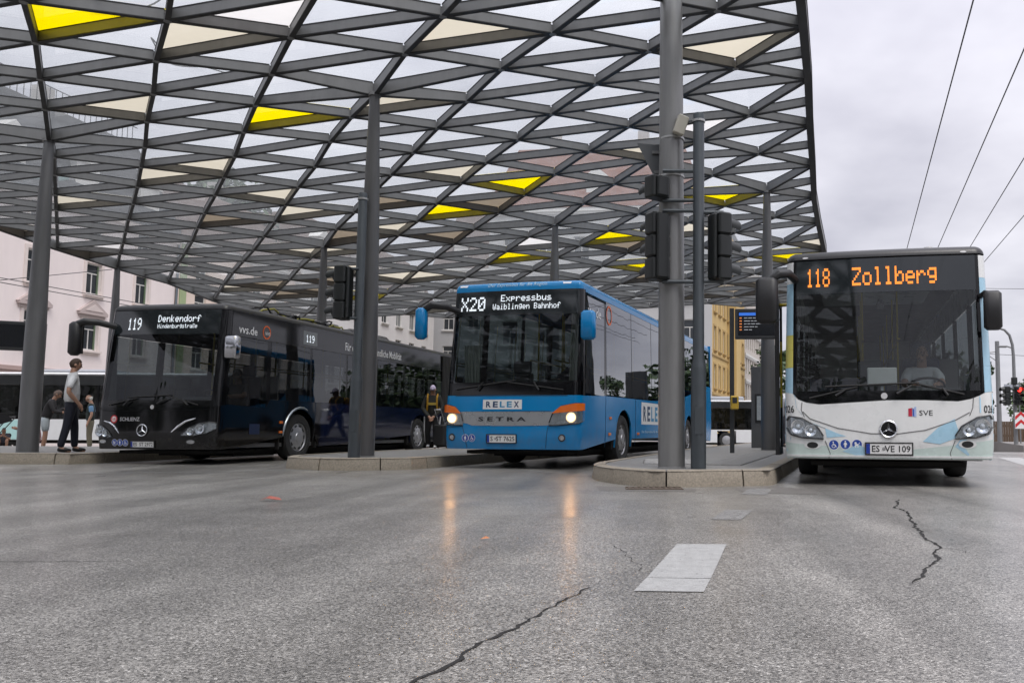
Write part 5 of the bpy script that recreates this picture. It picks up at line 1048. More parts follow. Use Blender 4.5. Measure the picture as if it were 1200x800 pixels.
# ---------------------------------------------------------------- blue express coach, line X20
BLUE_P = mat('blue_bus_paint', (.0015, .205, .49), .14, spec=.5, var=.05, rvar=.05, grime=.3)
def blue_bus():
    a = R(14.52); du = .14
    o = thing('express_coach', 'blue express coach with white X20 Waiblingen Bahnhof display and lit headlights', 'bus', (-2.62+du*math.cos(a)-.15*math.sin(a), 14.47-du*math.sin(a)-.15*math.cos(a), 0), -a, 'buses standing at the station')
    S = Surf(1.275, 12.2, 3.30, .15, .05, ((0, .04), (.4, 0), (1.2, .02), (3.3, .18)), ((0, .04), (.34, .02), (.55, 0), (1.3, 0), (3.3, .05)), .10)
    sv3 = S.sv(.3)
    m = MB(); patch(S, m, -sv3, sv3, .34, 1.27, 0, 8, .03); fp = m.build('front_panel', BLUE_P, o, True, 30)
    m = MB(); patch(S, m, -1.30, 1.30, 1.276, 1.50, -.004, 2, .03); m.build('windscreen_surround', M_BLKG, o, True)
    m = MB(); patch(S, m, -1.22, 1.22, 1.50, 2.70, -.006, 8, .01); m.build('windscreen', M_WSD, o, True)
    m = MB(); patch(S, m, -1.22, 1.22, 2.70, 3.14, -.006, 3, .01); dd = m.build('destination_display', mat('display_glass', (.012, .016, .018), .08), o, True)
    edges(S, o, 1.22, 1.36, 1.5, 3.14)
    edges(S, o, 1.36, sv3, 1.27, 3.14, 'window_pillar', -.002)
    m = MB(); patch(S, m, -sv3, sv3, 3.142, S.H-S.rr, 0, 1, .03); m.build('roof_front', BLUE_P, o, True)
    led(S, dd, [('X20', -1.07, -.585, 2.79, 3.04), ('Expressbus', -.28, .68, 2.945, 3.065), ('Waiblingen Bahnhof', -.43, .85, 2.80, 2.905)], M_LEDW)
    # roof strip lettering and marker lamps
    m = MB(); decal(S, m, text2d('Der Expressbus für die Region'), -.55, .58, 3.20, 3.28, .006); m.build('roof_lettering', mat('pale_blue_lettering', (.45, .65, .75), .4), o)
    for s in (-1.05, .95):
        m = MB(); shape(S, m, [(s-.07, 3.235), (s+.07, 3.235), (s+.08, 3.27), (s-.08, 3.27)], .006); m.build('marker_light', mat('clear_marker', (.75, .78, .8), .2), o)
    # silver band
    sil = [(-.93, .72), (-.80, .70), (-.70, .665), (0, .66), (.70, .67), (.80, .70), (.93, .73)]
    m = MB(); patch(S, m, -.93, .92, [(a_, b_+.08) for a_, b_ in sil], .985, .006, 3, .01); band = m.build('silver_band', mat('silver_paint', (.42, .43, .44), .28, .8, var=.06), o, True)
    m = MB(); decal(S, m, text2d('S E T R A', .03), -.58, .32, .82, .895, .010); tag(m.build('maker_lettering', M_INK, o), kind='stuff')
    m = MB(); patch(S, m, -.50, .235, 1.03, 1.195, .004, 1, .004); rp = m.build('name_plate', M_PLT, o)
    for i, ch in enumerate('RELEX'):
        m = MB(); x = -.44+i*.132; decal(S, m, text2d(ch, .035), x, x+.095, 1.06, 1.165, .006); m.build('name_lettering', mat('navy_lettering', (.02, .05, .12), .4) if i != 2 and i != 3 else mat('blue_lettering', (.03, .25, .45), .4), rp)
    org = [(-1.33, 1.05), (-1.15, 1.01), (-.98, .99), (-.88, .95)]
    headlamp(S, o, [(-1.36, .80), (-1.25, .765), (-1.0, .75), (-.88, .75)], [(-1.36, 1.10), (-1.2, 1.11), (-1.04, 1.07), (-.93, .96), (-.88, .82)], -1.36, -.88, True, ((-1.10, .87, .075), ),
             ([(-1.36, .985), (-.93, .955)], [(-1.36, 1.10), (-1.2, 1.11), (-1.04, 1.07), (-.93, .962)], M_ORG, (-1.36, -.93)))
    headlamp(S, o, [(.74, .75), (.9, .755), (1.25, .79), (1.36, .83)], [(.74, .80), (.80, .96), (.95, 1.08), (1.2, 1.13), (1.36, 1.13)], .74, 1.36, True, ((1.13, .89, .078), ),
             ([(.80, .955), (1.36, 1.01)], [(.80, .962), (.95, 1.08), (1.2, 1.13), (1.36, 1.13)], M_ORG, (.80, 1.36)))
    for s in (-1.10, .97):
        m = MB(); disc(S, m, s, .54, .065, .004, 18); f = m.build('fog_light_ring', M_RIMD, o); m = MB(); disc(S, m, s, .54, .042, .006, 16); m.build('fog_light', MATS['lamp_housing'], f)
    m = MB()
    for pts in ([(-.9, .74), (-.82, .60), (-.80, .36)], [(.72, .74), (.70, .60), (.68, .36)], [(-1.3, .70), (-.9, .735)], [(-1.3, 1.262), (1.3, 1.262)], [(-.9, .985), (.76, .995)]):
        m = MB(); m.tube([S.P(pts[0][0]+(pts[-1][0]-pts[0][0])*i/10, np.interp(i/10, np.linspace(0, 1, len(pts)), [p[1] for p in pts]), .001) for i in range(11)], .005, 5); m.build('shut_line', mat('dark_blue_gap', (.004, .04, .08), .6), fp)
    number_plate(S, o, -.40, .145, .452, .588, 'S  ST 7625')
    m = MB(); disc(S, m, -.235, .52, .02, .0215, 10); m.build('plate_seal', M_RIM, o)
    pictograms(S, o, [('person', -.83, .528), ('chair', -.70, .528)], .06)
    wiper(S, o, [(.55, 1.36), (.45, 1.5)], ((-.05, 1.50), (.98, 1.36))); wiper(S, o, [(-.62, 1.36), (-.5, 1.5)], ((-1.05, 1.38), (.1, 1.53)))
    # sides
    panes = [(.34, 1.42, [(.3, 1.32), (1.42, 1.30)], 3.05), (1.56, 3.28, 1.34, 3.10), (3.32, 4.9, 1.34, 3.10), (4.94, 6.5, 1.40, 3.10), (6.54, 8.1, 1.52, 3.10), (8.14, 9.8, 1.75, 3.10), (9.84, 11.9, 2.02, 3.10)]
    bus_shell(S, o, None, [(.3, 1.27), (1.5, 1.31), (4.9, 1.335), (6.5, 1.39), (8.1, 1.51), (9.8, 1.74), (10.2, 2.0), (12.2, 2.0)], [(.3, 3.105), (12.2, 3.105)], (2.72, 8.95), 1.2, z0=.34, uband=BLUE_P,
              lower_zones=((.3, 12.2, BLUE_P),), win_gl=M_SGB, panes=panes, low_mat=BLUE_P, roofm=BLUE_P)
    m = MB(); patch(S, m, S.sv(4.02), S.sv(5.86), .80, 1.28, .004, 1, .004); rp = m.build('name_plate', M_PLT, o)
    for i, ch in enumerate('RELEX'):
        m = MB(); x = S.sv(4.16+i*.335); decal(S, m, text2d(ch, .035), x, x+.24, .87, 1.20, .006); m.build('name_lettering', MATS['navy_lettering'] if i not in (2, 3) else MATS['blue_lettering'], rp)
    m = MB(); decal(S, m, text2d('Der Expressbus für die Region'), S.sv(4.05), S.sv(5.9), .60, .67, .004); tag(m.build('side_lettering', MATS['pale_blue_lettering'], o), kind='stuff')
    m = MB(); decal(S, m, text2d('vvs.de', .01), S.sv(.42), S.sv(1.2), 2.72, 2.90, .004); tag(m.build('side_lettering', M_WHT, o), kind='stuff')
    m = MB(); disc(S, m, S.sv(1.75), 2.86, .19, .004, 28, r0=.15); m.build('ring_emblem', mat('emblem_orange', (.7, .12, .02), .4), o)
    for v, z in ((1.75, .60), (3.75, .60), (6.3, .60), (1.78, .90), (10.4, .6)):
        m = MB(); p = S.P(S.sv(v), z); m.rbox(p.x-.01, p.x+.02, p.y-.06, p.y+.06, p.z-.025, p.z+.025, .008); m.build('side_marker', M_AMB, o)
    for v in (1.5, 3.55, 6.4, 7.9, 10.2):
        m = MB(); m.tube([S.P(S.sv(v), .36+.95*i/6, .001) for i in range(7)], .005, 5); m.build('shut_line', MATS['dark_blue_gap'], o)
    m = MB(); m.rbox(-.95, .95, 4.2, 7.0, 3.30, 3.46, .15); m.build('roof_unit', BLUE_P, o, True)
    mirror(o, (-1.73, -1.53, -.28, -.08, 2.26, 2.82), ([(-1.1, .3, 2.78), (-1.25, .0, 2.86), (-1.45, -.15, 2.87), (-1.62, -.15, 2.78)], [.05, .06, .07, .06]), BLUE_P, r=.08)
    mirror(o, (1.27, 1.52, .02, .22, 2.22, 2.72), ([(1.16, .4, 2.6), (1.26, .2, 2.66), (1.36, .14, 2.6)], [.03]*3), BLUE_P, r=.07)
    for wv in (2.72, 8.95):
        for x in (1.10, -1.10): put_wheel(o, x, wv, 'cover')
    interior(o, S, 9, 3.4, .55, 1.42)
    m = MB()
    for k in range(9): m.tube([(-1.08+.03*k, .50+.03*(k % 2), 1.5), (-1.10+.035*k, .48+.03*(k % 2), 2.2)], .02, 5)
    m.build('sun_blind', mat('grey_curtain', (.28, .29, .27), .9), o, True)
    m = MB()
    for k in range(7): m.tube([(.93+.03*k, .50+.03*(k % 2), 1.55), (.98+.03*k, .5+.02*(k % 2), 3.0)], .02, 5)
    m.build('sun_blind', MATS['grey_curtain'], o, True)
    o.scale = (1.035, 1, 1)
    return o
city_bus(); black_bus(); blue_bus()
# ================================================================ signal posts
M_SIG = mat('signal_housing', (.010, .012, .012), .42, var=.3)
M_POST = mat('signal_post_steel', (.060, .070, .078), .45, .3, var=.25, vscale=4)
def signal_head(parent, name, loc, rotz, n, w_=.30, h_=.315, d_=.20, lit=None, visor=True, w_plate=0.0):
    """n aspects; the lenses face local -y"""
    h = n*h_; m = MB()
    for k in range(n): m.rbox(-w_/2, w_/2, -d_/2, d_/2, k*h_+.004, (k+1)*h_-.004, .035)
    m.rbox(-w_*.32, w_*.32, d_/2-.01, d_/2+.05, .02, h-.02, .03)
    o = m.build(name, M_SIG, parent, True, 40, loc=loc, rotz=rotz)
    for k in range(n):
        c = (0, -d_/2-.002, (k+.5)*h_)
        l = MB(); l.lathe([(0, -.03), (.07, -.02), (.102, 0)], 18, 'y'); 
        mt = M_REDL if lit == k else mat('dark_lens', (.03, .03, .03), .2)
        l.build('lens', mt, o, True, loc=c)
        if visor:
            v = MB(); a = [R(-20+220*i/12) for i in range(13)]
            vs = [(.112*math.cos(t), 0, .112*math.sin(t)) for t in a]+[(.112*math.cos(t), -.14*(1-.5*max(0, -math.sin(t)))-.02, .112*math.sin(t)-.03) for t in a]
            v.add(vs, [(i, i+1, 14+i, 13+i) for i in range(12)]); v.build('visor', M_SIG, o, True, loc=c, fix=False)
    return o
M_REDL = mat('lit_red_lens', (.9, .02, .02), .3, emit=3, ecol=(1, .03, .02), var=0)
def sig_post(name, label, xy, top, sleeve=1.30, r0=.10, r1=.075, group=None):
    o = thing(name, label, 'signal post', (xy[0], xy[1], KZ-.015), 0, group)
    m = MB(); m.lathe([(0, 0), (r0, 0), (r0, sleeve), (r0*.97, sleeve+.03), (r1, sleeve+.14), (r1, top), (r1*.9, top+.02), (0, top+.02)], 20, 'z'); m.build('post', M_POST, o, True, 30)
    m = MB(); m.lathe([(r1+.002, top-.10), (r1+.012, top-.10), (r1+.012, top-.07), (r1+.002, top-.07)], 20, 'z'); m.build('clamp_band', mat('bright_band', (.45, .45, .44), .35, .6), o)
    m = MB(); m.box(-.05, .05, -r0-.006, -r0+.02, .45, .80); m.build('access_hatch', M_POST, o); return o
g1 = 'signal heads on the post beside the column'
p1 = sig_post('signal_post', 'slim dark signal post standing in front of the galvanised column', (.573, 10.73), 4.70)
def arm(p, x0, x1, z, y=0): 
    m = MB(); m.tube([(x0, y, z), (x1, y, z)], .027, 8); m.build('arm', M_POST, p)
zb = -.185
for z in (4.12+zb, 3.72+zb, 3.58+zb, 2.63+zb): arm(p1, -.06, -.48, z, -.0)
for z in (3.56+zb, 2.64+zb): arm(p1, .06, .33, z)
s = signal_head(None, 'traffic_signal', (.02, 10.72, 3.73), R(-140), 1, h_=.31); tag(s, 'single dark signal box, uppermost on the post beside the column', 'traffic signal', g1)
s = signal_head(None, 'traffic_signal', (.03, 10.72, 2.64), R(-145), 3, h_=.30); tag(s, 'three-lamp dark signal overlapping the galvanised column, below the single box', 'traffic signal', g1)
s = signal_head(None, 'traffic_signal', (.86, 10.72, 2.64), R(118), 3, h_=.30); tag(s, 'three-lamp dark signal right of its post, visors pointing right', 'traffic signal', g1)
p2 = sig_post('signal_post', 'slim dark signal post in front of the column on the middle island', (-5.06, 13.98), 4.53)
for z in (3.40+zb, 2.55+zb): arm(p2, 0, -.22, z, -.06)
s = signal_head(None, 'traffic_signal', (-5.33, 13.92, 2.52), R(-98), 3, h_=.31); tag(s, 'three-lamp dark signal beside the middle island column, visors pointing left', 'traffic signal')

# ================================================================ displays and furniture
M_DHS = mat('display_housing', (.028, .03, .032), .5, var=.2)
M_SCR = mat('display_screen', (.006, .007, .010), .15, rvar=.03)
M_TXB = mat('screen_blue', (.03, .12, .5), .4, emit=.45, ecol=(.03, .14, .55)); M_TXO = mat('screen_orange', (.6, .2, .05), .4, emit=.5, ecol=(.65, .2, .05)); M_TXW = mat('screen_grey', (.3, .32, .34), .4, emit=.25, ecol=(.5, .52, .55))
def board(label, loc, rz, w_, h_, posts, text=True):
    o = thing('departure_board', label, 'departure board', loc, rz, None)
    zc = 0
    m = MB(); m.rbox(-w_/2, w_/2, -.11, .11, 0, h_, .02, axis='y'); m.build('housing', M_DHS, o, True)
    s = MB(); s.box(-w_/2+.07, w_/2-.07, -.118, -.105, .07, h_-.07); sc_ = s.build('screen', M_SCR, o)
    if not text: n = 0
    else:
        m = MB(); m.box(-w_/2+.09, w_/2-.09, -.1205, -.1185, h_-.155, h_-.09); m.build('screen_header', M_TXB, sc_); n = int((h_-.3)/.065)
    random.seed(5); a = MB(); b = MB()
    for k in range(n):
        z = h_-.22-k*.065
        a.box(-w_/2+.10, -w_/2+.15, -.1205, -.1185, z, z+.022)
        x = -w_/2+.20
        for q in range(random.randint(2, 4)):
            l = random.uniform(.05, .14); b.box(x, min(x+l, w_/2-.2), -.1205, -.1185, z+.004, z+.018); x += l+.02
            if x > w_/2-.3: break
    if n: tag(a.build('screen_numbers', M_TXO, sc_), kind='stuff'); tag(b.build('screen_lines', M_TXW, sc_), kind='stuff')
    for (x, z0) in posts:
        m = MB(); m.box(x-.05, x+.05, -.05, .05, z0, h_+.02); m.build('post', M_DHS, o)
    return o
bd = board('departure board with blue header on a thin post at the right island', (2.27, 18.15, 2.70), -R(6), .98, .66, ((-.56, -2.52), ))
m = MB(); m.rbox(-.09, .09, -.09, .09, 0, .30, .04); v = m.build('ticket_validator', mat('validator_yellow', (.50, .33, .04), .4), None, True, loc=(1.74, 17.96, 1.13)); tag(v, 'small yellow ticket validator fixed to the departure board post', 'ticket validator')
m = MB(); m.box(-.05, .05, -.095, -.085, .14, .26); m.build('validator_face', M_DHS, v)
board('dark departure board cut off by the left image edge', (-14.0, 17.6, 2.32), R(26), 1.5, .62, ((-.6, -2.32), ), False)
py = thing('information_pylon', 'tall dark grey information pylon with a framed timetable on the right island', 'information pylon', (3.09, 23.5, KZ-.012), -R(8))
m = MB(); m.rbox(-.33, .33, -.10, .10, 0, 2.30, .015); m.build('pylon_body', mat('pylon_grey', (.07, .072, .076), .5, var=.12), py, True)
m = MB(); m.box(-.22, .12, -.118, -.10, .72, 1.52); f = m.build('poster_frame', M_BLK, py)
m = MB(); m.box(-.17, .07, -.124, -.118, .78, 1.46); q = m.build('timetable', mat('timetable_paper', (.28, .31, .33), .4, var=.5, vscale=18), f)

# ================================================================ trees
def leaf_mat(name, col, var=.45):
    m = mat(name, col, .6, var=var, vscale=1.4); m.node_tree.nodes['Principled BSDF'].inputs['Subsurface Weight'].default_value = 0; return m
M_BARK = mat('bark', (.07, .055, .04), .9, bump=.6, bscale=20)
L1 = leaf_mat('foliage_green', (.055, .095, .03)); L2 = leaf_mat('foliage_dark', (.035, .062, .028)); L3 = leaf_mat('foliage_bright', (.085, .14, .04))
def tree(label, loc, h, r, mats, n=2600, leaf=.16, trunk=.16, seed=1, name='tree', base=.32, cat='tree', group=None):
    random.seed(seed); o = thing(name, label, cat, loc, 0, group)
    t = MB(); t.tube([(0, 0, 0), (.03*h*.1, 0, h*.25), (-.02*h, .02, h*.5), (0, 0, h*.85)], [trunk, trunk*.8, trunk*.55, trunk*.15], 8)
    blobs = []
    for k in range(int(9+r*3)):
        a = random.uniform(0, 6.28); z = random.uniform(base, .92)*h; f = math.sin(math.pi*min(1, (z/h-base*.8)/(1.05-base*.8)))
        q = Vector((math.cos(a)*r*.72*f*random.uniform(.2, 1), math.sin(a)*r*.72*f*random.uniform(.2, 1), z)); blobs.append((q, r*random.uniform(.22, .46)))
        t.tube([(0, 0, max(.1*h, z-.25*h)), q*.6+Vector((0, 0, (z-.1*h)*.4)), q], [trunk*.4, trunk*.22, trunk*.08], 5)
    t.build('trunk', M_BARK, o, True)
    c = MB()
    for i in range(n):
        q, br = random.choice(blobs); d_ = Vector((random.gauss(0, 1), random.gauss(0, 1), random.gauss(0, 1))).normalized()*br*random.random()**.4
        p = q+d_; u = Vector((random.gauss(0, 1), random.gauss(0, 1), random.gauss(0, .6))).normalized(); v = u.cross(Vector((random.gauss(0, 1), random.gauss(0, 1), random.gauss(0, 1)))).normalized()
        s_ = leaf*random.uniform(.6, 1.3)
        c.add([p-u*s_, p-v*s_*.5, p+u*s_, p+v*s_*.5], [(0, 1, 2, 3)], random.choice((0, 0, 1)) if len(mats) > 1 else 0)
    c.build('crown', mats, o, fix=False); return o

# ================================================================ buildings
M_PANE = mat('window_glass', (.03, .035, .04), .06, var=.4, vscale=.6, rvar=.03)
M_PANL = mat('window_glass_curtained', (.20, .21, .21), .15, var=.4, vscale=.9)
M_FRM = mat('window_frame_white', (.62, .61, .58), .5)
_win = {}
def window_mesh(w_, h_, style):
    key = (round(w_, 2), round(h_, 2), style)
    if key in _win: return _win[key]
    f = MB(); t = .07 if w_ > .7 else .05
    f.box(0, t, 0, .07, 0, h_); f.box(w_-t, w_, 0, .07, 0, h_); f.box(t, w_-t, 0, .07, 0, t); f.box(t, w_-t, 0, .07, h_-t, h_)
    if style in ('cross', 'sash'):
        f.box(t, w_-t, 0, .06, h_*.66, h_*.66+.06); f.box(w_/2-.03, w_/2+.03, .005, .06, t, h_*.66)
    if style == 'sash': f.box(w_/2-.03, w_/2+.03, .005, .06, h_*.66+.06, h_-t)
    if style == 'mull': f.box(w_/2-.03, w_/2+.03, .005, .06, t, h_-t)
    p = MB(); p.box(t*.5, w_-t*.5, .03, .04, t*.5, h_-t*.5)
    s = MB(); s.box(-.16, w_+.16, -.20, .10, -.14, -.03); s.box(-.12, w_+.12, -.12, .1, -.24, -.14)
    su = MB()
    for (a, b, c, d_) in ((-.18, -.002, -.02, h_+.02), (w_+.002, w_+.18, -.02, h_+.02), (-.18, w_+.18, h_+.022, h_+.20)): su.box(a, b, -.045, .02, c, d_)
    pd = MB()
    hh = h_+.30; k = w_+.9
    pd.box(-.45, w_+.45, -.22, .02, hh-.06, hh+.08); pd.box(-.36, w_+.36, -.10, .02, hh-.22, hh-.06)
    pd.poly([(-.50, -.20, hh+.08), (w_+.50, -.20, hh+.08), (w_/2, -.20, hh+.80)], (0, .22, 0))
    tri = MB(); tri.poly([(-.12, -.235, hh+.16), (w_+.12, -.235, hh+.16), (w_/2, -.235, hh+.56)], (0, .03, 0))
    r = dict(f=f.mesh('window', M_FRM), p=p.mesh('pane', M_PANE), pl=p.mesh('pane', M_PANL), s=s, su=su, pd=pd, tri=tri); _win[key] = r; return r
def building(name, label, P0, rotz, L, H_, wins, wall, depth=12, trim=None, cornice=(), roof=None, z0=-.6, cat='building', sills=True, surround=False, group=None):
    """local x along the facade, y into the building. wins: (x0,x1,za,zb,style)"""
    o = thing(name, label, cat, P0, rotz, group)
    xs_ = sorted({0, L} | {w_[0] for w_ in wins} | {w_[1] for w_ in wins}); zs_ = sorted({z0, H_} | {w_[2] for w_ in wins} | {w_[3] for w_ in wins})
    m = MB()
    idx = {}
    def vid(x, z):
        if (x, z) not in idx: idx[(x, z)] = len(m.v); m.v.append((x, 0, z))
        return idx[(x, z)]
    for i in range(len(xs_)-1):
        for j in range(len(zs_)-1):
            cx_, cz_ = (xs_[i]+xs_[i+1])/2, (zs_[j]+zs_[j+1])/2
            if any(w_[0] < cx_ < w_[1] and w_[2] < cz_ < w_[3] for w_ in wins): continue
            m.f.append((vid(xs_[i], zs_[j]), vid(xs_[i+1], zs_[j]), vid(xs_[i+1], zs_[j+1]), vid(xs_[i], zs_[j+1]))); m.mi.append(0)
    for (a, b, c, d_, st) in wins:
        m.add([(a, 0, c), (b, 0, c), (b, 0, d_), (a, 0, d_), (a, .25, c), (b, .25, c), (b, .25, d_), (a, .25, d_)], [(0, 1, 5, 4), (1, 2, 6, 5), (2, 3, 7, 6), (3, 0, 4, 7)])
    m.add([(0, 0, z0), (0, depth, z0), (0, depth, H_), (0, 0, H_), (L, 0, z0), (L, depth, z0), (L, depth, H_), (L, 0, H_)], [(0, 1, 2, 3), (4, 7, 6, 5), (1, 5, 6, 2), (3, 2, 6, 7)])
    m.build('wall', wall, o, fix=False)
    tr = trim or M_FRM; random.seed(int(L*7))
    cache = {}
    for (a, b, c, d_, st) in wins:
        base = st.split('+')[0]; W_ = window_mesh(b-a, d_-c, base)
        f = child('window', W_['f'], o, (a, .12, c)); child('pane', W_['pl'] if random.random() < .25 else W_['p'], f)
        def ex(key, nm, mt):
            kk = (key, round(b-a, 2), round(d_-c, 2))
            if kk not in cache: cache[kk] = W_[key].mesh(nm, mt)
            child(nm, cache[kk], f, (0, -.12, 0))
        if sills: ex('s', 'sill', tr)
        if surround: ex('su', 'surround', tr)
        if '+ped' in st: ex('pd', 'pediment', mat('pediment_pink', (.44, .37, .35), .8)); ex('tri', 'pediment_field', mat('pediment_pale', (.60, .52, .49), .8))
        if '+sh' in st:
            kk = ('sh', round(b-a, 2), round(d_-c, 2))
            if kk not in cache:
                q = MB(); q.box(b-a-.16, b-a-.08, -.03, .10, .05, d_-c-.1); cache[kk] = q.mesh('shutter', mat('shutter_green', (.12, .17, .10), .7))
            child('shutter', cache[kk], f)
    for k, (z, hh, pr, mt) in enumerate(cornice):
        q = MB(); q.box(-.05, L+.05, -pr, -.001-k*.0005, z, z+hh); q.box(-.02, L+.02, -pr*.6, -.001, z-hh*.6, z); q.build('cornice', mt or tr, o)
    if roof: roof(o, L, H_, depth)
    return o
M_SLATE = mat('roof_slate', (.020, .021, .023), .6, var=.45, vscale=1.8, bump=.5, bscale=8); M_TILE = mat('roof_tile_red', (.20, .085, .055), .8, var=.4, vscale=2, bump=.6, bscale=10); M_TILEB = mat('roof_tile_brown', (.14, .10, .085), .8, var=.4, vscale=2, bump=.6, bscale=10)
def mansard(hh=5, inset=1.6, mt=None, dormers=0, rail=False, ridge=1.2):
    def fn(o, L, H_, D):
        m = MB(); e = .35
        b = [(-e, -e, H_), (L+e, -e, H_), (L+e, D+e, H_), (-e, D+e, H_)]; t = [(inset, inset, H_+hh), (L-inset, inset, H_+hh), (L-inset, D-inset, H_+hh), (inset, D-inset, H_+hh)]
        m.add(b+t, [(0, 1, 5, 4), (1, 2, 6, 5), (2, 3, 7, 6), (3, 0, 4, 7), (4, 5, 6, 7), (0, 3, 2, 1)])
        if ridge: m.add(t+[(L*.3, D/2, H_+hh+ridge), (L*.7, D/2, H_+hh+ridge)], [(0, 1, 5, 4), (1, 2, 5), (2, 3, 4, 5), (3, 0, 4)])
        r = m.build('roof', mt or M_SLATE, o)
        for k in range(dormers):
            x = L*(k+.5)/dormers; q = MB(); q.box(x-.8, x+.8, .15, 3, H_+.5, H_+2.6); q.poly([(x-1, .05, H_+2.6), (x+1, .05, H_+2.6), (x, .05, H_+3.4)], (0, 3, 0)); dd = q.build('dormer', M_FRM, r)
        if rail:
            q = MB()
            for i in range(int(L/.5)): q.box(inset+i*.5*(L-2*inset)/L, inset+i*.5*(L-2*inset)/L+.03, inset, inset+.03, H_+hh, H_+hh+1.1)
            q.box(inset, L-inset, inset, inset+.04, H_+hh+1.1, H_+hh+1.15); q.build('railing', M_BLK, r)
        q = MB()
        for x in (L*.22, L*.66): q.box(x, x+.9, D*.35, D*.35+.7, H_+hh*.4, H_+hh+2.2)
        q.build('chimney', mat('chimney_render', (.42, .40, .38), .8), r)
    return fn
def grid(xs0, n, dx, w_, floors, st):
    return [(xs0+i*dx, xs0+i*dx+w_, a, b, st) for i in range(n) for a, b in floors]
az = R(8); ROT = math.pi/2-az
def facP(t): return (-32+math.sin(az)*t, 47+math.cos(az)*t, 0)
PINK = mat('pink_render', (.78, .70, .675), .85, var=.12, vscale=1.2, streak=.25); PINKD = mat('pink_band', (.42, .31, .28), .85)
wl = []
for x in (-8.4, -4.75, -1.0, 2.65): 
    q = x+13
    wl += [(q, q+1.05, 8.2, 9.95, 'cross+sh'), (q, q+1.05, 5.0, 6.75, 'cross+ped+sh'), (q, q+1.05, 1.4, 3.0, 'cross')]
    wl += [(q, q+1.05, 11.2, 12.6, 'cross')]
building('town_house', 'pale pink house with pedimented windows at the left edge', facP(-13), ROT, 19.0, 13.0, wl, PINK, 12, mat('stone_trim_pink', (.68, .60, .56), .8), ((3.55, .22, .16, PINKD), (3.0, .18, .08, PINKD), (12.7, .3, .3, None)), mansard(5.6, 1.8, M_SLATE, 4, True), surround=True)
# green and grey strip between the houses, then the peach house
m = MB(); m.tube([(6.05, -.1, -.3), (6.05, -.1, 13)], .07, 8); d = m.build('downpipe', mat('downpipe_grey', (.12, .14, .16), .5), None, True, loc=facP(0), rotz=ROT); tag(d, 'grey rainwater pipe at the right end of the pink house', 'downpipe')
wl = grid(1.6, 4, 3.1, 1.1, ((1.2, 2.9), (4.6, 6.2), (8.0, 9.6), (10.6, 12.0)), 'cross')
building('town_house', 'peach house with plain windows behind the black bus', facP(6.3), ROT, 13.2, 13.2, wl, mat('peach_render', (.72, .60, .52), .85, var=.06, vscale=.5), 12, None, ((9.98, .2, .14, None), (12.9, .3, .25, None)), mansard(4.2, 1.8, M_TILEB))
m = MB(); m.box(0, .6, -.06, -.002, -.4, 13); d = m.build('wall_strip', mat('green_strip', (.33, .40, .22), .8), None, loc=facP(6.4), rotz=ROT); tag(d, 'green corner strip at the left end of the peach house', 'wall strip')
WHITEW = mat('white_render', (.68, .67, .66), .85, var=.14, vscale=1.2, streak=.25)
wl = grid(1.4, 8, 3.2, 1.3, ((1.2, 3.0), (4.6, 6.4), (8.0, 9.8), (11.2, 12.9)), 'mull')
building('apartment_block', 'white block with dark windows seen between the black bus and the coach', facP(20.5), ROT, 27, 14.5, wl, WHITEW, 12, None, ((14.2, .3, .3, None), ), mansard(4.8, 2.2, M_TILEB, 4))
BGREY = mat('grey_render', (.36, .36, .36), .85, var=.1, vscale=.4)
wl = grid(1.2, 10, 2.9, 1.2, ((4.6, 6.5), (8.4, 10.3), (12.2, 14.1), (15.8, 17.6)), 'cross')
building('apartment_block', 'grey block with a brown roof behind the canopy glass', (-26, 96, 0), 0, 30, 19.5, wl, BGREY, 14, None, ((19.2, .3, .3, None), ), mansard(8, 2.5, M_TILEB, 5))
wl = grid(1.2, 6, 2.9, 1.3, ((4.0, 5.9), (7.4, 9.3), (10.8, 12.7), (14.2, 16.1)), 'cross')
building('apartment_block', 'taller grey block with red tiled roof behind the canopy glass', (-13.5, 66, 0), -.12, 17.5, 18.4, wl, mat('pale_grey_render', (.46, .46, .455), .85, var=.1), 12, None, ((18.1, .3, .3, None), ), mansard(5.6, 1.8, M_TILE, 3))
# street front at the far right of the coach: white, yellow, beige
az2 = 15; ROT2 = math.pi/2-R(az2); S0 = (3.2, 68)
def sp(t): return (*along(S0, az2, t), 0)
fl = ((1.0, 3.2), (4.6, 6.8), (8.2, 10.4), (11.8, 14.0), (15.4, 17.4))
building('town_house', 'white house front left of the yellow house', sp(0), ROT2, 7.8, 20, grid(.9, 3, 2.4, 1.2, fl, 'mull'), WHITEW, 12, None, ((19.7, .3, .3, None), ), mansard(4, 1.5, M_SLATE), surround=False)
YELW = mat('yellow_render', (.56, .40, .17), .85, var=.14, vscale=1.2, streak=.25)
yb = building('town_house', 'ochre yellow house with bay and white windows down the street', sp(7.9), ROT2, 19.8, 20.5, grid(1.0, 8, 2.4, 1.1, fl, 'cross'), YELW, 12, mat('ochre_trim', (.45, .31, .13), .8), ((3.9, .25, .2, None), (7.6, .15, .12, None), (20.2, .35, .35, None)), mansard(4, 1.5, M_SLATE), surround=True)
m = MB(); m.box(8.6, 11.2, -.9, -.003, 3.9, 19); m.build('bay', YELW, yb)
building('office_block', 'beige office block with a grid of windows, furthest down the street', sp(28), ROT2, 30, 21, grid(.6, 18, 1.65, 1.0, ((1.2, 3.0), (4.2, 6.0), (7.2, 9.0), (10.2, 12.0), (13.2, 15.0), (16.2, 18)), 'mull'), mat('beige_concrete', (.50, .46, .42), .85), 12, None, ((3.3, .3, .15, None), (6.3, .3, .15, None), (9.3, .3, .15, None), (12.3, .3, .15, None)), None, sills=False)

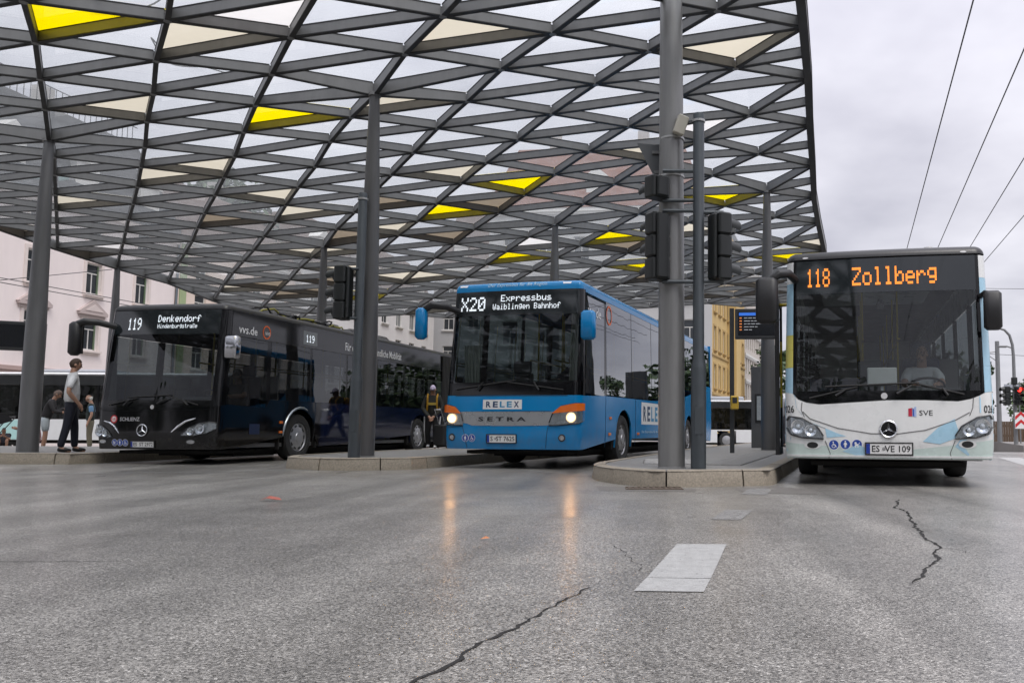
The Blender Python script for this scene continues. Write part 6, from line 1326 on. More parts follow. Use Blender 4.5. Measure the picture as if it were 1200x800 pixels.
# wooded slope seen through the left of the canopy
tree('dark tree above the slate roof, seen through the left canopy glass', (-36, 66, 6), 15, 6.5, [L2, L1], 3500, .42, .4, 21)
# ================================================================ distant buses
M_FGL = glass('far_bus_glass', (.12, .13, .13), 1.3, 0, dirt=.005)
def far_bus(name, label, loc, rotz, L, white=True, teal=False):
    """a standing bus seen from its side; local x along its length, the visible side at y = 0"""
    o = thing(name, label, 'bus', loc, rotz, None); H_ = 3.0
    lowm = mat('far_bus_white', (.66, .67, .67), .35, coat=.3) 
    body = MB(); ww = (2.7, L-3.4)
    segs = [0, ww[0]-.62, ww[0]+.62, ww[1]-.62, ww[1]+.62, L]
    for i in range(5):
        a, b = segs[i], segs[i+1]
        body.box(a, b, 0, 2.5, .32 if i % 2 == 0 else 1.08, 1.15)
    body.build('lower_body', lowm, o)
    if teal:
        m = MB(); m.box(.0, L*.55, -.012, -.002, .34, 1.12); m.build('livery_field', mat('pale_teal_livery', (.38, .60, .58), .35), o)
    m = MB(); m.box(.02, L-.02, .03, 2.47, 1.152, 1.165); m.box(.02, L-.02, .03, 2.47, 2.55, 2.93); m.build('window_band', mat('far_bus_black', (.014, .015, .016), .2, coat=.4), o)
    x = .25; 
    while x < L-1.2:
        w_ = 1.45; m = MB(); m.box(x, x+w_-.08, .012, .03, 1.166, 2.548); m.build('side_window', M_FGL, o)
        m = MB(); m.box(x+w_-.078, x+w_-.002, .01, .06, 1.166, 2.549); m.build('window_pillar', M_BLKG, o); x += w_
    for x0 in (.0, L-.22):
        m = MB(); m.box(x0, x0+.2, .0, 2.5, 1.166, 2.549); m.build('corner_post', M_BLKG, o)
    m = MB(); m.rbox(0, L, 0, 2.5, 2.932, H_+.06, .12); m.build('roof', lowm, o, True)
    m = MB(); m.rbox(L*.12, L*.34, .35, 2.15, H_+.05, H_+.32, .12); m.rbox(L*.5, L*.68, .35, 2.15, H_+.05, H_+.22, .12); m.build('roof_unit', mat('roof_unit_grey', (.30, .31, .33), .5), o, True)
    m = MB(); m.box(.1, L-.1, .3, 2.2, .18, .318); m.build('underbody', M_UND, o)
    for x in ww:
        t = child('wheel', WM['cover'][0], o, (x, .16, .49), (0, 0, -math.pi/2)); child('rim', WM['cover'][1], t); child('hub', WM['cover'][3], t)
        t = child('wheel', WM['cover'][0], o, (x, 2.34, .49), (0, 0, math.pi/2)); child('rim', WM['cover'][1], t)
    for k in range(int(L/1.0)-2):
        for y in (.5, 2.0): child('seat', SEAT, o, (1.6+k*1.0, y, .55), (0, 0, math.pi/2))
    return o
far_bus('parked_bus', 'white and pale teal bus waiting behind the people at left', (-34.5, 33.2, gz(33.5)), R(2), 17.5, True, True)
b_ = far_bus('parked_bus', 'white bus with black windows seen in the gap before the yellow house', (2.0, 53.5, gz(53.5)), R(3), 11.5, True, False)

# ================================================================ people
SKIN = mat('skin', (.46, .27, .19), .55, var=.1, vscale=20); SKIN2 = mat('skin_tanned', (.36, .20, .135), .55, var=.1, vscale=20)
def skin_mesh(name, verts, edges, radii, m, root=0, sub=1, ysq=1.0):
    me = bpy.data.meshes.new(name); me.from_pydata([(v[0], v[1]*ysq, v[2]) for v in verts], edges, [])
    ob = bpy.data.objects.new(name, me); COLL.objects.link(ob)
    sk = ob.modifiers.new('s', 'SKIN'); sk.use_smooth_shade = True
    for i, r in enumerate(radii):
        d = me.skin_vertices[0].data[i]; d.radius = (r, r) if not isinstance(r, tuple) else r; d.use_root = (i == root)
    ob.modifiers.new('u', 'SUBSURF').levels = sub
    dg = bpy.context.evaluated_depsgraph_get(); out = bpy.data.meshes.new_from_object(ob.evaluated_get(dg))
    bpy.data.objects.remove(ob); bpy.data.meshes.remove(me)
    if ysq != 1.0:
        for v in out.vertices: v.co.y /= ysq
    out.name = name; out.materials.clear(); out.materials.append(m)
    for p in out.polygons: p.material_index = 0; p.use_smooth = True
    return out
class Sk:
    def __init__(s): s.v = []; s.e = []; s.r = []
    def chain(s, pts, rad, frm=None):
        prev = frm; ids = []
        for p, r in zip(pts, rad):
            s.v.append(tuple(p)); s.r.append(r); i = len(s.v)-1; ids.append(i)
            if prev is not None: s.e.append((prev, i))
            prev = i
        return ids
def lerp(a, b, t): return tuple(x+(y-x)*t for x, y in zip(a, b))
def person(label, loc, rotz, h, J, top, legs, shoe, hair=None, skin=None, sleeve=.45, hair_style='short', short_legs=None, group=None, vest=None, cap=None):
    """J: joints for a 1.8 m figure facing local -y. keys: pel, chest, neck, head, lS/rS shoulder, lE, lW, lH hip, lK, lA ..."""
    skin = skin or SKIN; k = h/1.8; o = thing('person', label, 'person', loc, rotz, group)
    P = {a: Vector(b)*k for a, b in J.items()}
    fw = Vector(J.get('look', (0, -1, 0))).normalized()
    Y = 1.25
    # --- body: one continuous surface, pelvis is the root
    s = Sk(); up = (P['head']-P['neck']).normalized()
    t = s.chain([P['pel'], P['pel'].lerp(P['chest'], .5), P['chest'], P['neck']-Vector((0, 0, .03*k)), P['neck']+up*.02*k, P['head']-up*.05*k, P['head']+up*.02*k],
                [.075*k, .09*k, .11*k, .08*k, .075*k, .07*k, .05*k])
    for a in 'lr':
        S_, E_, W_ = P[a+'S'], P[a+'E'], P[a+'W']; d = (W_-E_).normalized()
        i = s.chain([S_, S_.lerp(E_, .5), E_, E_.lerp(W_, .45), W_, W_+d*.05*k], [.068*k, .060*k, .052*k, .050*k, .036*k, .042*k], t[2])
        # palm, five fingers curled a little, the thumb off the palm's side
        hd = W_+d*.09*k; side = d.cross(Vector((0, -1, .2))).normalized(); n = d.cross(side).normalized()
        pm = s.chain([hd], [.034*k], i[-1])
        for q, (off, ln) in enumerate(((-.030, .062), (-.010, .072), (.010, .068), (.028, .054))):
            b0 = hd+side*off*k+d*.02*k
            s.chain([b0, b0+d*ln*.55*k+n*.012*k, b0+d*ln*.85*k+n*.035*k], [.0105*k, .009*k, .0075*k], pm[0])
        b0 = W_+d*.055*k-side*.034*k; s.chain([b0, b0+d*.03*k-side*.018*k+n*.01*k, b0+d*.055*k-side*.02*k+n*.02*k], [.013*k, .010*k, .008*k], i[-1])
        H_, K_, A_ = P[a+'H'], P[a+'K'], P[a+'A']
        tf = Vector(J.get(a+'toe', (0, -1, 0))).normalized()
        s.chain([H_, H_.lerp(K_, .5), K_, K_.lerp(A_, .35), A_, A_+tf*.10*k-Vector((0, 0, .055*k)), A_+tf*.18*k-Vector((0, 0, .065*k))], [.065*k, .074*k, .066*k, .068*k, .046*k, .042*k, .03*k], t[0])
    body = child('body', skin_mesh('body', s.v, s.e, s.r, skin, 0, 2, Y), o)
    # --- head: a shaped skull joined to the body mesh, with nose, ears, eyes, mouth
    hp = P['head']; sd = fw.cross(up).normalized(); fo = up.cross(sd).normalized(); fo = fo if fo.dot(fw) > 0 else -fo
    def skull(sc=1.0, keep=None, ofs=0.):
        m = MB(); nu, nv = 18, 12; ids = {}
        def pt(iu, iv):
            a = 2*math.pi*iu/nu; b = math.pi*iv/nv; x, y, z = math.sin(b)*math.cos(a), math.sin(b)*math.sin(a), math.cos(b)
            wd = .078*(1-.30*max(0, -z)**1.3); dp = .098*(1-.12*max(0, -z)); fwd = .016*max(0, -z)+(.006 if y > .9 and abs(z) < .3 else 0)
            if y < 0: dp *= 1-.22*max(0, -z)
            return hp+(sd*(x*wd)+fo*(y*dp+fwd)+up*(z*.122))*k*sc+up*ofs*k, (x, y, z)
        for iu in range(nu):
            for iv in range(nv):
                q = [pt(iu, iv), pt(iu+1, iv), pt(iu+1, iv+1), pt(iu, iv+1)]; c = [sum(t[1][n] for t in q)/4 for n in range(3)]
                if keep is None or keep(*c):
                    if iv == 0: m.add([q[0][0], q[2][0], q[3][0]], [(0, 1, 2)])
                    elif iv == nv-1: m.add([q[0][0], q[1][0], q[2][0]], [(0, 1, 2)])
                    else: m.add([t[0] for t in q], [(0, 1, 2, 3)])
        return m
    f = skull()
    f.add([hp+fo*.094*k+up*.016*k, hp+fo*.122*k-up*.022*k, hp+fo*.092*k-up*.030*k+sd*.016*k, hp+fo*.092*k-up*.030*k-sd*.016*k], [(0, 2, 1), (0, 1, 3), (1, 2, 3)])
    for q in (1, -1): f.lathe([(0, -.010*k), (.018*k, -.007*k), (.027*k, 0), (.018*k, .010*k), (0, .012*k)], 8, 'x', hp+sd*q*.078*k-up*.004*k-fo*.01*k)
    bm = bmesh.new(); bm.from_mesh(body.data); me = f.mesh('head_part', skin); bm.from_mesh(me); bmesh.ops.remove_doubles(bm, verts=bm.verts, dist=.0005); bm.to_mesh(body.data); bm.free(); bpy.data.meshes.remove(me)
    body.data.polygons.foreach_set('use_smooth', [True]*len(body.data.polygons))
    e = MB()
    for q in (1, -1):
        c = hp+fo*.093*k+sd*q*.032*k+up*.014*k; e.add([c-sd*.014*k, c+up*.008*k, c+sd*.014*k, c-up*.007*k], [(0, 1, 2, 3)])
        e.add([c-sd*.02*k+up*.018*k+fo*.002*k, c+sd*.02*k+up*.018*k+fo*.002*k, c+sd*.02*k+up*.026*k, c-sd*.02*k+up*.026*k], [(0, 1, 2, 3)])
    c = hp+fo*.100*k-up*.055*k; e.add([c-sd*.024*k, c+sd*.024*k, c+sd*.02*k+up*.008*k, c-sd*.02*k+up*.008*k], [(0, 1, 2, 3)])
    e.build('eyes_and_mouth', mat('face_dark', (.09, .05, .045), .5), o, fix=False)
    if hair:
        kp_ = {'short': lambda x, y, z: z > .48-.25*max(0, -y) or (y < -.05 and z > -.45) or (abs(x) > .8 and z > .1 and y < .3), 'ring': lambda x, y, z: y < .1 and -.45 < z < .35, 'long': lambda x, y, z: z > .45 or (y < .1 and z > -.75)}[hair_style]
        skull(1.075, kp_, .004).build('hair', hair, o, True, fix=False)
        if hair_style == 'long':
            s2 = Sk(); s2.chain([hp-fo*.045*k+up*.0*k, hp-fo*.075*k-up*.10*k, hp-fo*.07*k-up*.24*k], [.085*k, .09*k, .06*k]); child('hair_length', skin_mesh('hair_length', s2.v, s2.e, s2.r, hair, 0, 1), o)
    if cap:
        c = skull(1.11, lambda x, y, z: z > .22, .006).build('cap', cap, o, True, fix=False)
        m = MB(); m.poly([hp+fo*(.085+.085*math.sin(a))*k+sd*.075*math.cos(a)*k+up*(.045-.02*math.sin(a))*k for a in [math.pi*i/8 for i in range(9)]], up*.010*k); m.build('cap_peak', mat('cap_peak_dark', (.03, .02, .04), .6), c)
    # --- clothes, slightly fuller than the body
    c_ = 1.16
    s3 = Sk(); t3 = s3.chain([P['pel']-Vector((0, 0, .09*k)), P['pel'].lerp(P['chest'], .5), P['chest'], P['neck']-Vector((0, 0, .02*k))], [.176*k, .184*k, .208*k, .105*k])
    for a in 'lr':
        S_, E_, W_ = P[a+'S'], P[a+'E'], P[a+'W']
        if sleeve <= .5: s3.chain([S_, S_.lerp(E_, sleeve*2*.9)], [.092*k, .082*k], t3[2])
        else: s3.chain([S_, S_.lerp(E_, .5), E_, E_.lerp(W_, min(1, sleeve))], [.090*k, .078*k, .068*k, .056*k], t3[2])
    child('top', skin_mesh('top', s3.v, s3.e, s3.r, top, 0, 1, Y), o)
    s4 = Sk(); t4 = s4.chain([P['pel']+Vector((0, 0, .12*k)), P['pel']-Vector((0, 0, .03*k))], [.180*k, .184*k])
    for a in 'lr':
        H_, K_, A_ = P[a+'H'], P[a+'K'], P[a+'A']
        if short_legs: s4.chain([H_, H_.lerp(K_, .5), H_.lerp(K_, short_legs)], [.118*k, .112*k, .105*k], t4[1])
        else: s4.chain([H_, H_.lerp(K_, .5), K_, K_.lerp(A_, .5), A_+Vector((0, 0, -.01*k))], [.128*k, .114*k, .094*k, .086*k, .078*k], t4[1])
    child('trousers' if not short_legs else 'shorts', skin_mesh('trousers', s4.v, s4.e, s4.r, legs, 0, 1, Y), o)
    for a in 'lr':
        A_ = P[a+'A']; tf = Vector(J.get(a+'toe', (0, -1, 0))).normalized(); s5 = Sk()
        s5.chain([A_-tf*.045*k-Vector((0, 0, .03*k)), A_+tf*.03*k-Vector((0, 0, .035*k)), A_+tf*.12*k-Vector((0, 0, .050*k)), A_+tf*.19*k-Vector((0, 0, .056*k))], [.048*k, .052*k, .046*k, .034*k])
        child('shoe', skin_mesh('shoe', s5.v, s5.e, s5.r, shoe, 0, 1), o)
    return o, P, k
def standing(**kw):
    J = dict(pel=(0, 0, .95), chest=(0, -.01, 1.30), neck=(0, 0, 1.50), head=(0, -.03, 1.665), lS=(.185, 0, 1.435), rS=(-.185, 0, 1.435), lE=(.25, .05, 1.13), rE=(-.25, .05, 1.13), lW=(.25, -.04, .89), rW=(-.25, -.04, .89),
             lH=(.095, 0, .90), rH=(-.095, 0, .90), lK=(.10, -.02, .50), rK=(-.10, -.02, .50), lA=(.11, .02, .09), rA=(-.11, .02, .09)); J.update(kw); return J
def seated(**kw):
    J = dict(pel=(0, .10, .52), chest=(0, .12, .88), neck=(0, .10, 1.08), head=(0, .06, 1.255), lS=(.19, .10, 1.0), rS=(-.19, .10, 1.0), lE=(.26, -.10, .80), rE=(-.26, -.10, .80), lW=(.16, -.34, .86), rW=(-.16, -.34, .86),
             lH=(.10, .06, .50), rH=(-.10, .06, .50), lK=(.14, -.36, .50), rK=(-.14, -.36, .50), lA=(.14, -.36, .10), rA=(-.14, -.36, .10)); J.update(kw); return J
WSHIRT = mat('white_shirt', (.84, .85, .86), .8, var=.08, vscale=12, bump=.3, bscale=25); NAVYT = mat('navy_trousers', (.010, .012, .022), .85, var=.3, bump=.3, bscale=25)
BLKS = mat('black_leather', (.012, .012, .012), .4); HBRN = mat('brown_hair', (.06, .035, .022), .7); HGRY = mat('grey_hair', (.40, .38, .36), .7); HDRK = mat('dark_hair', (.02, .014, .012), .6)
# driver in a white shirt waiting beside the black bus
person('man in white short-sleeved shirt and navy trousers waiting beside the black bus', (-11.52, 16.3, KZ-.012), R(128), 1.86,
       standing(lE=(.27, .07, 1.14), lW=(.21, -.10, .93), rE=(-.27, .07, 1.14), rW=(-.20, -.10, .93), lA=(.12, -.10, .09), rA=(-.12, .14, .09), lK=(.11, -.08, .5), rK=(-.11, .05, .5), look=(.1, -1, -.05)), WSHIRT, NAVYT, BLKS, HBRN, None, .48)
# stooping man in a dark jacket
person('stooping man in dark jacket and pale grey shorts behind the column', (-16.65, 22.6, 0), R(120), 1.76,
       standing(chest=(0, -.10, 1.27), neck=(0, -.16, 1.45), head=(0, -.24, 1.60), lS=(.19, -.12, 1.38), rS=(-.19, -.12, 1.38), lE=(.24, -.22, 1.12), lW=(.16, -.42, 1.20), rE=(-.24, -.2, 1.12), rW=(-.16, -.4, 1.1)), mat('dark_jacket', (.03, .028, .03), .85), mat('grey_shorts', (.36, .40, .42), .85), BLKS, mat('cropped_hair', (.14, .10, .08), .8), SKIN2, 1.0, 'short', .9)
ol, P_, k_ = person('old man with white hair, dark vest over a blue shirt and khaki trousers', (-17.05, 25.0, 0), R(-62), 1.66,
       standing(chest=(0, -.03, 1.28), head=(0, -.07, 1.66), look=(-.1, -1, -.1)), mat('dark_green_vest', (.035, .05, .048), .85), mat('khaki_trousers', (.19, .17, .12), .85), BLKS, mat('white_hair', (.68, .66, .62), .7), None, .1, 'ring')
for a in 'lr':
    s = Sk(); s.chain([P_[a+'S'], P_[a+'S'].lerp(P_[a+'E'], .5), P_[a+'S'].lerp(P_[a+'E'], .8)], [.082*k_, .075*k_, .07*k_]); child('shirt_sleeve', skin_mesh('shirt_sleeve', s.v, s.e, s.r, mat('blue_check_shirt', (.16, .30, .48), .8, var=.5, vscale=60), 0, 1), ol)
# child sitting on the kerb, woman in pink half hidden by the column
person('dark-haired child in a dark dress sitting at the kerb', (-17.45, 22.2, .0), R(35), 1.0,
       seated(lK=(.16, -.32, .62), rK=(-.16, -.32, .62), lW=(.10, -.34, .74), rW=(-.10, -.34, .74), pel=(0, .1, .30), chest=(0, .08, .66), neck=(0, .06, .86), head=(0, .02, 1.04), lS=(.18, .06, .78), rS=(-.18, .06, .78), lE=(.24, -.1, .60), rE=(-.24, -.1, .6), lH=(.1, .06, .3), rH=(-.1, .06, .3), lA=(.15, -.30, .1), rA=(-.15, -.3, .1)), mat('dark_dress', (.025, .025, .035), .85), mat('dark_dress', (.025, .025, .035), .85), mat('pale_sandals', (.3, .2, .15), .7), HDRK, SKIN2, .4, 'long', .6)
person('woman in pink crouching half hidden behind the left column', (-17.15, 22.9, .0), R(-40), 1.55,
       seated(pel=(0, .1, .34), chest=(0, .02, .70), neck=(0, -.02, .90), head=(0, -.06, 1.07), lS=(.18, 0, .82), rS=(-.18, 0, .82), lE=(.24, -.2, .66), rE=(-.24, -.2, .66), lW=(.2, -.42, .72), rW=(-.2, -.42, .72), lH=(.1, .06, .34), rH=(-.1, .06, .34), lK=(.15, -.34, .52), rK=(-.15, -.34, .52), lA=(.14, -.12, .1), rA=(-.14, -.12, .1)), mat('pink_top', (.55, .28, .28), .85), mat('pale_skirt', (.5, .34, .32), .85), BLKS, HBRN, None, .45, 'long')
# traveller with cap and suitcase
tr_, P_, k_ = person('young man in purple-white cap and dark tracksuit walking with yellow backpack straps', (-5.72, 21.3, KZ-.012), R(8), 1.62,
       standing(lW=(.06, -.26, .88), rW=(-.06, -.26, .88), lE=(.27, -.04, 1.12), rE=(-.27, -.04, 1.12), lA=(.13, -.26, .09), rA=(-.13, .22, .10), lK=(.12, -.16, .5), rK=(-.13, .02, .5), head=(0, -.06, 1.66)), mat('dark_tracktop', (.02, .02, .016), .8, var=.3), mat('dark_trackpants', (.014, .014, .015), .8), mat('white_trainers', (.6, .6, .6), .6), None, SKIN2, 1.0, cap=mat('purple_white_cap', (.55, .48, .62), .7, var=.4, vscale=14))
YS = mat('yellow_strap', (.40, .21, .012), .8)
for sx in (1, -1):
    m = MB(); m.tube([(sx*.12*k_, .10*k_, 1.50*k_), (sx*.135*k_, -.06*k_, 1.53*k_), (sx*.13*k_, -.165*k_, 1.42*k_), (sx*.13*k_, -.175*k_, 1.22*k_), (sx*.15*k_, -.10*k_, 1.05*k_)], .022, 6); m.build('backpack_strap', YS, tr_, True)
    m = MB(); m.tube([P_['lH' if sx > 0 else 'rH']+Vector((sx*.115, 0, 0)), P_['lK' if sx > 0 else 'rK']+Vector((sx*.078, -.02, 0)), P_['lA' if sx > 0 else 'rA']+Vector((sx*.07, 0, .05))], .014, 5); m.build('side_stripe', mat('white_stripe', (.7, .7, .7), .7), tr_)
m = MB(); m.rbox(-.16, .16, .14, .34, 1.0*k_, 1.50*k_, .06); b = m.build('backpack', YS, None, True, loc=tr_.location, rotz=R(8)); tag(b, 'yellow backpack on the walking young man', 'backpack')
m = MB(); m.box(-.10, .10, -.185*k_, -.178*k_, 1.22*k_, 1.29*k_); m.build('chest_print', mat('mustard_print', (.35, .25, .04), .8), tr_)
sc_ = thing('suitcase', 'black wheeled suitcase with metal pull handle beside the walking young man', 'suitcase', (-5.42, 21.05, KZ-.012), R(-20))
m = MB(); m.rbox(-.17, .17, -.11, .11, .06, .60, .05); m.build('case_body', mat('suitcase_black', (.015, .015, .016), .6), sc_, True)
m = MB(); m.tube([(-.09, .05, .58), (-.20, -.02, .98)], .010, 6); m.tube([(.09, .05, .58), (-.02, -.02, .98)], .010, 6); m.tube([(-.21, -.02, .98), (-.01, -.02, .98)], .014, 6); m.build('pull_handle', M_CHR, sc_)
for x in (-.13, .13): m = MB(); m.lathe([(0, -.015), (.045, -.015), (.045, .015), (0, .015)], 12, 'x', (x, .08, .05)); m.build('castor', M_RUB, sc_)
# pedestrian behind the pylon
person('pedestrian in grey top and dark trousers beside the information pylon', (3.75, 24.6, KZ-.012), R(150), 1.74, standing(), mat('grey_top', (.30, .31, .34), .85), mat('dark_jeans', (.02, .02, .028), .85), BLKS, HDRK, None, .45)
# pushchair
st_ = thing('pushchair', 'black pushchair with hood beside the sitting child', 'pushchair', (-17.9, 22.5, 0), R(-35))
m = MB(); n = 8
vs = [(x, -.05+.36*math.cos(R(a)), .72+.34*math.sin(R(a))) for a in range(20, 181, 20) for x in (-.24, .24)]; k = len(vs)//2
m.add(vs, [(2*i, 2*i+1, 2*i+3, 2*i+2) for i in range(k-1)]); m.add([(-.24, -.05, .72)]+vs[0::2], [(0, i, i+1) for i in range(1, k)]); m.add([(.24, -.05, .72)]+vs[1::2], [(0, i, i+1) for i in range(1, k)])
m.build('hood', mat('pushchair_black', (.012, .012, .014), .8), st_, True)
m = MB(); m.rbox(-.22, .22, -.30, .30, .38, .50, .05); m.build('seat', MATS['pushchair_black'], st_, True)
m = MB()
for x in (-.25, .25): m.tube([(x, .35, .95), (x, .10, .60), (x, -.35, .16)], .014, 6); m.tube([(x, .30, .16), (x, -.05, .5)], .014, 6)
m.tube([(-.25, .35, .95), (.25, .35, .95)], .018, 6); m.build('frame', M_BLK, st_)
for x in (-.25, .25):
    for y in (-.35, .30): m = MB(); m.lathe([(.05, -.02), (.14, -.02), (.14, .02), (.05, .02), (.05, -.02)], 16, 'x', (x, y, .14)); m.build('wheel', M_RUB, st_, True)
# drivers at the wheel
def driver(bus, label, x, y, z, shirt, hair, hs='ring', skin=None, lean=0):
    w_ = bus.matrix_basis @ Vector((x, y, z))
    person(label, w_, bus.rotation_euler[2], 1.8, seated(lE=(.26, -.08, .82), rE=(-.26, -.08, .82), lW=(.17, -.40, .80), rW=(-.17, -.40, .80), look=(-.45, -1, -.2)), shirt, NAVYT, BLKS, hair, skin, .46, hs)
bus = [o for o in COLL.objects if o.name in ('city_bus', 'articulated_bus', 'express_coach')]
for b in bus: b.matrix_basis = Matrix.Translation(b.location) @ Matrix.Rotation(b.rotation_euler[2], 4, 'Z')
driver(bpy.data.objects['city_bus'], 'bald bus driver in white shirt at the wheel of the 118 bus', .56, 1.52, .52, WSHIRT, HGRY, 'ring')
driver(bpy.data.objects['articulated_bus'], 'bus driver with bare forearms at the wheel of the black bus', .56, 1.52, .50, mat('dark_shirt', (.02, .025, .04), .85), HDRK, 'short', SKIN2)
driver(bpy.data.objects['express_coach'], 'coach driver in the shade at the wheel of the blue coach', .60, 1.50, .74, mat('dark_shirt', (.02, .025, .04), .85), HDRK, 'short', SKIN2)

# ================================================================ right-hand street corner
m = MB(); vg = [(13.9, 31.2), (17.5, 42.5), (24, 66), (80, 66), (80, 30)]
m.poly([(x, y, -.6) for x, y in vg], (0, 0, .76)); tag(m.build('verge', mat('verge_paving', (.20, .19, .18), .8, var=.3, vscale=4)), kind='structure')
M_GALV = mat('galvanised_post', (.22, .225, .23), .5, .4, var=.2)
o = thing('street_lamp', 'grey street lamp with curved top carrying signals and a chevron plate', 'street lamp', (14.86, 34, .16))
m = MB(); m.tube([(0, 0, 0), (0, 0, 3.6), (-.03, 0, 4.1), (-.14, 0, 4.5), (-.34, 0, 4.72), (-.62, 0, 4.80)], [.085, .065, .06, .055, .05, .04], 10); m.build('post', M_GALV, o, True)
m = MB(); m.tube([(0, 0, 3.95), (-.3, 0, 4.05)], .03, 8); m.rbox(-.62, -.28, -.07, .07, 3.98, 4.07, .03, axis='x'); m.build('lamp_head', M_GALV, o, True)
m = MB(); m.rbox(-.1, .1, -.1, .1, 2.45, 2.75, .03); m.build('control_box', M_SIG, o, True)
s = signal_head(None, 'traffic_signal', (14.92, 33.8, 1.75), R(8), 3, w_=.28, h_=.26, lit=2); tag(s, 'signal with its red lamp lit at the right edge', 'traffic signal')
s = signal_head(None, 'traffic_signal', (14.48, 33.9, 1.75), R(-85), 3, w_=.28, h_=.26); tag(s, 'unlit signal seen from the side, left of the red one', 'traffic signal')
m = MB(); m.tube([(14.48, 33.95, 1.9), (14.86, 33.97, 1.9)], .025, 6); m.tube([(14.48, 33.95, 2.4), (14.86, 33.97, 2.4)], .025, 6); m.build('signal_bracket', M_SIG, s).matrix_parent_inverse = (Matrix.Translation((14.48, 33.9, 1.75)) @ Matrix.Rotation(R(-85), 4, 'Z')).inverted()
cv = thing('chevron_sign', 'red and white chevron plate on the street lamp post', 'sign', (14.98, 33.75, .80), R(6))
m = MB(); m.box(-.26, .26, 0, .015, 0, .66); m.build('plate', mat('sign_white', (.75, .75, .75), .4, var=.03), cv)
m = MB()
for z in (-.02, .30): m.poly([(-.25, -.004, z+.05), (0, -.004, z+.27), (.25, -.004, z+.05), (.25, -.004, z+.20), (0, -.004, z+.36+.04), (-.25, -.004, z+.20)], (0, .003, 0))
m.build('chevrons', mat('sign_red', (.55, .02, .025), .4), cv)
o = thing('catenary_pole', 'plain grey pole carrying the overhead wires at the right', 'pole', (16.7, 40, .16)); m = MB(); m.tube([(0, 0, 0), (0, 0, 4.9)], [.12, .10], 12); m.build('post', M_GALV, o, True); m = MB(); m.tube([(0, 0, 4.4), (-.7, 0, 4.3)], .03, 6); m.tube([(0, 0, 3.9), (-.5, 0, 4.25)], .02, 6); m.build('bracket_arm', M_GALV, o)
o = thing('street_name_sign', 'pale street name plate on a thin post', 'sign', (15.7, 36, .16)); m = MB(); m.tube([(.25, .03, 0), (.25, .03, 2.62)], .03, 8); m.build('post', M_GALV, o); m = MB(); m.box(-.42, .22, -.01, .01, 2.42, 2.58); m.build('plate', mat('pale_plate', (.35, .37, .42), .5), o)
fn = thing('fence', 'brown wooden fence below the bushes at the right edge', 'fence', (16.5, 42.6, .16), R(-4))
pk = MB(); pk.box(-.055, .055, 0, .03, 0, 1.05); PK = pk.mesh('picket', mat('brown_wood', (.10, .065, .04), .8, var=.35, vscale=7))
for i in range(50): child('picket', PK, fn, (i*.125, 0, random.uniform(-.02, .02)))
m = MB(); m.box(0, 6.3, .031, .07, .25, .35); m.box(0, 6.3, .031, .07, .75, .85); m.build('rail', MATS['brown_wood'], fn)
tree('dark leafy tree behind the grey pole at the right', (18.6, 47.5, .1), 4.6, 1.5, [L2, L1], 2200, .13, .12, 31, base=.2)
tree('bright green bush above the brown fence, right of the dark tree', (20.9, 46.5, .1), 3.0, 2.0, [L3, L1], 2400, .12, .1, 32, 'bush', .12, 'bush')
tree('low green bush at the right edge behind the fence', (23.4, 47.5, .1), 3.2, 2.0, [L1, L3], 2000, .13, .1, 33, 'bush', .12, 'bush')
tree('small dark tree far down the street beside the office block', (13.6, 92, -.4), 11, 3.0, [L2, L1], 1600, .3, .2, 34)
for i, (x, y, h_) in enumerate(((30, 78, 6), (38, 84, 7), (47, 80, 6.5), (58, 90, 8))):
    tree(['far hazy tree nearest the grey pole', 'far tree second from the grey pole, outside the right edge', 'far tree third from the grey pole, outside the right edge', 'far tree fourth from the grey pole, outside the right edge'][i], (x, y, -.4), h_, 2.8, [L2, L1], 900, .3, .2, 40+i)

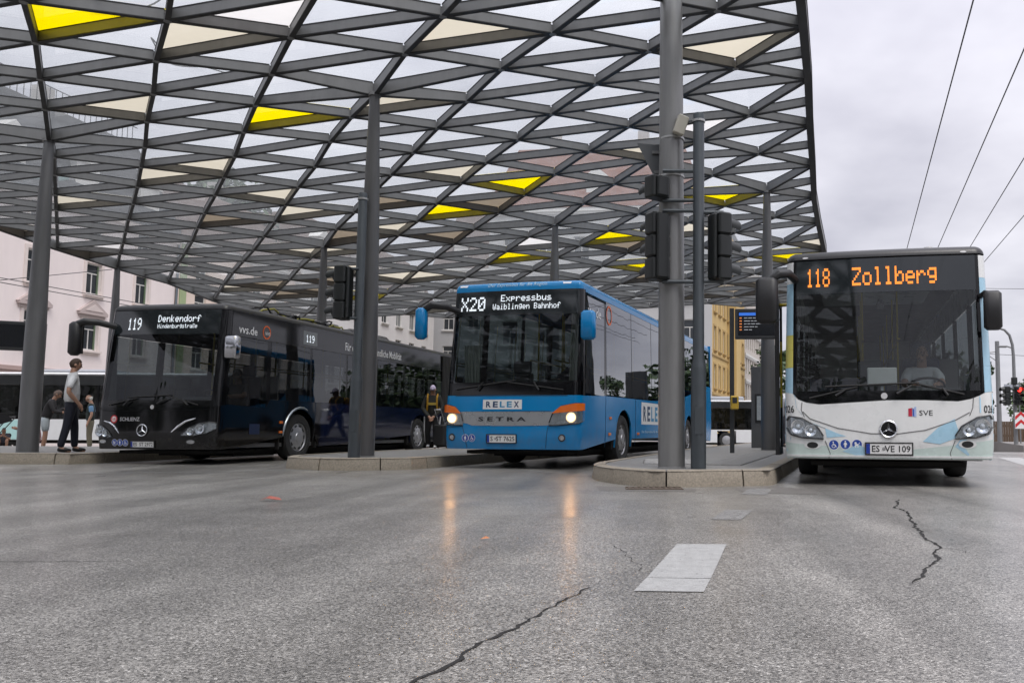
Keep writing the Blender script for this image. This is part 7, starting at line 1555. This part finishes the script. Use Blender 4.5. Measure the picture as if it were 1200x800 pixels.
# the wooded far side of the street behind the viewer (it shows in the bus glazing)
random.seed(77); c = MB()
for k in range(54):
    cx_ = -75+k*3.4+random.uniform(-1, 1); cy_ = -24+random.uniform(-5, 4); ht = random.uniform(9, 14)
    if k > 36: a_ = R(29+(k-36)*4.5); cx_ = 62*math.sin(a_); cy_ = 62*math.cos(a_); ht = random.uniform(7, 11)
    if k > 46: a_ = R(11+(k-47)*1.35); cx_ = 60*math.sin(a_); cy_ = 60*math.cos(a_); ht = random.uniform(5.5, 8)
    lf = .4 if k > 46 else .62
    for i in range(330 if k <= 46 else 620):
        d_ = Vector((random.gauss(0, 1), random.gauss(0, 1), random.gauss(0, 1))).normalized()*random.random()**.4
        p = Vector((cx_+d_.x*3.0, cy_+d_.y*2.6, ht*.5+d_.z*ht*.5)); u = Vector((random.gauss(0, 1), random.gauss(0, 1), random.gauss(0, .6))).normalized()*.75*lf; v = u.cross(Vector((random.gauss(0, 1), random.gauss(0, 1), 1))).normalized()*.5*lf
        c.add([p-u, p-v, p+u, p+v], [(0, 1, 2, 3)], i % 2)
tag(c.build('woodland', [L2, L1], fix=False), kind='stuff')

# ================================================================ overhead wires
M_WIRE = mat('wire', (.03, .03, .032), .6)
def wire(label, a, b, sag=.15, r=.011, ext=0):
    a = Vector(a); b = Vector(b); d = b-a; a2 = a-d*ext; b2 = b+d*ext; n = 14
    m = MB(); m.tube([a2.lerp(b2, i/n)-Vector((0, 0, sag*4*(i/n)*(1-i/n))) for i in range(n+1)], r, 5)
    tag(m.build('overhead_wire', M_WIRE, None, True), label, 'overhead wire', 'overhead wires in the right sky' if a.x > 0 else 'overhead wires before the pink house')
wire('leftmost overhead wire crossing the sky beside the canopy edge', (4.05, 10.2, 6.1), (7.7, 25.0, 6.1), .0, ext=1.2)
wire('second overhead wire from the canopy edge', (5.45, 12.2, 6.1), (8.56, 24.8, 6.1), .0, ext=1.3)
wire('third overhead wire from the canopy edge', (7.5, 16.7, 6.1), (9.55, 25.0, 6.1), .0, ext=2)
wire('lowest slanting overhead wire, ending above the mirror of the 118 bus', (9.4, 20.9, 6.1), (10.7, 26.7, 6.1), .0, ext=3)
wire('thin cross wire over the far street at the right', (8, 33, 6.6), (26, 36, 7.3), .25, .010)
wire('lower cross wire running to the grey pole', (16.1, 40, 4.45), (34, 46, 4.6), .1, .012)
wire('upper wire of the pair before the pink house', (-23.9, 30.2, 6.1), (-22.3, 37.6, 6.1), .0, .016, ext=1)
wire('lower wire of the pair before the pink house', (-24.0, 30.2, 5.95), (-22.4, 37.6, 5.93), .0, .016, ext=1)
wire('slack span wire with insulators at the left edge', (-24.5, 30.0, 6.0), (-21.0, 31.5, 6.75), .0, .014)
